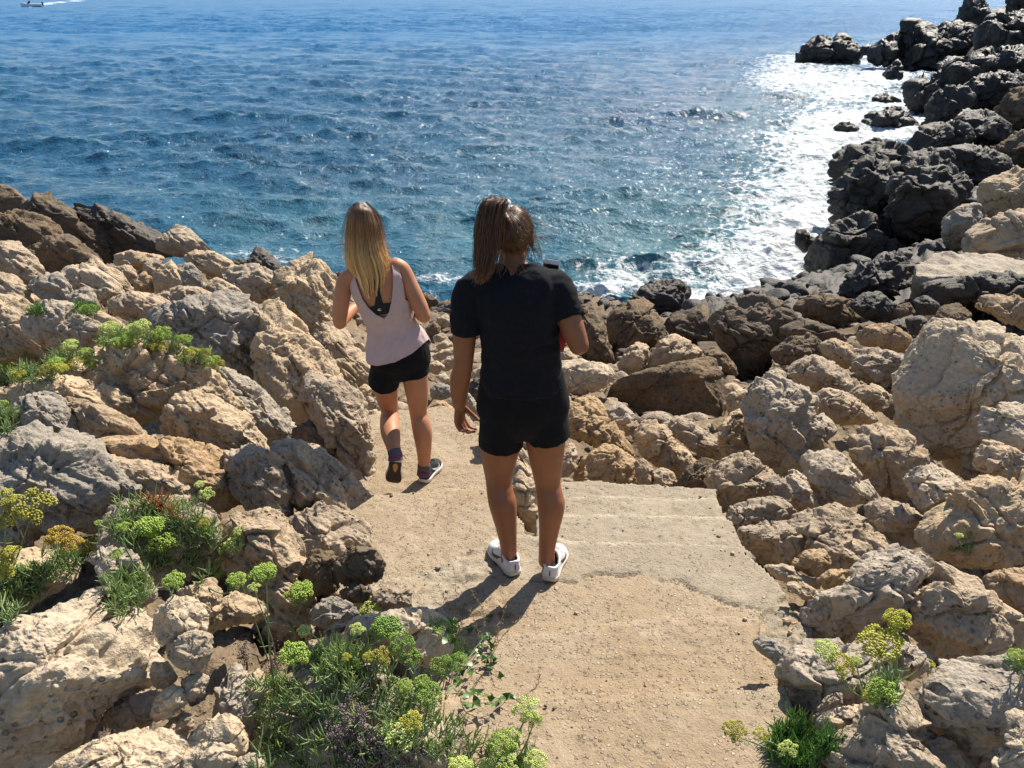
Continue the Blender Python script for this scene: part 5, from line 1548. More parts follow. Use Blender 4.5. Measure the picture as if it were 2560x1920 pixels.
def leaves_at(P, n, rs, length, up=(0, -0.1, 1.0), spread=0.75, sprig=7):
    L, T = [], []
    up = np.asarray(up)
    for k in range(n):
        b = P + rs.normal(0, 0.010, 3)
        ax = unit_(up + rs.normal(0, spread * .6, 3))
        h = length * rs.uniform(.5, 1.2)
        tone = rs.uniform(.15, .75)
        st = [b, b + ax * h * .5, b + ax * h + np.array([0, 0, .15]) * h]
        L.append((st, [.0016, .0013, .0009]))
        T.append(tone)
        for i in range(sprig):
            q = rs.uniform(.2, 1.0)
            p = b + ax * h * q
            dv = unit_(ax * rs.uniform(.3, 1.1) + rs.normal(0, .6, 3) + np.array([0, 0, .25]))
            ln = rs.uniform(.026, .048)
            cv = rs.normal(0, .12, 3) + np.array([0, 0, .22])
            pts = [p, p + dv * ln * .35, p + (dv + cv * .4) * ln * .7, p + (dv + cv) * ln]
            w = rs.uniform(.0017, .0026)
            L.append((pts, [w * .5, w, w, w * .3]))
            T.append(np.clip(tone + rs.uniform(-.2, .2), 0, 1))
    return L, T


def poly_samples(poly, n, rs):
    p = np.array(poly, dtype=float)
    lo, hi = p.min(0), p.max(0)
    out = []
    while len(out) < n:
        q = rs.uniform(lo, hi)
        if poly_in(np.array([q[0]]), np.array([q[1]]), [tuple(x) for x in p])[0]:
            out.append(q)
    return out


def samphire(label, patches, heads, seed, leaf=None, length=0.05, group=None, flower_back=0.0, drop=14):
    """PATCHES: (outline in the photo, number of sprigs); HEADS: (u, v, radius in photo points, colour, foot u, foot v)"""
    rs = np.random.RandomState(seed)
    first = None
    L, T = [], []
    for poly, n in patches:
        for u, v in poly_samples(poly, n, rs):
            P = hit(u, v + drop)
            if first is None:
                first = P
            l, t = leaves_at(P, 1, rs, length)
            L += l
            T += t
    if first is None:
        first = hit(heads[0][4], heads[0][5])
    root = empty('samphire_plant', first)
    tag(root, label, 'plant', group)
    if L:
        ptubes('foliage', L, leaf or LEAF, root, 4, T)
    S, ST = [], []
    for k, (u, v, r, c, fu, fv) in enumerate(heads):
        F = hit(fu, fv)
        dist = np.linalg.norm(F - CAM)
        # the head stands above its foot, a little towards or beyond it as the stem leans
        rr = unit_(ray(u, v))
        dt = F[1] / rr[1]
        lean = rs.uniform(-0.02, 0.05) * dist / 3
        C = CAM + rr * (dt - lean)
        R = r * (C - CAM) @ FW / (FOC * 2560)
        o = bpy.data.objects.new('flower_head', UM[PR.randint(4) if r < 34 else PR.randint(3)])
        COL.objects.link(o)
        ax = unit_(np.array([rs.normal(0, .18), -0.12 + rs.normal(0, .15), 1.0]))
        qd = Vector((0, 0, 1)).rotation_difference(V3(ax))
        M = Matrix.Translation(V3(C - ax * R * 0.10)) @ qd.to_matrix().to_4x4() @ Matrix.Rotation(rs.uniform(0, 6.28), 4, 'Z') @ Matrix.Scale(R, 4)
        o.parent = root
        o.matrix_parent_inverse = root.matrix_world.inverted()
        o.matrix_basis = M
        o.material_slots[0].link = 'OBJECT'
        o.material_slots[0].material = FL[c]
        top = C - ax * R * 1.0
        mid = (F + top) / 2 + rs.normal(0, .012, 3) * dist / 3
        pts = sub_p([F, mid, top])
        S.append((pts, np.linspace(.0034, .0021, len(pts)) * (0.7 + 0.3 * min(1.5, r / 30))))
        ST.append(rs.uniform(.3, .6))
        # a few leaves on the stem
        for j in range(3):
            q = rs.randint(2, len(pts) - 1)
            dv = unit_(rs.normal(0, 1, 3) + np.array([0, 0, .8]))
            S.append(([pts[q], pts[q] + dv * .014, pts[q] + dv * .030 + np.array([0, 0, .006])], [.0012, .0018, .0005]))
            ST.append(rs.uniform(.3, .7))
    if S:
        ptubes('stems', S, STEM, root, 6, ST)['kind'] = 'stuff'
    return root


def sub_p(P, n=5):
    P = np.asarray(P, dtype=np.float64)
    E = np.vstack([2 * P[0] - P[1], P, 2 * P[-1] - P[-2]])
    out = []
    for i in range(1, len(E) - 2):
        a, b, c, d = E[i - 1], E[i], E[i + 1], E[i + 2]
        for k in range(n):
            t = k / n
            out.append(0.5 * (2 * b + (c - a) * t + (2 * a - 5 * b + 4 * c - d) * t * t + (3 * b - a - 3 * c + d) * t ** 3))
    out.append(P[-1])
    return np.array(out)


samphire('samphire with olive and orange flower heads on tall stems at the left edge', [
    ([(-20, 1440), (60, 1430), (120, 1400), (150, 1430), (90, 1490), (60, 1530), (-20, 1560)], 260), ([(140, 1395), (215, 1370), (225, 1400), (150, 1420)], 50)],
    [(72, 1250, 54, 'olive', 20, 1450), (8, 1240, 30, 'yellow', 0, 1440), (217, 1262, 32, 'green', 205, 1400), (146, 1335, 32, 'ochre', 132, 1420), (176, 1352, 26, 'ochre', 140, 1425), (218, 1356, 30, 'yellow', 200, 1410),
     (22, 1374, 26, 'yellow', 10, 1470), (14, 1400, 24, 'yellow', 5, 1480), (12, 1424, 22, 'yellow', 2, 1490), (126, 1347, 16, 'ochre', 130, 1420), (20, 1290, 30, 'olive', 12, 1450)], 5)
samphire('large samphire clump with reddish leaf tips among the left rocks', [
    ([(320, 1245), (400, 1250), (480, 1248), (500, 1290), (560, 1330), (550, 1400), (520, 1440), (440, 1450), (400, 1440), (370, 1390), (300, 1350), (270, 1310)], 320),
    ([(270, 1460), (330, 1430), (370, 1450), (360, 1500), (300, 1540)], 90)],
    [(370, 1306, 42, 'green', 380, 1420), (402, 1344, 36, 'green', 400, 1430), (306, 1312, 18, 'green', 330, 1400), (585, 1352, 30, 'pale', 520, 1420), (610, 1380, 34, 'green', 530, 1430), (560, 1365, 24, 'pale', 520, 1420),
     (530, 1392, 26, 'green', 500, 1440), (552, 1420, 28, 'green', 500, 1450), (590, 1445, 26, 'green', 520, 1470), (515, 1232, 22, 'pale', 505, 1300), (498, 1208, 14, 'pale', 503, 1300), (434, 1446, 28, 'green', 440, 1490),
     (598, 1325, 16, 'pale', 560, 1400), (508, 1300, 18, 'olive', 490, 1360), (288, 1382, 18, 'green', 290, 1450), (640, 1350, 20, 'pale', 540, 1430), (246, 1304, 10, 'green', 255, 1400)], 6)
samphire('two tall samphire stems with flat green flower heads rising from the bottom left', [([(650, 1700), (720, 1660), (740, 1760), (660, 1800)], 40)],
         [(655, 1424, 37, 'green', 690, 1760), (745, 1475, 37, 'green', 735, 1660), (633, 1464, 16, 'pale', 690, 1700), (598, 1440, 16, 'green', 670, 1650)], 7)
samphire('big samphire clump with bright flower heads beside the slab at the bottom', [
    ([(640, 1760), (700, 1690), (760, 1640), (860, 1640), (960, 1680), (1060, 1740), (1130, 1800), (1240, 1860), (1330, 1900), (1330, 1990), (640, 1990)], 420),
    ([(790, 1640), (880, 1590), (930, 1620), (880, 1680), (800, 1700)], 120)],
    [(736, 1628, 38, 'green', 720, 1760), (760, 1573, 18, 'pale', 800, 1660), (922, 1518, 29, 'pale', 880, 1650), (962, 1560, 42, 'dark', 890, 1660), (892, 1568, 19, 'pale', 870, 1660), (956, 1630, 29, 'olive', 900, 1720),
     (920, 1640, 15, 'yellow', 900, 1700), (1018, 1556, 20, 'pale', 1000, 1680), (1045, 1570, 20, 'yellow', 1010, 1690), (1082, 1552, 40, 'dark', 1050, 1700), (1115, 1568, 34, 'dark', 1070, 1700), (1070, 1606, 46, 'green', 1050, 1720),
     (1122, 1618, 42, 'green', 1080, 1720), (1138, 1652, 28, 'dark', 1090, 1740), (1000, 1600, 32, 'dark', 980, 1700), (1010, 1712, 20, 'green', 1000, 1800), (1072, 1728, 36, 'dark', 1060, 1810), (1052, 1702, 20, 'green', 1050, 1800),
     (1030, 1796, 28, 'yellow', 1010, 1880), (1000, 1828, 44, 'pale', 960, 1910), (1255, 1852, 36, 'green', 1240, 1930), (1286, 1828, 22, 'pale', 1260, 1930), (1150, 1906, 34, 'pale', 1120, 1960),
     (1222, 1908, 24, 'pale', 1210, 1960), (1266, 1908, 28, 'pale', 1250, 1970), (1030, 1640, 30, 'dark', 1020, 1720), (1098, 1660, 30, 'dark', 1060, 1740), (865, 1640, 12, 'yellow', 860, 1700)], 8)
samphire('samphire stem with three round bright heads leaning over the slab edge at the bottom', [([(1250, 1890), (1320, 1880), (1330, 1960), (1250, 1980)], 40)],
         [(1315, 1765, 34, 'pale', 1280, 1900), (1337, 1897, 30, 'pale', 1290, 1950), (1335, 1795, 20, 'green', 1285, 1910)], 9)
samphire('samphire with one big round yellow head on the layered rock at the right', [([(2170, 1700), (2230, 1690), (2250, 1740), (2180, 1750)], 30)],
         [(2202, 1598, 56, 'yellow', 2235, 1735), (2244, 1540, 36, 'yellow', 2240, 1720), (2066, 1618, 30, 'pale', 2150, 1740), (2108, 1652, 36, 'yellow', 2155, 1745), (2142, 1648, 15, 'pale', 2160, 1735), (2206, 1716, 36, 'green', 2210, 1760),
          (2178, 1738, 22, 'yellow', 2185, 1765), (2318, 1658, 22, 'yellow', 2300, 1720)], 10)
samphire('dark green samphire tuft at the foot of the bottom right rocks', [([(1935, 1830), (1990, 1800), (2050, 1810), (2085, 1850), (2070, 1900), (2010, 1925), (1950, 1905), (1930, 1870)], 230)],
         [(1838, 1822, 30, 'olive', 1985, 1900), (1903, 1836, 22, 'yellow', 1975, 1905), (1970, 1866, 24, 'pale', 1995, 1910)], 11, leaf=LEAF_D, length=0.045)
samphire('yellow green samphire spread along the left edge behind the split rock', [([(-20, 880), (60, 885), (160, 880), (200, 900), (150, 935), (60, 955), (-20, 960)], 420)],
         [(28, 910, 24, 'yellow', 30, 950), (78, 896, 24, 'green', 80, 940), (138, 902, 22, 'green', 130, 940), (172, 858, 22, 'pale', 175, 910), (214, 880, 22, 'green', 205, 915), (60, 884, 20, 'pale', 60, 930), (112, 886, 20, 'green', 110, 930),
          (5, 895, 20, 'green', 5, 940), (180, 905, 22, 'olive', 180, 930), (45, 930, 20, 'yellow', 45, 960), (110, 920, 20, 'olive', 110, 950), (150, 915, 20, 'yellow', 150, 945), (225, 905, 18, 'green', 215, 925)], 12, leaf=LEAF, length=0.09, drop=8)
samphire('samphire with a row of flower heads along the top of the split rock', [([(240, 850), (330, 830), (400, 840), (470, 880), (540, 900), (520, 920), (430, 880), (330, 865), (250, 870)], 150)],
         [(271, 812, 24, 'pale', 275, 860), (320, 838, 30, 'green', 320, 868), (348, 812, 26, 'pale', 345, 860), (405, 828, 26, 'green', 400, 868), (456, 842, 22, 'green', 450, 880), (476, 872, 20, 'yellow', 470, 895), (522, 898, 22, 'green', 515, 915),
          (540, 906, 20, 'olive', 530, 920), (395, 860, 22, 'olive', 395, 880), (300, 848, 26, 'green', 300, 872), (258, 850, 20, 'green', 258, 872), (460, 890, 20, 'pale', 455, 905), (505, 880, 18, 'olive', 500, 905), (330, 822, 24, 'pale', 330, 866)], 13, length=0.07, drop=6)
samphire('small green cushion plant on the upper left rocks', [([(190, 770), (240, 765), (245, 780), (195, 785)], 60)], [(225, 768, 20, 'dark', 225, 785), (205, 772, 14, 'green', 205, 785)], 14, leaf=LEAF_D, length=0.06, drop=4)
samphire('tiny green plant at the far left above the grooved slope', [([(75, 775), (105, 770), (110, 785), (80, 788)], 30)], [(92, 776, 14, 'green', 92, 788)], 15, leaf=LEAF_D, length=0.06, drop=4)
samphire('samphire leaves poking up at the left edge below the yellow flowers', [([(-20, 1030), (30, 1025), (45, 1045), (20, 1075), (-20, 1080)], 90)], [(5, 1005, 16, 'green', 5, 1060)], 16, length=0.06)
samphire('single bright green sprout on the wide shelf at the right', [([(2395, 1350), (2420, 1350), (2420, 1380), (2395, 1380)], 8)], [(2398, 1336, 12, 'pale', 2400, 1375), (2445, 1400, 10, 'green', 2440, 1420)], 17, length=0.03)
samphire('olive flower head at the right edge above the grey corner rock', [([(2540, 1650), (2575, 1640), (2575, 1670), (2540, 1670)], 12)], [(2548, 1636, 26, 'green', 2560, 1690), (2580, 1650, 24, 'olive', 2570, 1690)], 18, length=0.03)


def red_tips():
    rs = np.random.RandomState(31)
    L, T = [], []
    root = None
    for u, v in poly_samples([(360, 1250), (410, 1250), (455, 1275), (450, 1300), (380, 1280)], 26, rs):
        P = hit(u, v + 10)
        root = P if root is None else root
        l, t = leaves_at(P + np.array([0, -.02, .02]), 1, rs, .035, sprig=5)
        L += l
        T += t
    o = empty('samphire_plant', root)
    tag(o, 'reddish samphire shoots at the top of the left clump', 'plant')
    ptubes('foliage', L, LEAF_R, o, 4, T)


red_tips()


def mauve(label, spots, seed):
    """dry sea lavender: thin stalks crowded with small mauve brown calyces"""
    rs = np.random.RandomState(seed)
    iv, fi = ico(1)
    V, F, T, off, S, ST = [], [], [], 0, [], []
    root = None
    for u, v, r, n in spots:
        for k in range(n):
            P = hit(u + rs.normal(0, r * .6), v + rs.normal(0, r * .6) + 20)
            root = P if root is None else root
            h = rs.uniform(.03, .09)
            ax = unit_(np.array([rs.normal(0, .35), rs.normal(-.1, .3), 1]))
            S.append(([P - ax * .02, P + ax * h * .6, P + ax * h], [.0012, .001, .0007]))
            ST.append(.4)
            for j in range(26):
                c = P + ax * h * rs.uniform(.35, 1.05) + rs.normal(0, .0075, 3)
                s = rs.uniform(.0016, .0032)
                tn = rs.uniform(.1, .9)
                V.append(iv * s * np.array([1, 1, 1.5]) + c)
                T.append(np.full(len(iv), tn))
                F.append(fi + off)
                off += len(iv)
    o = empty('sea_lavender', root)
    tag(o, label, 'plant')
    q = nobj('flowers', np.vstack(V), np.vstack(F), MAUVE, o)
    fattr(q, 'tone', np.concatenate(T))
    q['kind'] = 'stuff'
    ptubes('stalks', S, DRY, o, 4, ST)['kind'] = 'stuff'


mauve('mauve dry flowers at the bottom edge in front of the samphire leaves', [(900, 1890, 40, 30), (960, 1905, 40, 26), (1020, 1880, 26, 14), (860, 1850, 22, 10)], 3)
mauve('upright spray of brown mauve flowers inside the bottom samphire clump', [(895, 1735, 14, 9), (890, 1790, 16, 8), (830, 1845, 12, 4)], 4)
mauve('brown dry flowers between the tall flower stems and the tan rock', [(695, 1590, 22, 16), (690, 1650, 20, 12), (615, 1630, 16, 6)], 5)


def vine():
    rs = np.random.RandomState(8)
    runs = [[(1120, 1740), (1150, 1660), (1170, 1590), (1210, 1555), (1285, 1505)], [(1120, 1740), (1170, 1700), (1215, 1650), (1245, 1690)], [(1130, 1740), (1180, 1755), (1250, 1760), (1300, 1740), (1370, 1715)],
            [(1120, 1740), (1130, 1660), (1120, 1600), (1150, 1540), (1235, 1520)], [(1150, 1760), (1200, 1780), (1260, 1765)], [(1140, 1700), (1190, 1640), (1225, 1600), (1240, 1650)]]
    root = empty('vine', hit(1125, 1745))
    tag(root, 'trailing vine with small pointed leaves creeping onto the slab edge', 'vine')
    S, ST, V, F, T, off = [], [], [], [], [], 0
    for r in runs:
        P = []
        for i, (u, v) in enumerate(r):
            p = hit(u, v)
            P.append(p + np.array([0, -0.01, 0.02 + 0.03 * math.sin(i * 1.3)]))
        C = sub_p(P, 8)
        S.append((C, np.linspace(.0016, .0008, len(C))))
        ST.append(.4)
        for c in C[3::2]:
            for q in range(rs.randint(1, 3)):
                a = rs.uniform(0, 6.28)
                d = unit_(np.array([math.cos(a), math.sin(a) * .7 - .2, rs.uniform(-.3, .6)]))
                n = unit_(np.array([rs.normal(0, .5), rs.normal(-.4, .4), 1]))
                s = unit_(np.cross(d, n))
                ln, w = rs.uniform(.016, .034), rs.uniform(.009, .015)
                b = c + d * .008
                pts = [b, b + s * w - d * ln * .08, b + s * w * .75 + d * ln * .35, b + d * ln + n * .003, b - s * w * .75 + d * ln * .35, b - s * w - d * ln * .08, b + d * ln * .4 - n * .004]
                V += pts
                T += [rs.uniform(.1, .9)] * 7
                F += [(off, off + 1, off + 2, off + 6), (off + 6, off + 2, off + 3, off + 4), (off, off + 6, off + 4, off + 5)]
                S.append(([c, b], .0006))
                ST.append(.3)
                off += 7
    o = nobj('leaves', V, F, VINE, root)
    fattr(o, 'tone', T)
    ptubes('runners', S, STEM, root, 5, ST)['kind'] = 'stuff'
    # dry flowering grass stalks stand in it
    g = empty('dry_grass', hit(1180, 1650))
    tag(g, 'thin brown dry grass stalks beside the vine at the slab edge', 'grass')
    S, ST = [], []
    for (fu, fv, tu, tv) in [(1185, 1640, 1135, 1425), (1200, 1640, 1150, 1470), (1180, 1620, 1110, 1490), (1230, 1650, 1265, 1520), (1215, 1650, 1245, 1560), (1195, 1620, 1180, 1480), (1290, 1750, 1350, 1690), (1230, 1640, 1300, 1545), (1170, 1600, 1095, 1465)]:
        A = hit(fu, fv)
        rr = unit_(ray(tu, tv))
        B = CAM + rr * (A[1] / rr[1])
        M_ = (A + B) / 2 + rs.normal(0, .015, 3)
        C = sub_p([A, M_, B], 7)
        S.append((C, np.linspace(.0012, .0006, len(C))))
        ST.append(rs.uniform(.2, .7))
        for c in C[5:]:
            for k in range(3):
                dv = unit_(rs.normal(0, 1, 3) + np.array([0, 0, .6]))
                S.append(([c, c + dv * .006, c + dv * .013], [.0006, .0014, .0004]))
                ST.append(rs.uniform(.1, .8))
    ptubes('stalks', S, DRY, g, 4, ST)['kind'] = 'stuff'


vine()
# ------------------------------------------------------------------ people
def plain_mat(name, col, rough=0.7, spec=0.3, var=0.10, scale=30, bump=0.0, bscale=200, sheen=0.0, sss=0.0, col2=None):
    m, nt, b = new_mat(name)
    t = NT(nt)
    tc = t.n('ShaderNodeTexCoord').outputs['Object']
    n = t.noise(tc, scale, 4, 0.6)
    c = t.mix(t.rng(n, 0.3, 0.7, 0, 1, False), tuple(x * (1 - var) for x in col), tuple(min(1, x * (1 + var)) for x in (col2 or col)))
    t.link(c, b.inputs['Base Color'])
    b.inputs['Roughness'].default_value = rough
    b.inputs['Specular IOR Level'].default_value = spec
    if sheen:
        b.inputs['Sheen Weight'].default_value = sheen
        b.inputs['Sheen Roughness'].default_value = 0.5
    if sss:
        b.inputs['Subsurface Weight'].default_value = sss
        b.inputs['Subsurface Radius'].default_value = (0.012, 0.005, 0.003)
        b.inputs['Subsurface Scale'].default_value = 1.0
    if bump:
        t.link(t.bump(t.noise(tc, bscale, 3, 0.6), bump, 0.004), b.inputs['Normal'])
    return m


def sub_pts(P, n):
    """Catmull-Rom through rows of P"""
    P = np.asarray(P, dtype=np.float64)
    if len(P) == 2:
        t = np.linspace(0, 1, n + 1)[:, None]
        return P[0] * (1 - t) + P[1] * t
    E = np.vstack([2 * P[0] - P[1], P, 2 * P[-1] - P[-2]])
    out = []
    for i in range(1, len(E) - 2):
        a, b, c, d = E[i - 1], E[i], E[i + 1], E[i + 2]
        for k in range(n):
            t = k / n
            out.append(0.5 * (2 * b + (c - a) * t + (2 * a - 5 * b + 4 * c - d) * t * t + (3 * b - a - 3 * c + d) * t ** 3))
    out.append(P[-1])
    return np.array(out)


class Soft:
    """lofted limbs gathered into one skin"""

    def __init__(self):
        self.v, self.f, self.n = [], [], 0

    def add(self, v, f):
        self.v.append(np.asarray(v))
        self.f += [tuple(i + self.n for i in q) for q in f]
        self.n += len(v)

    def loft(self, pts, rad, ref=(0, 1, 0), seg=20, sub=5, caps=True, side=None):
        pts = np.asarray(pts, dtype=np.float64)
        rad = np.asarray([(r, r) if np.isscalar(r) else r for r in rad], dtype=np.float64)
        Q = sub_pts(np.hstack([pts, rad]), sub)
        C, Rr = Q[:, :3], Q[:, 3:]
        T = np.gradient(C, axis=0)
        T /= np.linalg.norm(T, axis=1, keepdims=True)
        rings = []
        if caps:
            for s, (i, sg) in enumerate(((0, -1), (len(C) - 1, 1))):
                pass
        ref = np.asarray(ref, dtype=np.float64)
        ang = np.linspace(0, 2 * math.pi, seg, endpoint=False)
        lst = []
        m = min(Rr[0])
        if caps:
            for q in (0.15, 0.5, 0.8):
                lst.append((C[0] - T[0] * m * 0.7 * math.cos(math.asin(q)), Rr[0] * q, T[0]))
        for c, r, t in zip(C, Rr, T):
            lst.append((c, r, t))
        m = min(Rr[-1])
        if caps:
            for q in (0.8, 0.5, 0.15):
                lst.append((C[-1] + T[-1] * m * 0.7 * math.cos(math.asin(q)), Rr[-1] * q, T[-1]))
        for c, r, t in lst:
            sd = np.cross(t, ref)
            sd /= np.linalg.norm(sd)
            bk = np.cross(sd, t)
            rings.append(c + np.outer(np.cos(ang) * r[0], sd) + np.outer(np.sin(ang) * r[1], bk))
        V = np.vstack(rings)
        F = []
        k = len(rings)
        for i in range(k - 1):
            for j in range(seg):
                j2 = (j + 1) % seg
                F.append((i * seg + j, i * seg + j2, (i + 1) * seg + j2, (i + 1) * seg + j))
        F.append(tuple(range(seg))[::-1])
        F.append(tuple((k - 1) * seg + j for j in range(seg)))
        self.add(V, F)

    def ball(self, c, r, lv=4, rot=None):
        v, f = ico(lv)
        v = v * np.asarray(r)
        if rot is not None:
            v = v @ np.asarray(rot).T
        self.add(v + np.asarray(c), [tuple(q) for q in f])

    def skin(self, name, mat, parent, voxel=0.005, smooth=4, disp=None):
        me = bpy.data.meshes.new(name)
        me.from_pydata([tuple(map(float, x)) for x in np.vstack(self.v)], [], self.f)
        bm = bmesh.new()
        bm.from_mesh(me)
        bmesh.ops.recalc_face_normals(bm, faces=bm.faces[:])
        bm.to_mesh(me)
        bm.free()
        o = bpy.data.objects.new(name, me)
        COL.objects.link(o)
        r = o.modifiers.new('r', 'REMESH')
        r.mode = 'VOXEL'
        r.voxel_size = voxel
        s = o.modifiers.new('s', 'SMOOTH')
        s.iterations = smooth
        s.factor = 0.5
        dg = bpy.context.evaluated_depsgraph_get()
        nm = bpy.data.meshes.new_from_object(o.evaluated_get(dg))
        o.modifiers.clear()
        o.data = nm
        bpy.data.meshes.remove(me)
        nm.name = name
        if disp is not None:
            n = len(nm.vertices)
            co = np.empty(n * 3, dtype=np.float32)
            nm.vertices.foreach_get('co', co)
            no = np.empty(n * 3, dtype=np.float32)
            nm.vertices.foreach_get('normal', no)
            co, no = co.reshape(-1, 3), no.reshape(-1, 3)
            co = co + no * disp(co, no)[:, None]
            nm.vertices.foreach_set('co', co.ravel())
            nm.update()
        nm.polygons.foreach_set('use_smooth', np.ones(len(nm.polygons), dtype=bool))
        nm.materials.clear()
        nm.materials.append(mat)
        if parent is not None:
            o.parent = parent
            o.matrix_parent_inverse = parent.matrix_world.inverted()
        return o


def tubes(name, lines, mat, parent, seg=4):
    """many thin strands: list of (points, radii) in one mesh"""
    V, F, off = [], [], 0
    ang = np.linspace(0, 2 * math.pi, seg, endpoint=False)
    for P, r in lines:
        P = np.asarray(P, dtype=np.float64)
        n = len(P)
        T = np.gradient(P, axis=0)
        T /= np.maximum(1e-9, np.linalg.norm(T, axis=1, keepdims=True))
        ref = np.array([0.31, 0.9, 0.17])
        sd = np.cross(T, ref)
        sd /= np.maximum(1e-9, np.linalg.norm(sd, axis=1, keepdims=True))
        bk = np.cross(sd, T)
        r = np.broadcast_to(np.asarray(r, dtype=np.float64), (n,))
        ring = P[:, None, :] + (np.cos(ang)[None, :, None] * sd[:, None, :] + np.sin(ang)[None, :, None] * bk[:, None, :]) * r[:, None, None]
        V.append(ring.reshape(-1, 3))
        i, j = np.meshgrid(np.arange(n - 1), np.arange(seg), indexing='ij')
        j2 = (j + 1) % seg
        F.append(np.stack([i * seg + j, i * seg + j2, (i + 1) * seg + j2, (i + 1) * seg + j], -1).reshape(-1, 4) + off)
        off += n * seg
    return nobj(name, np.vstack(V), np.vstack(F), mat, parent)


def unit(v):
    v = np.asarray(v, dtype=np.float64)
    return v / np.linalg.norm(v)


def rot_about(v, ax, a):
    ax = unit(ax)
    return v * math.cos(a) + np.cross(ax, v) * math.sin(a) + ax * (ax @ v) * (1 - math.cos(a))


def hand(S, wrist, dirv, palm, thumb, curl=(25, 40, 35), spread=7, sc=1.0, thumb_curl=25):
    """palm, four jointed fingers and a thumb"""
    d = unit(dirv)
    n = unit(np.asarray(palm) - d * (np.asarray(palm) @ d))
    t = unit(np.cross(d, n))
    if t @ np.asarray(thumb) < 0:
        t = -t
    w = np.asarray(wrist)
    kn = w + d * 0.082 * sc
    S.loft([w - d * 0.01, w + d * 0.02 * sc, w + d * 0.05 * sc, kn], [(0.024 * sc, 0.019 * sc), (0.029 * sc, 0.018 * sc), (0.037 * sc, 0.016 * sc), (0.036 * sc, 0.012 * sc)], ref=n, seg=16)
    L = [(0.041, 0.026, 0.020), (0.045, 0.029, 0.021), (0.042, 0.027, 0.020), (0.033, 0.020, 0.018)]
    for i in range(4):
        base = kn + t * (0.0275 - 0.0185 * i) * sc - d * (0.002 + 0.004 * (i == 3)) * sc
        fd = unit(d + t * math.tan(math.radians(spread * (1.2 - 0.8 * i))))
        ax = np.cross(fd, n)
        P = [base - fd * 0.018 * sc, base]
        r = [0.009 * sc, 0.0088 * sc]
        a = 0
        for k in range(3):
            a += math.radians(curl[k] * (1 + 0.12 * i))
            P.append(P[-1] + rot_about(fd, ax, a) * L[i][k] * sc)
            r.append((0.0082, 0.0075, 0.0062)[k] * sc)
        S.loft(P, r, ref=n + 0.01 * d, seg=10, sub=3)
    b = w + d * 0.022 * sc + t * 0.022 * sc + n * 0.006 * sc
    td = unit(d * 0.78 + t * 0.50 + n * 0.40)
    ax = np.cross(td, unit(n - 0.4 * t))
    p1 = b + td * 0.040 * sc
    p2 = p1 + rot_about(td, ax, math.radians(thumb_curl)) * 0.031 * sc
    p3 = p2 + rot_about(td, ax, math.radians(thumb_curl * 2)) * 0.025 * sc
    S.loft([b - td * 0.012 * sc, b, p1, p2, p3], [0.012 * sc, 0.0135 * sc, 0.0105 * sc, 0.0095 * sc, 0.0072 * sc], ref=n + 0.01 * d, seg=10, sub=3)


def head(S, c, sc=1.0, yaw=0.0, pitch=0.0):
    """skull, jaw, nose, lips, brow and ears; looks along +y turned by yaw"""
    cy, sy, cp, sp = math.cos(yaw), math.sin(yaw), math.cos(pitch), math.sin(pitch)
    M = np.array([[cy, -sy, 0], [sy, cy, 0], [0, 0, 1]]) @ np.array([[1, 0, 0], [0, cp, -sp], [0, sp, cp]])
    q = lambda x, y, z: np.asarray(c) + M @ (np.array([x, y, z]) * sc)
    S.ball(q(0, -0.012, 0.02), np.array([.074, .092, .088]) * sc, 4, M)
    S.ball(q(0, 0.03, -0.045), np.array([.058, .062, .068]) * sc, 4, M)
    S.ball(q(0, 0.062, -0.095), np.array([.026, .026, .018]) * sc, 3, M)
    S.loft([q(0, 0.086, 0.018), q(0, 0.098, -0.01), q(0, 0.108, -0.03)], [.007 * sc, .010 * sc, .014 * sc], ref=M @ np.array([1.0, 0.01, 0]), seg=10)
    S.loft([q(-0.022, 0.083, -0.066), q(0, 0.093, -0.064), q(0.022, 0.083, -0.066)], [.005 * sc, .0075 * sc, .005 * sc], ref=(0, 0, 1), seg=8)
    S.loft([q(-0.05, 0.066, 0.022), q(0, 0.084, 0.027), q(0.05, 0.066, 0.022)], [.010 * sc, .010 * sc, .010 * sc], ref=(0, 0, 1), seg=8)
    for s in (-1, 1):
        S.ball(q(s * 0.076, -0.005, -0.012), np.array([.010, .020, .031]) * sc, 3, M)
    return q


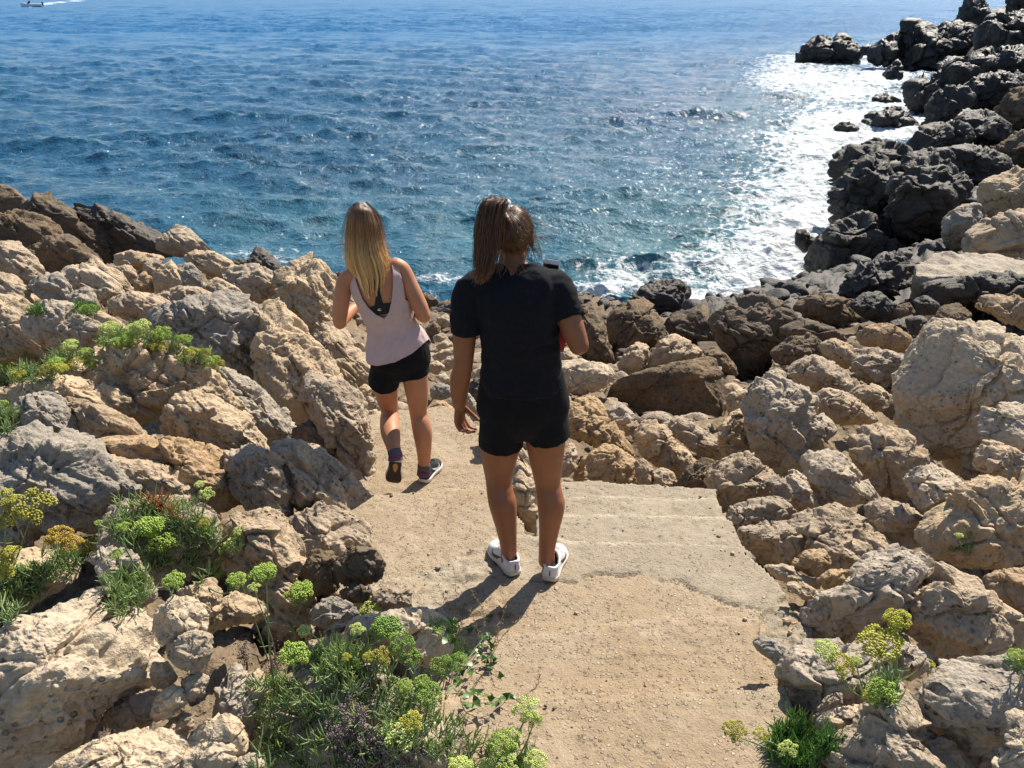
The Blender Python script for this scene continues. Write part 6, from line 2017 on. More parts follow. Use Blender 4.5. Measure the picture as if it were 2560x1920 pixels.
def shoe(parent, heel, toe, up, L, um, sm, cm, em, patch=None, side=1, stripe=True):
    """HEEL and TOE are the two ends of the sole; parts hang under one shoe"""
    heel, toe = np.asarray(heel), np.asarray(toe)
    y = unit(toe - heel)
    z = unit(np.asarray(up) - y * (np.asarray(up) @ y))
    x = np.cross(y, z)
    Q = lambda a, b, c: heel + x * a + y * b + z * c
    st = np.array([0, .03, .10, .2, .3, .4, .5, .6, .7, .8, .88, .95, 1.0])
    ww = np.array([.020, .029, .035, .0355, .0345, .0350, .0385, .0425, .0455, .0445, .040, .029, .012])
    hh = np.array([.062, .074, .084, .088, .089, .092, .086, .074, .063, .055, .050, .042, .030])
    cx = np.array([0, 0, 0, 0, .001, .002, .003, .004, .004, .003, .001, -.001, -.002]) * side
    yy = st * L
    fy = np.linspace(0, L, 40)
    W2, H2, X2 = np.interp(fy, yy, ww), np.interp(fy, yy, hh), np.interp(fy, yy, cx)
    # upper
    seg = 22
    a = np.linspace(0, math.pi, seg)
    V, F = [], []
    for b, w, h, c in zip(fy, W2, H2, X2):
        for q in a:
            V.append(Q(c + w * 0.96 * math.copysign(abs(math.cos(q)) ** 0.8, math.cos(q)), b, 0.018 + (h - 0.018) * math.sin(q) ** 0.75))
    for i in range(len(fy) - 1):
        for j in range(seg - 1):
            F.append((i * seg + j, (i + 1) * seg + j, (i + 1) * seg + j + 1, i * seg + j + 1))
    F.append(tuple(range(seg)))
    F.append(tuple((len(fy) - 1) * seg + j for j in range(seg))[::-1])
    fm = []
    for q in F:
        if len(q) > 4:
            fm.append(0)
            continue
        c_ = np.mean([V[i] for i in q], 0) - heel
        lx, ly, lz = c_ @ x, c_ @ y, c_ @ z
        fm.append(1 if (lx / .030) ** 2 + ((ly - .215 * L) / .043) ** 2 < 1 and lz > .045 else 0)
    low = set(i for q, m_ in zip(F, fm) if m_ for i in q)
    V = [v_ - z * 0.022 if i in low and ((v_ - heel) @ x / .028) ** 2 + (((v_ - heel) @ y - .20 * L) / .046) ** 2 < 1 else v_ for i, v_ in enumerate(V)]
    up_o = nobj('upper', V, F, [um, cm], parent, fmat=fm)
    # sole
    V, F = [], []
    sg = 12
    for b, w, h, c in zip(fy, W2, H2, X2):
        tl = 0.006 + 0.012 * max(0, (b / L - 0.8) / 0.2) ** 2 + 0.006 * max(0, (0.1 - b / L) / 0.1)
        for (u_, v_) in ((-1.0, tl), (-1.08, 0.012 + tl * .4), (-1.08, 0.024), (-1.0, 0.031), (1.0, 0.031), (1.08, 0.024), (1.08, 0.012 + tl * .4), (1.0, tl)):
            V.append(Q(c + w * u_, b + (0.004 if b > L * .95 else (-0.004 if b < L * .05 else 0)), v_ - 0.006))
    n = 8
    for i in range(len(fy) - 1):
        for j in range(n):
            j2 = (j + 1) % n
            F.append((i * n + j, i * n + j2, (i + 1) * n + j2, (i + 1) * n + j))
    F.append(tuple(range(n))[::-1])
    F.append(tuple((len(fy) - 1) * n + j for j in range(n)))
    nobj('sole', V, F, sm, parent)
    if patch is not None:
        out, pm = patch
        V, F = [], []
        sel = [i for i in range(len(fy)) if fy[i] > 0.07 * L]
        for b, w, c in zip(fy[sel], W2[sel], X2[sel]):
            for u_ in (-1.0, -0.5, 0, 0.5, 1.0):
                tl = 0.006 + 0.012 * max(0, (b / L - 0.8) / 0.2) ** 2 + 0.006 * max(0, (0.1 - b / L) / 0.1)
                V.append(Q(c + w * u_, b, tl - 0.0095))
        for i in range(len(sel) - 1):
            for j in range(4):
                F.append((i * 5 + j, i * 5 + j + 1, (i + 1) * 5 + j + 1, (i + 1) * 5 + j))
        nobj('outsole', V, F, out, parent)
        k = 28
        rim = [Q(0.002 + 0.014 * math.cos(2 * math.pi * i / k) * (1 - 0.35 * math.sin(2 * math.pi * i / k)), L * 0.27 + 0.042 * math.sin(2 * math.pi * i / k), -0.0072) for i in range(k)]
        nobj('sole_inset', rim + [p - z * 0.002 for p in rim], [tuple(range(k)), tuple(range(2 * k - 1, k - 1, -1))] + [(i, k + i, k + (i + 1) % k, (i + 1) % k) for i in range(k)], pm, parent, smooth=False)
    # padded collar round the ankle, dark inside
    k = 28
    pts = [Q(0.031 * math.cos(q), L * 0.20 + 0.050 * math.sin(q), 0.078 + 0.012 * math.sin(q) + 0.012 * math.sin(q) ** 2 - 0.008 * abs(math.cos(q))) for q in np.linspace(0, 2 * math.pi, k + 1)]
    tubes('collar', [(pts, 0.0065)], um, parent, seg=8)
    # side emblems
    for s in (-1, 1):
        V, F = [], []
        tt = np.linspace(0, 1, 22)
        for q in tt:
            b = L * (0.30 + 0.36 * q) if q < 0.7 else L * (0.552 + 0.12 * math.sin((q - 0.7) / 0.3 * 1.4))
            cz = 0.060 - 0.030 * math.sin(min(1, q / 0.78) * math.pi * 0.5) ** 1.3 + (0.026 * ((q - 0.72) / 0.28) ** 1.5 if q > 0.72 else 0)
            wd = 0.0012 + 0.0095 * math.sin(math.pi * min(1, (q * 1.0) ** 1.5)) ** 0.9
            for zz in (cz + wd, cz - wd):
                w, h, c = np.interp(b, fy, W2), np.interp(b, fy, H2), np.interp(b, fy, X2)
                sn = np.clip((zz - 0.018) / (h - 0.018), 0, 0.98) ** (1 / 0.75)
                xx = w * 0.96 * math.sqrt(max(0, 1 - sn * sn)) ** 0.8 + 0.0016
                V.append(Q(c + s * xx, b, zz))
        for i in range(len(tt) - 1):
            F.append((2 * i, 2 * i + 1, 2 * i + 3, 2 * i + 2))
        nobj('emblem', V, F, em, parent)
    if stripe:
        V = [Q(-0.002, -0.004, 0.034), Q(0.002, -0.004, 0.034), Q(0.002, -0.0025, 0.060), Q(-0.002, -0.0025, 0.060)]
        V2 = [np.asarray(p) + y * 0.004 for p in V]
        nobj('heel_stripe', V + V2, [(0, 1, 2, 3), (7, 6, 5, 4), (0, 4, 5, 1), (1, 5, 6, 2), (2, 6, 7, 3), (3, 7, 4, 0)], em, parent, smooth=False)
    # laces
    ln = []
    for i in range(5):
        b = L * (0.42 + 0.065 * i)
        h = np.interp(b, fy, H2)
        ln.append(([Q(-0.018, b, h - 0.004), Q(-0.008, b + 0.004, h + 0.003), Q(0.008, b + 0.004, h + 0.003), Q(0.018, b, h - 0.004)], 0.0024))
    ln.append(([Q(0, L * .42, .095), Q(-0.02 * side, L * .40, .105), Q(-0.045 * side, L * .36, .098), Q(-0.055 * side, L * .33, .075)], 0.002))
    ln.append(([Q(0, L * .42, .095), Q(0.02 * side, L * .43, .103), Q(0.04 * side, L * .45, .085)], 0.002))
    tubes('laces', ln, cm if patch is not None else sm, parent, seg=5)


def hair_mat(name, stops, axis_z):
    """colour runs down the length: STOPS are (height, colour)"""
    m, nt, b = new_mat(name)
    t = NT(nt)
    p = t.pos()
    sx = t.n('ShaderNodeSeparateXYZ')
    t.link(p, sx.inputs[0])
    n = t.noise(p, 55, 3, 0.6)
    zz = t.math('ADD', sx.outputs[2], t.math('MULTIPLY', t.math('SUBTRACT', n, 0.5), 0.10))
    rp = t.n('ShaderNodeValToRGB')
    lo, hi = axis_z
    t.link(t.rng(zz, lo, hi, 0, 1, False), rp.inputs[0])
    el = rp.color_ramp.elements
    while len(el) < len(stops):
        el.new(0.5)
    for e, (q, c) in zip(el, stops):
        e.position = q
        e.color = c + (1,)
    at = t.n('ShaderNodeAttribute', attribute_name='tone').outputs['Fac']
    hv = t.n('ShaderNodeHueSaturation')
    t.link(rp.outputs[0], hv.inputs['Color'])
    t.link(t.rng(at, 0, 1, 0.55, 1.5, False), hv.inputs['Value'])
    t.link(hv.outputs[0], b.inputs['Base Color'])
    b.inputs['Roughness'].default_value = 0.42
    b.inputs['Specular IOR Level'].default_value = 0.45
    return m


def strands(name, lines, mat, parent, rs, seg=4, own=None):
    o = tubes(name, lines, mat, parent, seg)
    tone = np.concatenate([np.full(len(P) * seg, (rs.uniform(0, 1) * 0.7 + 0.15) if own is None else own[i]) for i, (P, r) in enumerate(lines)])
    fattr(o, 'tone', tone)
    return o


# ---- shared cloth and skin
SKIN_A = plain_mat('skin_tanned', (0.265, 0.100, 0.047), 0.52, 0.4, 0.13, 9, sss=0.12)
SKIN_B = plain_mat('skin_light_tan', (0.43, 0.188, 0.095), 0.52, 0.4, 0.13, 9, sss=0.12)
BLACK_T = plain_mat('cotton_black', (0.010, 0.0105, 0.014), 0.9, 0.15, 0.2, 40, bump=0.3, bscale=260, sheen=0.015)
BLACK_S = plain_mat('shorts_black', (0.007, 0.007, 0.009), 0.85, 0.15, 0.2, 40, bump=0.3, bscale=260, sheen=0.015)
PINK_T = plain_mat('tank_dusty_pink', (0.50, 0.37, 0.36), 0.9, 0.2, 0.05, 25, bump=0.3, bscale=300, sheen=0.1)
BRA_M = plain_mat('bra_black', (0.012, 0.012, 0.015), 0.7, 0.3, 0.1, 40)
WHITE_S = plain_mat('shoe_white', (0.66, 0.64, 0.65), 0.6, 0.3, 0.05, 40, bump=0.2, bscale=300)
CREAM_S = plain_mat('sole_cream', (0.60, 0.53, 0.44), 0.7, 0.3, 0.10, 25)
DARK_C = plain_mat('shoe_lining_dark', (0.02, 0.022, 0.03), 0.9, 0.2, 0.1, 40)
DARK_E = plain_mat('emblem_dark', (0.03, 0.03, 0.035), 0.5, 0.4, 0.05, 40)
WHITE_E = plain_mat('emblem_white', (0.75, 0.75, 0.75), 0.5, 0.4, 0.03, 40)
SHOE_B = plain_mat('shoe_black_mesh', (0.022, 0.021, 0.024), 0.8, 0.3, 0.2, 60, bump=0.3, bscale=350)
OUTSOLE = plain_mat('outsole_dark', (0.050, 0.040, 0.032), 0.8, 0.3, 0.2, 50, bump=0.5, bscale=120)
INSET = plain_mat('outsole_tan_inset', (0.42, 0.24, 0.13), 0.7, 0.3, 0.1, 50)
SOCK_M = plain_mat('sock_grey', (0.10, 0.095, 0.11), 0.95, 0.1, 0.2, 90)
SOCK_P = plain_mat('sock_purple', (0.16, 0.055, 0.11), 0.95, 0.1, 0.2, 90)
EYE_M = plain_mat('eye_white', (0.7, 0.7, 0.7), 0.2, 0.5, 0.02, 20)
WHITE_P = plain_mat('phone_white', (0.72, 0.72, 0.74), 0.3, 0.5, 0.02, 20)
GLASS_D = plain_mat('phone_screen', (0.006, 0.006, 0.008), 0.08, 0.5, 0.02, 20)
RED_M = plain_mat('red_cover', (0.42, 0.025, 0.035), 0.6, 0.4, 0.1, 30)


def folds(amp, sc=(9, 9, 4), seed=0):
    def fn(co, no):
        q = co * np.array(sc, dtype=np.float32)
        q = q + 0.5 * np.stack([perlin(q * 0.6, seed + 1), perlin(q * 0.6, seed + 2), perlin(q * 0.6, seed + 3)], -1)
        return amp * (ridged(q, 2, seed) * 0.6 + 0.5 * fbm(q * 2.1, 2, seed + 4))
    return fn


def person_near():
    root = empty('person', (0.08, 3.14, 3.60))
    tag(root, 'person from behind in black t-shirt, black shorts and white sneakers, raising a phone', 'person')
    S = Soft()
    tor = [(1307, 1050, 3.15), (1307, 1022, 3.15), (1306, 975, 3.14), (1303, 890, 3.12), (1300, 820, 3.11), (1297, 755, 3.11), (1292, 718, 3.12), (1287, 698, 3.13), (1284, 680, 3.14)]
    tr = [(.12, .08), (.166, .108), (.165, .108), (.133, .092), (.142, .098), (.158, .104), (.150, .088), (.100, .066), (.058, .056)]
    S.loft([W(*p) for p in tor], tr, seg=28)
    S.loft([W(1285, 700, 3.13), W(1283, 672, 3.15), W(1281, 640, 3.165)], [.056, .052, .052], seg=18)
    S.loft([W(1284, 676, 3.14), W(1240, 700, 3.135), W(1196, 722, 3.135)], [.046, .046, .044], seg=16)
    S.loft([W(1284, 676, 3.14), W(1328, 694, 3.13), W(1378, 714, 3.12)], [.046, .046, .044], seg=16)
    q = head(S, W(1281, 592, 3.175), 0.98, math.radians(-8), math.radians(-6))
    legs = [([(1258, 1020, 3.16), (1252, 1090, 3.17), (1248, 1150, 3.19), (1247, 1200, 3.20), (1251, 1235, 3.185), (1257, 1262, 3.175), (1266, 1320, 3.18), (1272, 1372, 3.195), (1272, 1400, 3.20)],
             [.094, .089, .074, .057, .058, .060, .046, .036, .038]),
            ([(1355, 1020, 3.15), (1363, 1090, 3.15), (1366, 1150, 3.165), (1369, 1204, 3.175), (1374, 1238, 3.16), (1378, 1266, 3.15), (1373, 1322, 3.15), (1367, 1376, 3.155), (1367, 1404, 3.16)],
             [.090, .085, .072, .056, .057, .059, .045, .036, .038])]
    for P, r in legs:
        S.loft([W(*p) for p in P], r, seg=20)
    for cx in (1268, 1342):
        S.ball(W(cx, 1012, 3.10), (.085, .07, .085))
    # left arm hangs, right arm is bent forward
    S.loft([W(1205, 712, 3.13), W(1176, 728, 3.14), W(1166, 780, 3.13), W(1161, 850, 3.12), W(1158, 915, 3.115), W(1151, 945, 3.13), W(1148, 985, 3.165), W(1149, 1014, 3.195)],
           [.050, .050, .049, .045, .038, .041, .035, .026], seg=18)
    hand(S, W(1149, 1013, 3.195), (-0.02, 0.16, -1.0), (0.85, -0.55, 0.1), (0.6, 0.8, 0), curl=(28, 42, 34), spread=6, sc=0.98)
    S.loft([W(1366, 706, 3.12), W(1396, 722, 3.12), W(1414, 770, 3.10), W(1433, 825, 3.075), W(1449, 868, 3.06)], [.050, .050, .048, .046, .038], seg=18)
    S.loft([W(1449, 868, 3.06), W(1434, 832, 3.12), W(1408, 778, 3.20), W(1392, 738, 3.27)], [.038, .042, .036, .026], seg=18)
    hand(S, W(1392, 737, 3.272), (-0.42, 0.22, 1.0), (0.05, -1.0, 0.25), (1, 0, 0), curl=(14, 40, 55), spread=5, sc=0.92, thumb_curl=14)
    S.skin('body', SKIN_A, root, 0.0042, 5)
    for s in (-1, 1):
        e = Soft()
        e.ball(q(s * 0.031, 0.068, 0.008), (.0115, .0115, .0115), 3)
        nobj('eye', e.v[0], np.array(e.f), EYE_M, root)
    # t-shirt with short sleeves
    T = Soft()
    sh = [(1303, 968, 3.13), (1303, 930, 3.13), (1302, 880, 3.12), (1300, 820, 3.11), (1297, 762, 3.11), (1293, 724, 3.12), (1289, 704, 3.125), (1286, 695, 3.13)]
    sr = [(.163, .120), (.158, .118), (.149, .108), (.149, .108), (.160, .112), (.164, .104), (.138, .090), (.086, .072)]
    T.loft([W(*p) for p in sh], sr, seg=32, caps=False)
    T.loft([W(1268, 696, 3.125), W(1236, 704, 3.13), W(1190, 724, 3.135)], [.055, .060, .058], seg=20)
    T.loft([W(1300, 694, 3.125), W(1332, 700, 3.125), W(1384, 717, 3.12)], [.055, .060, .058], seg=20)
    T.loft([W(1215, 712, 3.13), W(1180, 726, 3.14), W(1171, 770, 3.13), W(1169, 812, 3.125), W(1170, 826, 3.125)], [.058, .062, .062, .062, .063], seg=22, caps=False)
    T.loft([W(1352, 706, 3.12), W(1390, 720, 3.12), W(1406, 752, 3.105), W(1421, 790, 3.095), W(1424, 798, 3.09)], [.058, .062, .061, .062, .063], seg=22, caps=False)
    T.skin('tshirt', BLACK_T, root, 0.006, 6, folds(0.0095, (7, 7, 10), 3))
    # shorts
    H = Soft()
    H.loft([W(1305, 930, 3.13), W(1306, 970, 3.14), W(1308, 1015, 3.145), W(1309, 1050, 3.15)], [(.160, .116), (.176, .124), (.187, .130), (.168, .112)], seg=32)
    H.loft([W(1262, 1010, 3.15), W(1258, 1050, 3.155), W(1253, 1094, 3.165), W(1252, 1112, 3.165)], [(.094, .108), (.095, .108), (.0925, .105), (.092, .105)], seg=26, caps=False)
    H.loft([W(1354, 1004, 3.145), W(1362, 1046, 3.15), W(1369, 1078, 3.155), W(1371, 1092, 3.155)], [(.092, .108), (.093, .108), (.0905, .105), (.090, .105)], seg=26, caps=False)
    H.skin('shorts', BLACK_S, root, 0.006, 5, folds(0.0035, (12, 12, 5), 8))
    # shoes
    z0 = 3.602
    def gp(u, v):
        p = WZ(u, v, z0)
        return np.array([p[0], p[1], z0])
    for nm, he, to, sd in (('shoe', gp(1288, 1440), gp(1233, 1364), -1), ('shoe', gp(1374, 1455), gp(1399, 1372), 1)):
        e = empty(nm, he)
        e.parent = root
        e.matrix_parent_inverse = root.matrix_world.inverted()
        bpy.context.view_layer.update()
        d = unit(to - he)
        shoe(e, he + np.array([0, 0, 0.0]), he + d * 0.245, (0, 0, 1), 0.245, WHITE_S, CREAM_S, DARK_C, DARK_E, side=sd)
    # hair: combed back to a high ponytail
    rs = np.random.RandomState(3)
    hm = hair_mat('hair_brown', [(0.0, (0.27, 0.125, 0.052)), (0.45, (0.125, 0.056, 0.024)), (1.0, (0.095, 0.042, 0.018))], (4.90, 5.28))
    hc = q(0, -0.012, 0.022)
    er = np.array([.0765, .0945, .0905]) * 0.98
    tie = W(1259, 516, 3.115)
    td = unit((tie - hc) / er)
    L, tones = [], []
    for i in range(1900):
        s = rs.uniform(-1, 1)
        a = s * math.pi * 0.98 - math.pi / 2
        # hair line: low on the nape, above the ears, high on the brow
        back = 0.5 * (1 - math.sin(a))
        el = 0.62 - 1.25 * back ** 0.8 + rs.uniform(-0.1, 0.25)
        el = max(el, -0.72)
        st = np.array([math.cos(a) * math.cos(el), math.sin(a) * math.cos(el), math.sin(el)])
        om = math.acos(np.clip(st @ td, -0.999, 0.999))
        tt = np.linspace(0, 1, 12)
        cl = round(s * 16) / 16
        crs = np.random.RandomState(int((cl + 2) * 100) + int(4 * (el + 1)))
        wv = crs.normal(0, 0.07, 3) + rs.normal(0, 0.035, 3)
        lf = crs.uniform(0, .05) + rs.uniform(0, .03)
        tones.append(np.clip(crs.uniform(.05, .95) + rs.normal(0, .18), 0, 1))
        k = []
        for t in tt:
            dv = (math.sin((1 - t) * om) * st + math.sin(t * om) * td) / math.sin(om)
            dv = unit(dv + wv * math.sin(math.pi * t))
            k.append(hc + dv * er * (1.0 + 0.022 + lf * math.sin(math.pi * t) + 0.05 * t ** 3 + 0.010 * math.sin(9 * t + cl * 40)))
        L.append((k, 0.0012))
    hair = strands('hair', L, hm, root, rs, own=tones)
    cap = Soft()
    v, f = ico(4)
    v = v[:]
    keep = (v[:, 2] > 0.62 - 1.25 * (0.5 * (1 - v[:, 1] / np.maximum(1e-6, np.hypot(v[:, 0], v[:, 1])))) ** 0.8) | (v[:, 2] > 0.6)
    cf = f[keep[f].all(1)]
    co = nobj('scalp', v * er * 1.015 + hc, cf, hm, hair)
    fattr(co, 'tone', np.full(len(v), 0.3))
    # ponytail
    ctr = np.array([(1259, 517, 3.115), (1247, 503, 3.095), (1234, 509, 3.075), (1224, 545, 3.055), (1219, 592, 3.045), (1216, 635, 3.035), (1209, 670, 3.02), (1198, 697, 3.015)])
    P0 = sub_pts(np.array([W(*c) for c in ctr]), 3)
    wid = np.interp(np.linspace(0, 1, len(P0)), [0, .12, .3, .55, .8, 1], [.008, .026, .042, .044, .034, .016])
    L = []
    for i in range(900):
        a, rr = rs.uniform(0, 6.283), math.sqrt(rs.uniform(0.02, 1))
        end = len(P0) - int(abs(rs.normal(0, 2.2))) - (3 if rr > .8 else 0)
        end = max(10, min(len(P0), end))
        off = np.stack([np.cos(a) * rr * wid, np.sin(a) * rr * wid * 0.8, np.zeros(len(P0))], -1)
        wob = np.cumsum(rs.normal(0, .0021, (len(P0), 3)), 0)
        L.append(((P0 + off + wob)[:end], np.linspace(.0015, .0007, end)))
    strands('ponytail', L, hm, hair, rs)
    # loose strands all round the head, by the neck and the cheek
    L = []
    for i in range(170):
        dv = unit(rs.normal(0, 1, 3) + np.array([0, -.5, .35]))
        k = [hc + dv * er * 1.03]
        g_ = unit(np.cross(dv, rs.normal(0, 1, 3)) + dv * rs.uniform(.25, .7))
        for j in range(7):
            k.append(k[-1] + g_ * 0.006)
            g_ = unit(g_ + rs.normal(0, .22, 3) + np.array([0, 0, -.08]))
        L.append((k, 0.0005))
    for i in range(70):
        b = W(1318 + rs.uniform(-8, 14), 560 + rs.uniform(-30, 60), 3.14)
        k = [b]
        dv = np.array([rs.uniform(0.1, .8), rs.uniform(-.3, .2), rs.uniform(-1, -.2)])
        for j in range(8):
            k.append(k[-1] + dv * 0.010)
            dv = dv + rs.normal(0, .18, 3) + np.array([0.02, 0, -.06])
        L.append((k, 0.0006))
    for i in range(60):
        b = W(1250 + rs.uniform(-30, 60), 640 + rs.uniform(-12, 20), 3.07)
        k = [b]
        dv = np.array([rs.uniform(-.3, .3), rs.uniform(-.2, .1), -1])
        for j in range(6):
            k.append(k[-1] + dv * 0.009)
            dv = dv + rs.normal(0, .2, 3)
        L.append((k, 0.0007))
    strands('loose_hair', L, hm, hair, rs)
    sc = Soft()
    tn = unit(np.array(P0[3] - P0[0]))
    a1 = unit(np.cross(tn, (0, 1, 0.3)))
    a2 = np.cross(tn, a1)
    cc = np.asarray(tie) + tn * 0.006
    ring = [cc + (a1 * math.cos(t) + a2 * math.sin(t)) * 0.019 for t in np.linspace(0, 2 * math.pi, 25)]
    tubes('scrunchie', [(ring, 0.0115 + 0.003 * np.sin(np.linspace(0, 40, 25)))], WHITE_P, hair, seg=8)
    # the phone and the thing held under the arm are things of their own
    ph = empty('phone', W(1373, 668, 3.30))
    tag(ph, 'white phone with a dark screen held up by the person in black', 'phone')
    c = W(1373, 694, 3.235)
    yv = unit(np.array([0.16, 0.22, 1.0]))
    nv = unit(np.array([0.05, -1.0, 0.22]))
    nv = unit(nv - yv * (nv @ yv))
    xv = np.cross(yv, nv)
    if xv[0] < 0:
        xv = -xv
    def slab(name, w, h, dd, off, mat, rad, par):
        k = []
        for sx, sy, a0 in ((1, 1, 0), (-1, 1, 90), (-1, -1, 180), (1, -1, 270)):
            for j in range(6):
                a = math.radians(a0 + j * 18)
                k.append((sx * (w / 2 - rad) + rad * math.cos(a), sy * (h / 2 - rad) + rad * math.sin(a)))
        n = len(k)
        V = [c + xv * a + yv * b + nv * (off + dd / 2) for a, b in k] + [c + xv * a + yv * b + nv * (off - dd / 2) for a, b in k]
        F = [tuple(range(n)), tuple(range(2 * n - 1, n - 1, -1))] + [(i, n + i, n + (i + 1) % n, (i + 1) % n) for i in range(n)]
        return nobj(name, V, F, mat, par, smooth=False)
    slab('case', .067, .138, .0075, 0, WHITE_P, .009, ph)
    slab('screen', .059, .105, .0006, .0042, GLASS_D, .002, ph)
    bk = empty('booklet', W(1395, 842, 3.18))
    tag(bk, 'red booklet with a white edge tucked under the bent arm', 'booklet')
    c = W(1392, 838, 3.165)
    yv, nv = unit(np.array([0.25, 0.3, 1.0])), unit(np.array([0.3, -1, 0.2]))
    nv = unit(nv - yv * (nv @ yv))
    xv = np.cross(yv, nv)
    if xv[0] < 0:
        xv = -xv
    slab('cover', .085, .12, .010, 0, RED_M, .004, bk)
    c = c - yv * 0.062
    slab('page_edge', .082, .005, .008, 0, WHITE_E, .001, bk)


def person_far():
    root = empty('person', (-0.55, 4.45, 3.28))
    tag(root, 'person from behind with long blonde hair, pink tank top, black shorts and black sneakers', 'person')
    S = Soft()
    tor = np.array([(1002, 928, 4.50), (999, 892, 4.50), (991, 855, 4.50), (979, 815, 4.50), (966, 770, 4.49), (954, 726, 4.49), (945, 695, 4.49), (938, 670, 4.495), (933, 650, 4.505), (928, 636, 4.51)], dtype=float)
    trd = np.array([(.12, .085), (.160, .112), (.152, .102), (.124, .084), (.134, .092), (.150, .098), (.146, .086), (.105, .066), (.066, .056), (.052, .052)])
    S.loft([W(1001, 908, 4.50)] + [W(*p) for p in tor[1:]], [(.10, .075)] + [tuple(x) for x in trd[1:]], seg=28)
    S.loft([W(934, 655, 4.50), W(926, 630, 4.515), W(916, 608, 4.53)], [.054, .050, .050], seg=18)
    q = head(S, W(911, 568, 4.545), 0.98, math.radians(-10), math.radians(-8))
    for cx, cv in ((972, 900), (1026, 886)):
        S.ball(W(cx, cv, 4.455), (.066, .042, .066))
    S.loft([W(968, 900, 4.50), W(962, 945, 4.53), W(967, 990, 4.60), W(974, 1028, 4.66), W(974, 1050, 4.60), W(976, 1080, 4.47), W(983, 1115, 4.345), W(988, 1142, 4.30)],
           [.088, .080, .066, .052, .057, .057, .042, .035], seg=20)
    S.loft([W(1030, 890, 4.50), W(1038, 945, 4.50), W(1043, 990, 4.51), W(1046, 1034, 4.525), W(1052, 1060, 4.50), W(1057, 1086, 4.49), W(1060, 1130, 4.49), W(1060, 1164, 4.50), W(1060, 1180, 4.50)],
           [.084, .074, .064, .051, .055, .056, .043, .034, .036], seg=20)
    # arms: both elbows bent, hands together in front
    S.loft([W(886, 688, 4.50), W(864, 702, 4.50), W(856, 740, 4.49), W(850, 782, 4.47), W(849, 808, 4.46)], [.048, .046, .046, .044, .036], seg=18)
    S.loft([W(849, 808, 4.46), W(858, 795, 4.55), W(880, 775, 4.66), W(900, 760, 4.72)], [.036, .038, .032, .025], seg=18)
    hand(S, W(900, 760, 4.72), (0.75, 0.45, 0.3), (0.2, -0.6, 0.8), (0, 0.3, 1), curl=(25, 45, 40), sc=0.95)
    S.loft([W(986, 664, 4.50), W(1006, 676, 4.50), W(1025, 715, 4.48), W(1048, 762, 4.455), W(1061, 792, 4.445)], [.048, .046, .046, .044, .036], seg=18)
    S.loft([W(1061, 792, 4.445), W(1047, 778, 4.54), W(1018, 762, 4.66), W(990, 752, 4.73)], [.036, .039, .032, .025], seg=18)
    hand(S, W(990, 752, 4.73), (-0.75, 0.45, 0.25), (-0.2, -0.6, 0.8), (0, 0.3, 1), curl=(25, 45, 40), sc=0.95)
    S.skin('body', SKIN_B, root, 0.0045, 5)
    for s in (-1, 1):
        e = Soft()
        e.ball(q(s * 0.031, 0.068, 0.008), (.0115, .0115, .0115), 3)
        nobj('eye', e.v[0], np.array(e.f), EYE_M, root)

    def garment(name, mat, off, poly, vmin_front, vmax, flare, amp, thick, seed):
        """a shell round the torso, cut along the seams"""
        C = np.array([W(*p) for p in tor])
        Q = sub_pts(np.hstack([C, trd]), 26)
        seg = 260
        ang = np.linspace(0, 2 * math.pi, seg, endpoint=False)
        T = np.gradient(Q[:, :3], axis=0)
        T /= np.linalg.norm(T, axis=1, keepdims=True)
        sd = np.cross(T, np.array([0, 1.0, 0]))
        sd /= np.linalg.norm(sd, axis=1, keepdims=True)
        bk = np.cross(sd, T)
        n = len(Q)
        tt = np.linspace(0, 1, n)
        o_ = off + flare * sstep(0.55, 0.0, tt)
        r = Q[:, 3:] + o_[:, None]
        P = Q[:, None, :3] + (np.cos(ang)[None, :, None] * sd[:, None, :] * r[:, None, :1] + np.sin(ang)[None, :, None] * bk[:, None, :] * r[:, None, 1:])
        nn = np.cos(ang)[None, :, None] * sd[:, None, :] + np.sin(ang)[None, :, None] * bk[:, None, :]
        V = P.reshape(-1, 3).astype(np.float32)
        N = nn.reshape(-1, 3)
        # cloth hangs in soft folds
        qv = V * np.array([14, 14, 7], dtype=np.float32)
        qv = qv + 0.6 * np.stack([perlin(qv * .5, seed), perlin(qv * .5, seed + 1), perlin(qv * .5, seed + 2)], -1)
        D = amp * (0.7 * ridged(qv, 2, seed + 4) + 0.3 * fbm(qv * 2, 2, seed + 5))
        D = D * np.repeat(0.35 + 0.65 * sstep(0.62, 0.25, tt), seg)
        V = V + N * D[:, None]
        i, j = np.meshgrid(np.arange(n - 1), np.arange(seg), indexing='ij')
        j2 = (j + 1) % seg
        F = np.stack([i * seg + j, i * seg + j2, (i + 1) * seg + j2, (i + 1) * seg + j], -1).reshape(-1, 4)
        c = V[F].mean(1)
        uv = pixel_of(c)
        backside = (N[F].mean(1)[:, 1] < 0.12)
        keep = np.where(backside, poly_in(uv[:, 0], uv[:, 1], poly), (uv[:, 1] > vmin_front(uv[:, 0])) & (uv[:, 1] < vmax(uv[:, 0])))
        F = F[keep]
        used, inv = np.unique(F, return_inverse=True)
        V2 = V[used]
        F2 = inv.reshape(-1, 4)
        m = len(V2)
        Vi = V2 - N[used].astype(np.float32) * thick
        # edge band
        E = np.vstack([F2[:, [0, 1]], F2[:, [1, 2]], F2[:, [2, 3]], F2[:, [3, 0]]])
        key = np.minimum(E[:, 0], E[:, 1]).astype(np.int64) * m + np.maximum(E[:, 0], E[:, 1])
        un, idx, cnt = np.unique(key, return_index=True, return_counts=True)
        B = E[idx[cnt == 1]]
        rim = np.stack([B[:, 1], B[:, 0], B[:, 0] + m, B[:, 1] + m], -1)
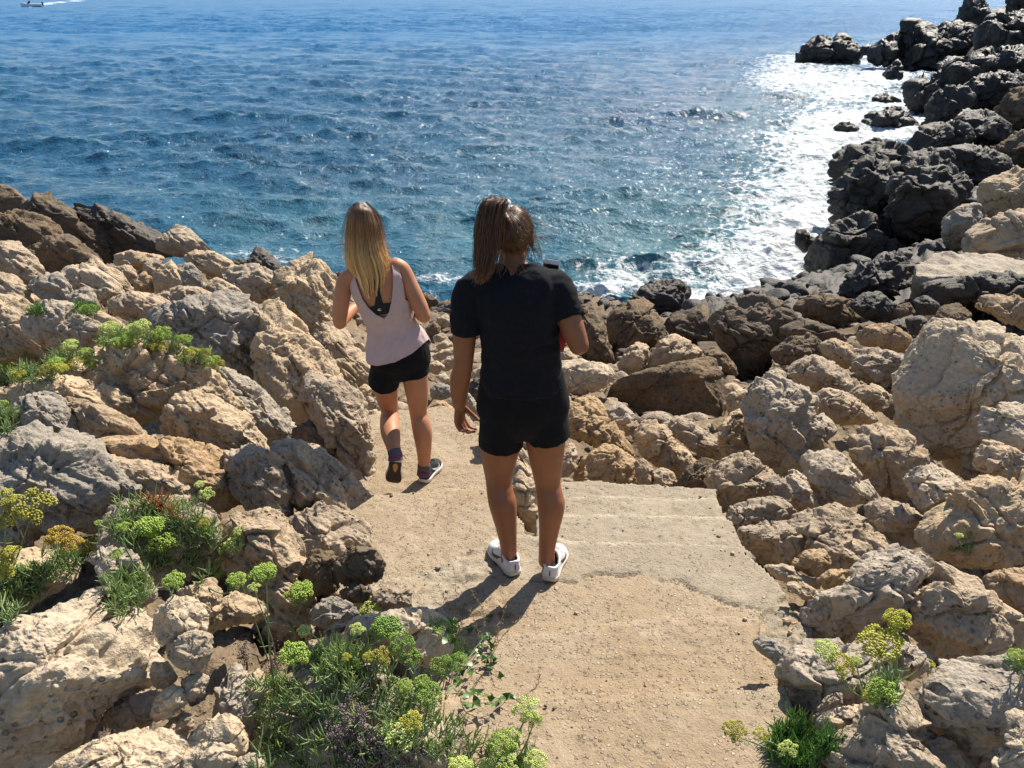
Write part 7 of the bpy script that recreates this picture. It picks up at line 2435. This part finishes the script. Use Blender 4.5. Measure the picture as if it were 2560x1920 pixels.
        return nobj(name, np.vstack([V2, Vi]), np.vstack([F2, F2[:, ::-1] + m, rim]), mat, root)

    tank_poly = [(855, 682), (866, 672), (882, 668), (885, 688), (896, 723), (907, 751), (922, 771), (941, 788), (961, 796), (972, 782), (979, 753), (983, 714), (982, 675), (978, 648), (997, 646), (1000, 680), (1007, 708),
                 (1013, 747), (1040, 770), (1070, 800), (1075, 846), (1056, 862), (1030, 884), (985, 907), (942, 915), (915, 910), (895, 898), (870, 830), (860, 790), (876, 768), (871, 719)]
    garment('tank_top', PINK_T, 0.010, tank_poly, lambda u: 730 - (u - 935) * 0.2, lambda u: 912 - (u - 915) * 0.33, 0.016, 0.0068, 0.003, 4)
    bra_poly = [(936, 690), (945, 690), (950, 730), (957, 759), (1000, 756), (1015, 790), (980, 782), (941, 788), (918, 775), (880, 776), (880, 760), (925, 768), (936, 765), (940, 740), (937, 718)]
    bra = garment('sports_bra', BRA_M, 0.005, bra_poly, lambda u: 745 - (u - 935) * 0.2, lambda u: 790 - (u - 915) * 0.2, 0.0, 0.0005, 0.003, 9)
    # small white letter mark on the band
    mc = np.array(W(949.5, 774.5, 4.372))
    L = []
    sdv = unit(np.array([1, 0, 0.16]))
    uv_ = unit(np.array([-0.16, -0.25, 1.0]))
    for k, (cx, r, a0, a1) in enumerate(((0.0032, 0.0062, 45, 315), (-0.0042, 0.0062, 60, 300))):
        L.append(([mc + sdv * (cx + r * math.cos(a)) + uv_ * (r * 0.85 * math.sin(a)) for a in np.radians(np.linspace(a0, a1, 18))], 0.0013))
    L.append(([mc + sdv * -0.0042 + uv_ * 0.005, mc + sdv * -0.0042 - uv_ * 0.005], 0.0013))
    tubes('emblem', L, WHITE_E, bra, seg=6)
    # shorts
    H = Soft()
    H.loft([W(988, 846, 4.50), W(994, 866, 4.50), W(999, 890, 4.50), W(1001, 906, 4.50), W(1003, 922, 4.50)], [(.160, .112), (.168, .122), (.174, .128), (.170, .122), (.150, .10)], seg=30)
    H.loft([W(972, 895, 4.50), W(965, 930, 4.51), W(960, 951, 4.52), W(959, 957, 4.525)], [(.092, .10), (.091, .10), (.089, .098), (.0885, .098)], seg=26, caps=False)
    H.loft([W(1028, 880, 4.50), W(1034, 910, 4.50), W(1037, 928, 4.50), W(1038, 934, 4.50)], [(.088, .10), (.085, .098), (.083, .096), (.082, .096)], seg=26, caps=False)
    H.skin('shorts', BLACK_S, root, 0.006, 4, folds(0.0025, (16, 16, 7), 5))
    # shoes and socks
    z0 = 3.265
    he = np.array(WZ(1058, 1207, z0))
    to = he + unit(np.array([0.30, 1.0, 0])) * 0.24
    h2 = np.array(W(989, 1150, 4.285))
    t2 = np.array(W(984, 1216, 4.39))
    for he_, to_, upv, sd in ((he, to, (0, 0, 1), 1), (h2, h2 + unit(t2 - h2) * 0.24, (0.02, 0.85, 0.5), -1)):
        e = empty('shoe', he_)
        e.parent = root
        e.matrix_parent_inverse = root.matrix_world.inverted()
        bpy.context.view_layer.update()
        shoe(e, he_, to_, upv, 0.24, SHOE_B, WHITE_S, DARK_C, WHITE_E, patch=(OUTSOLE, INSET), side=sd, stripe=False)
    for pts in ([W(1060, 1160, 4.50), W(1060, 1174, 4.50), W(1060, 1186, 4.50)], [W(985, 1124, 4.325), W(988, 1138, 4.305), W(989, 1150, 4.295)]):
        s = Soft()
        s.loft(pts, [.0385, .040, .043], seg=20, caps=False)
        o = nobj('sock', np.vstack(s.v), s.f, [SOCK_M, SOCK_P], root)
        o.data.polygons.foreach_set('material_index', [1 if 100 < i < 160 else 0 for i in range(len(o.data.polygons))])
    # long straight hair, dark at the crown and blonde at the ends
    rs = np.random.RandomState(11)
    hm = hair_mat('hair_blonde', [(0.0, (0.82, 0.56, 0.26)), (0.40, (0.74, 0.46, 0.18)), (0.66, (0.28, 0.145, 0.062)), (1.0, (0.10, 0.048, 0.024))], (4.44, 4.96))
    hc = q(0, -0.012, 0.022)
    er = np.array([.0765, .0945, .0905]) * 0.98
    lt = np.array([(893, 508), (876, 528), (868, 560), (865, 600), (864, 640), (867, 668), (884, 702), (904, 748)], dtype=float)
    rt = np.array([(912, 506), (938, 530), (950, 560), (958, 600), (968, 635), (979, 657), (980, 690), (966, 746)], dtype=float)
    tk = np.array([0, .12, .25, .42, .58, .70, .84, 1.0])
    L, TN = [], []
    ncl = 54
    cls = np.sort(rs.uniform(-.02, 1.02, ncl))
    clend = np.array([rs.uniform(.80, 1.0) if 0.15 < c < .85 else rs.uniform(.66, .84) for c in cls])
    cltone = rs.uniform(.12, .95, ncl)
    cllift = rs.normal(0, .008, ncl)
    for i in range(2100):
        k = rs.randint(ncl)
        s0 = cls[k] + rs.normal(0, .035)
        layer = rs.randint(3)
        t = np.linspace(0, clend[k] * rs.uniform(.9, 1.02), 20)
        pull = sstep(.25, .95, t) * .75
        ss = np.clip((s0 + rs.normal(0, .012)) * (1 - pull) + (cls[k] + 0.02 * np.sin(t * 7 + k)) * pull, -0.02, 1.02)
        lu = np.stack([np.interp(t, tk, lt[:, 0]), np.interp(t, tk, lt[:, 1])], -1)
        ru = np.stack([np.interp(t, tk, rt[:, 0]), np.interp(t, tk, rt[:, 1])], -1)
        uv = lu * (1 - ss[:, None]) + ru * ss[:, None]
        bul = np.sqrt(np.clip(1 - (2 * ss - 1) ** 2, 0, 1))
        dep = 4.535 - bul * np.interp(t, [0, .1, .25, .42, .58, .8, 1], [.02, .075, .108, .110, .112, .125, .135]) - np.interp(t, [0, .42, .6, 1], [0, 0.0, .02, .035]) + layer * 0.010 + rs.normal(0, .002) + cllift[k] * sstep(.2, .8, t)
        L.append(([W(a, b, d) for (a, b), d in zip(uv, dep)], np.linspace(.0015, .0007, len(t))))
        TN.append(np.clip(cltone[k] + rs.normal(0, .15), 0, 1))
    for i in range(60):
        t = np.linspace(0, rs.uniform(.3, .7), 12)
        e = lt if i % 2 else rt
        uv = np.stack([np.interp(t, tk, e[:, 0]), np.interp(t, tk, e[:, 1])], -1) + np.cumsum(rs.normal(0, 1.6, (12, 2)), 0) + (np.array([-2.5, 0]) if i % 2 else np.array([2.5, 0]))
        L.append(([W(a, b, 4.50) for a, b in uv], .0005))
        TN.append(.8)
    hair = strands('hair', L, hm, root, rs, own=TN)
    v, f = ico(4)
    keep = (v[:, 1] < 0.25) | (v[:, 2] > 0.45)
    keep &= (v[:, 2] > -0.55)
    cf = f[keep[f].all(1)]
    co = nobj('scalp', v * er * 1.02 + hc, cf, hm, hair)
    fattr(co, 'tone', np.full(len(v), 0.35))


bpy.context.view_layer.update()
person_near()
person_far()
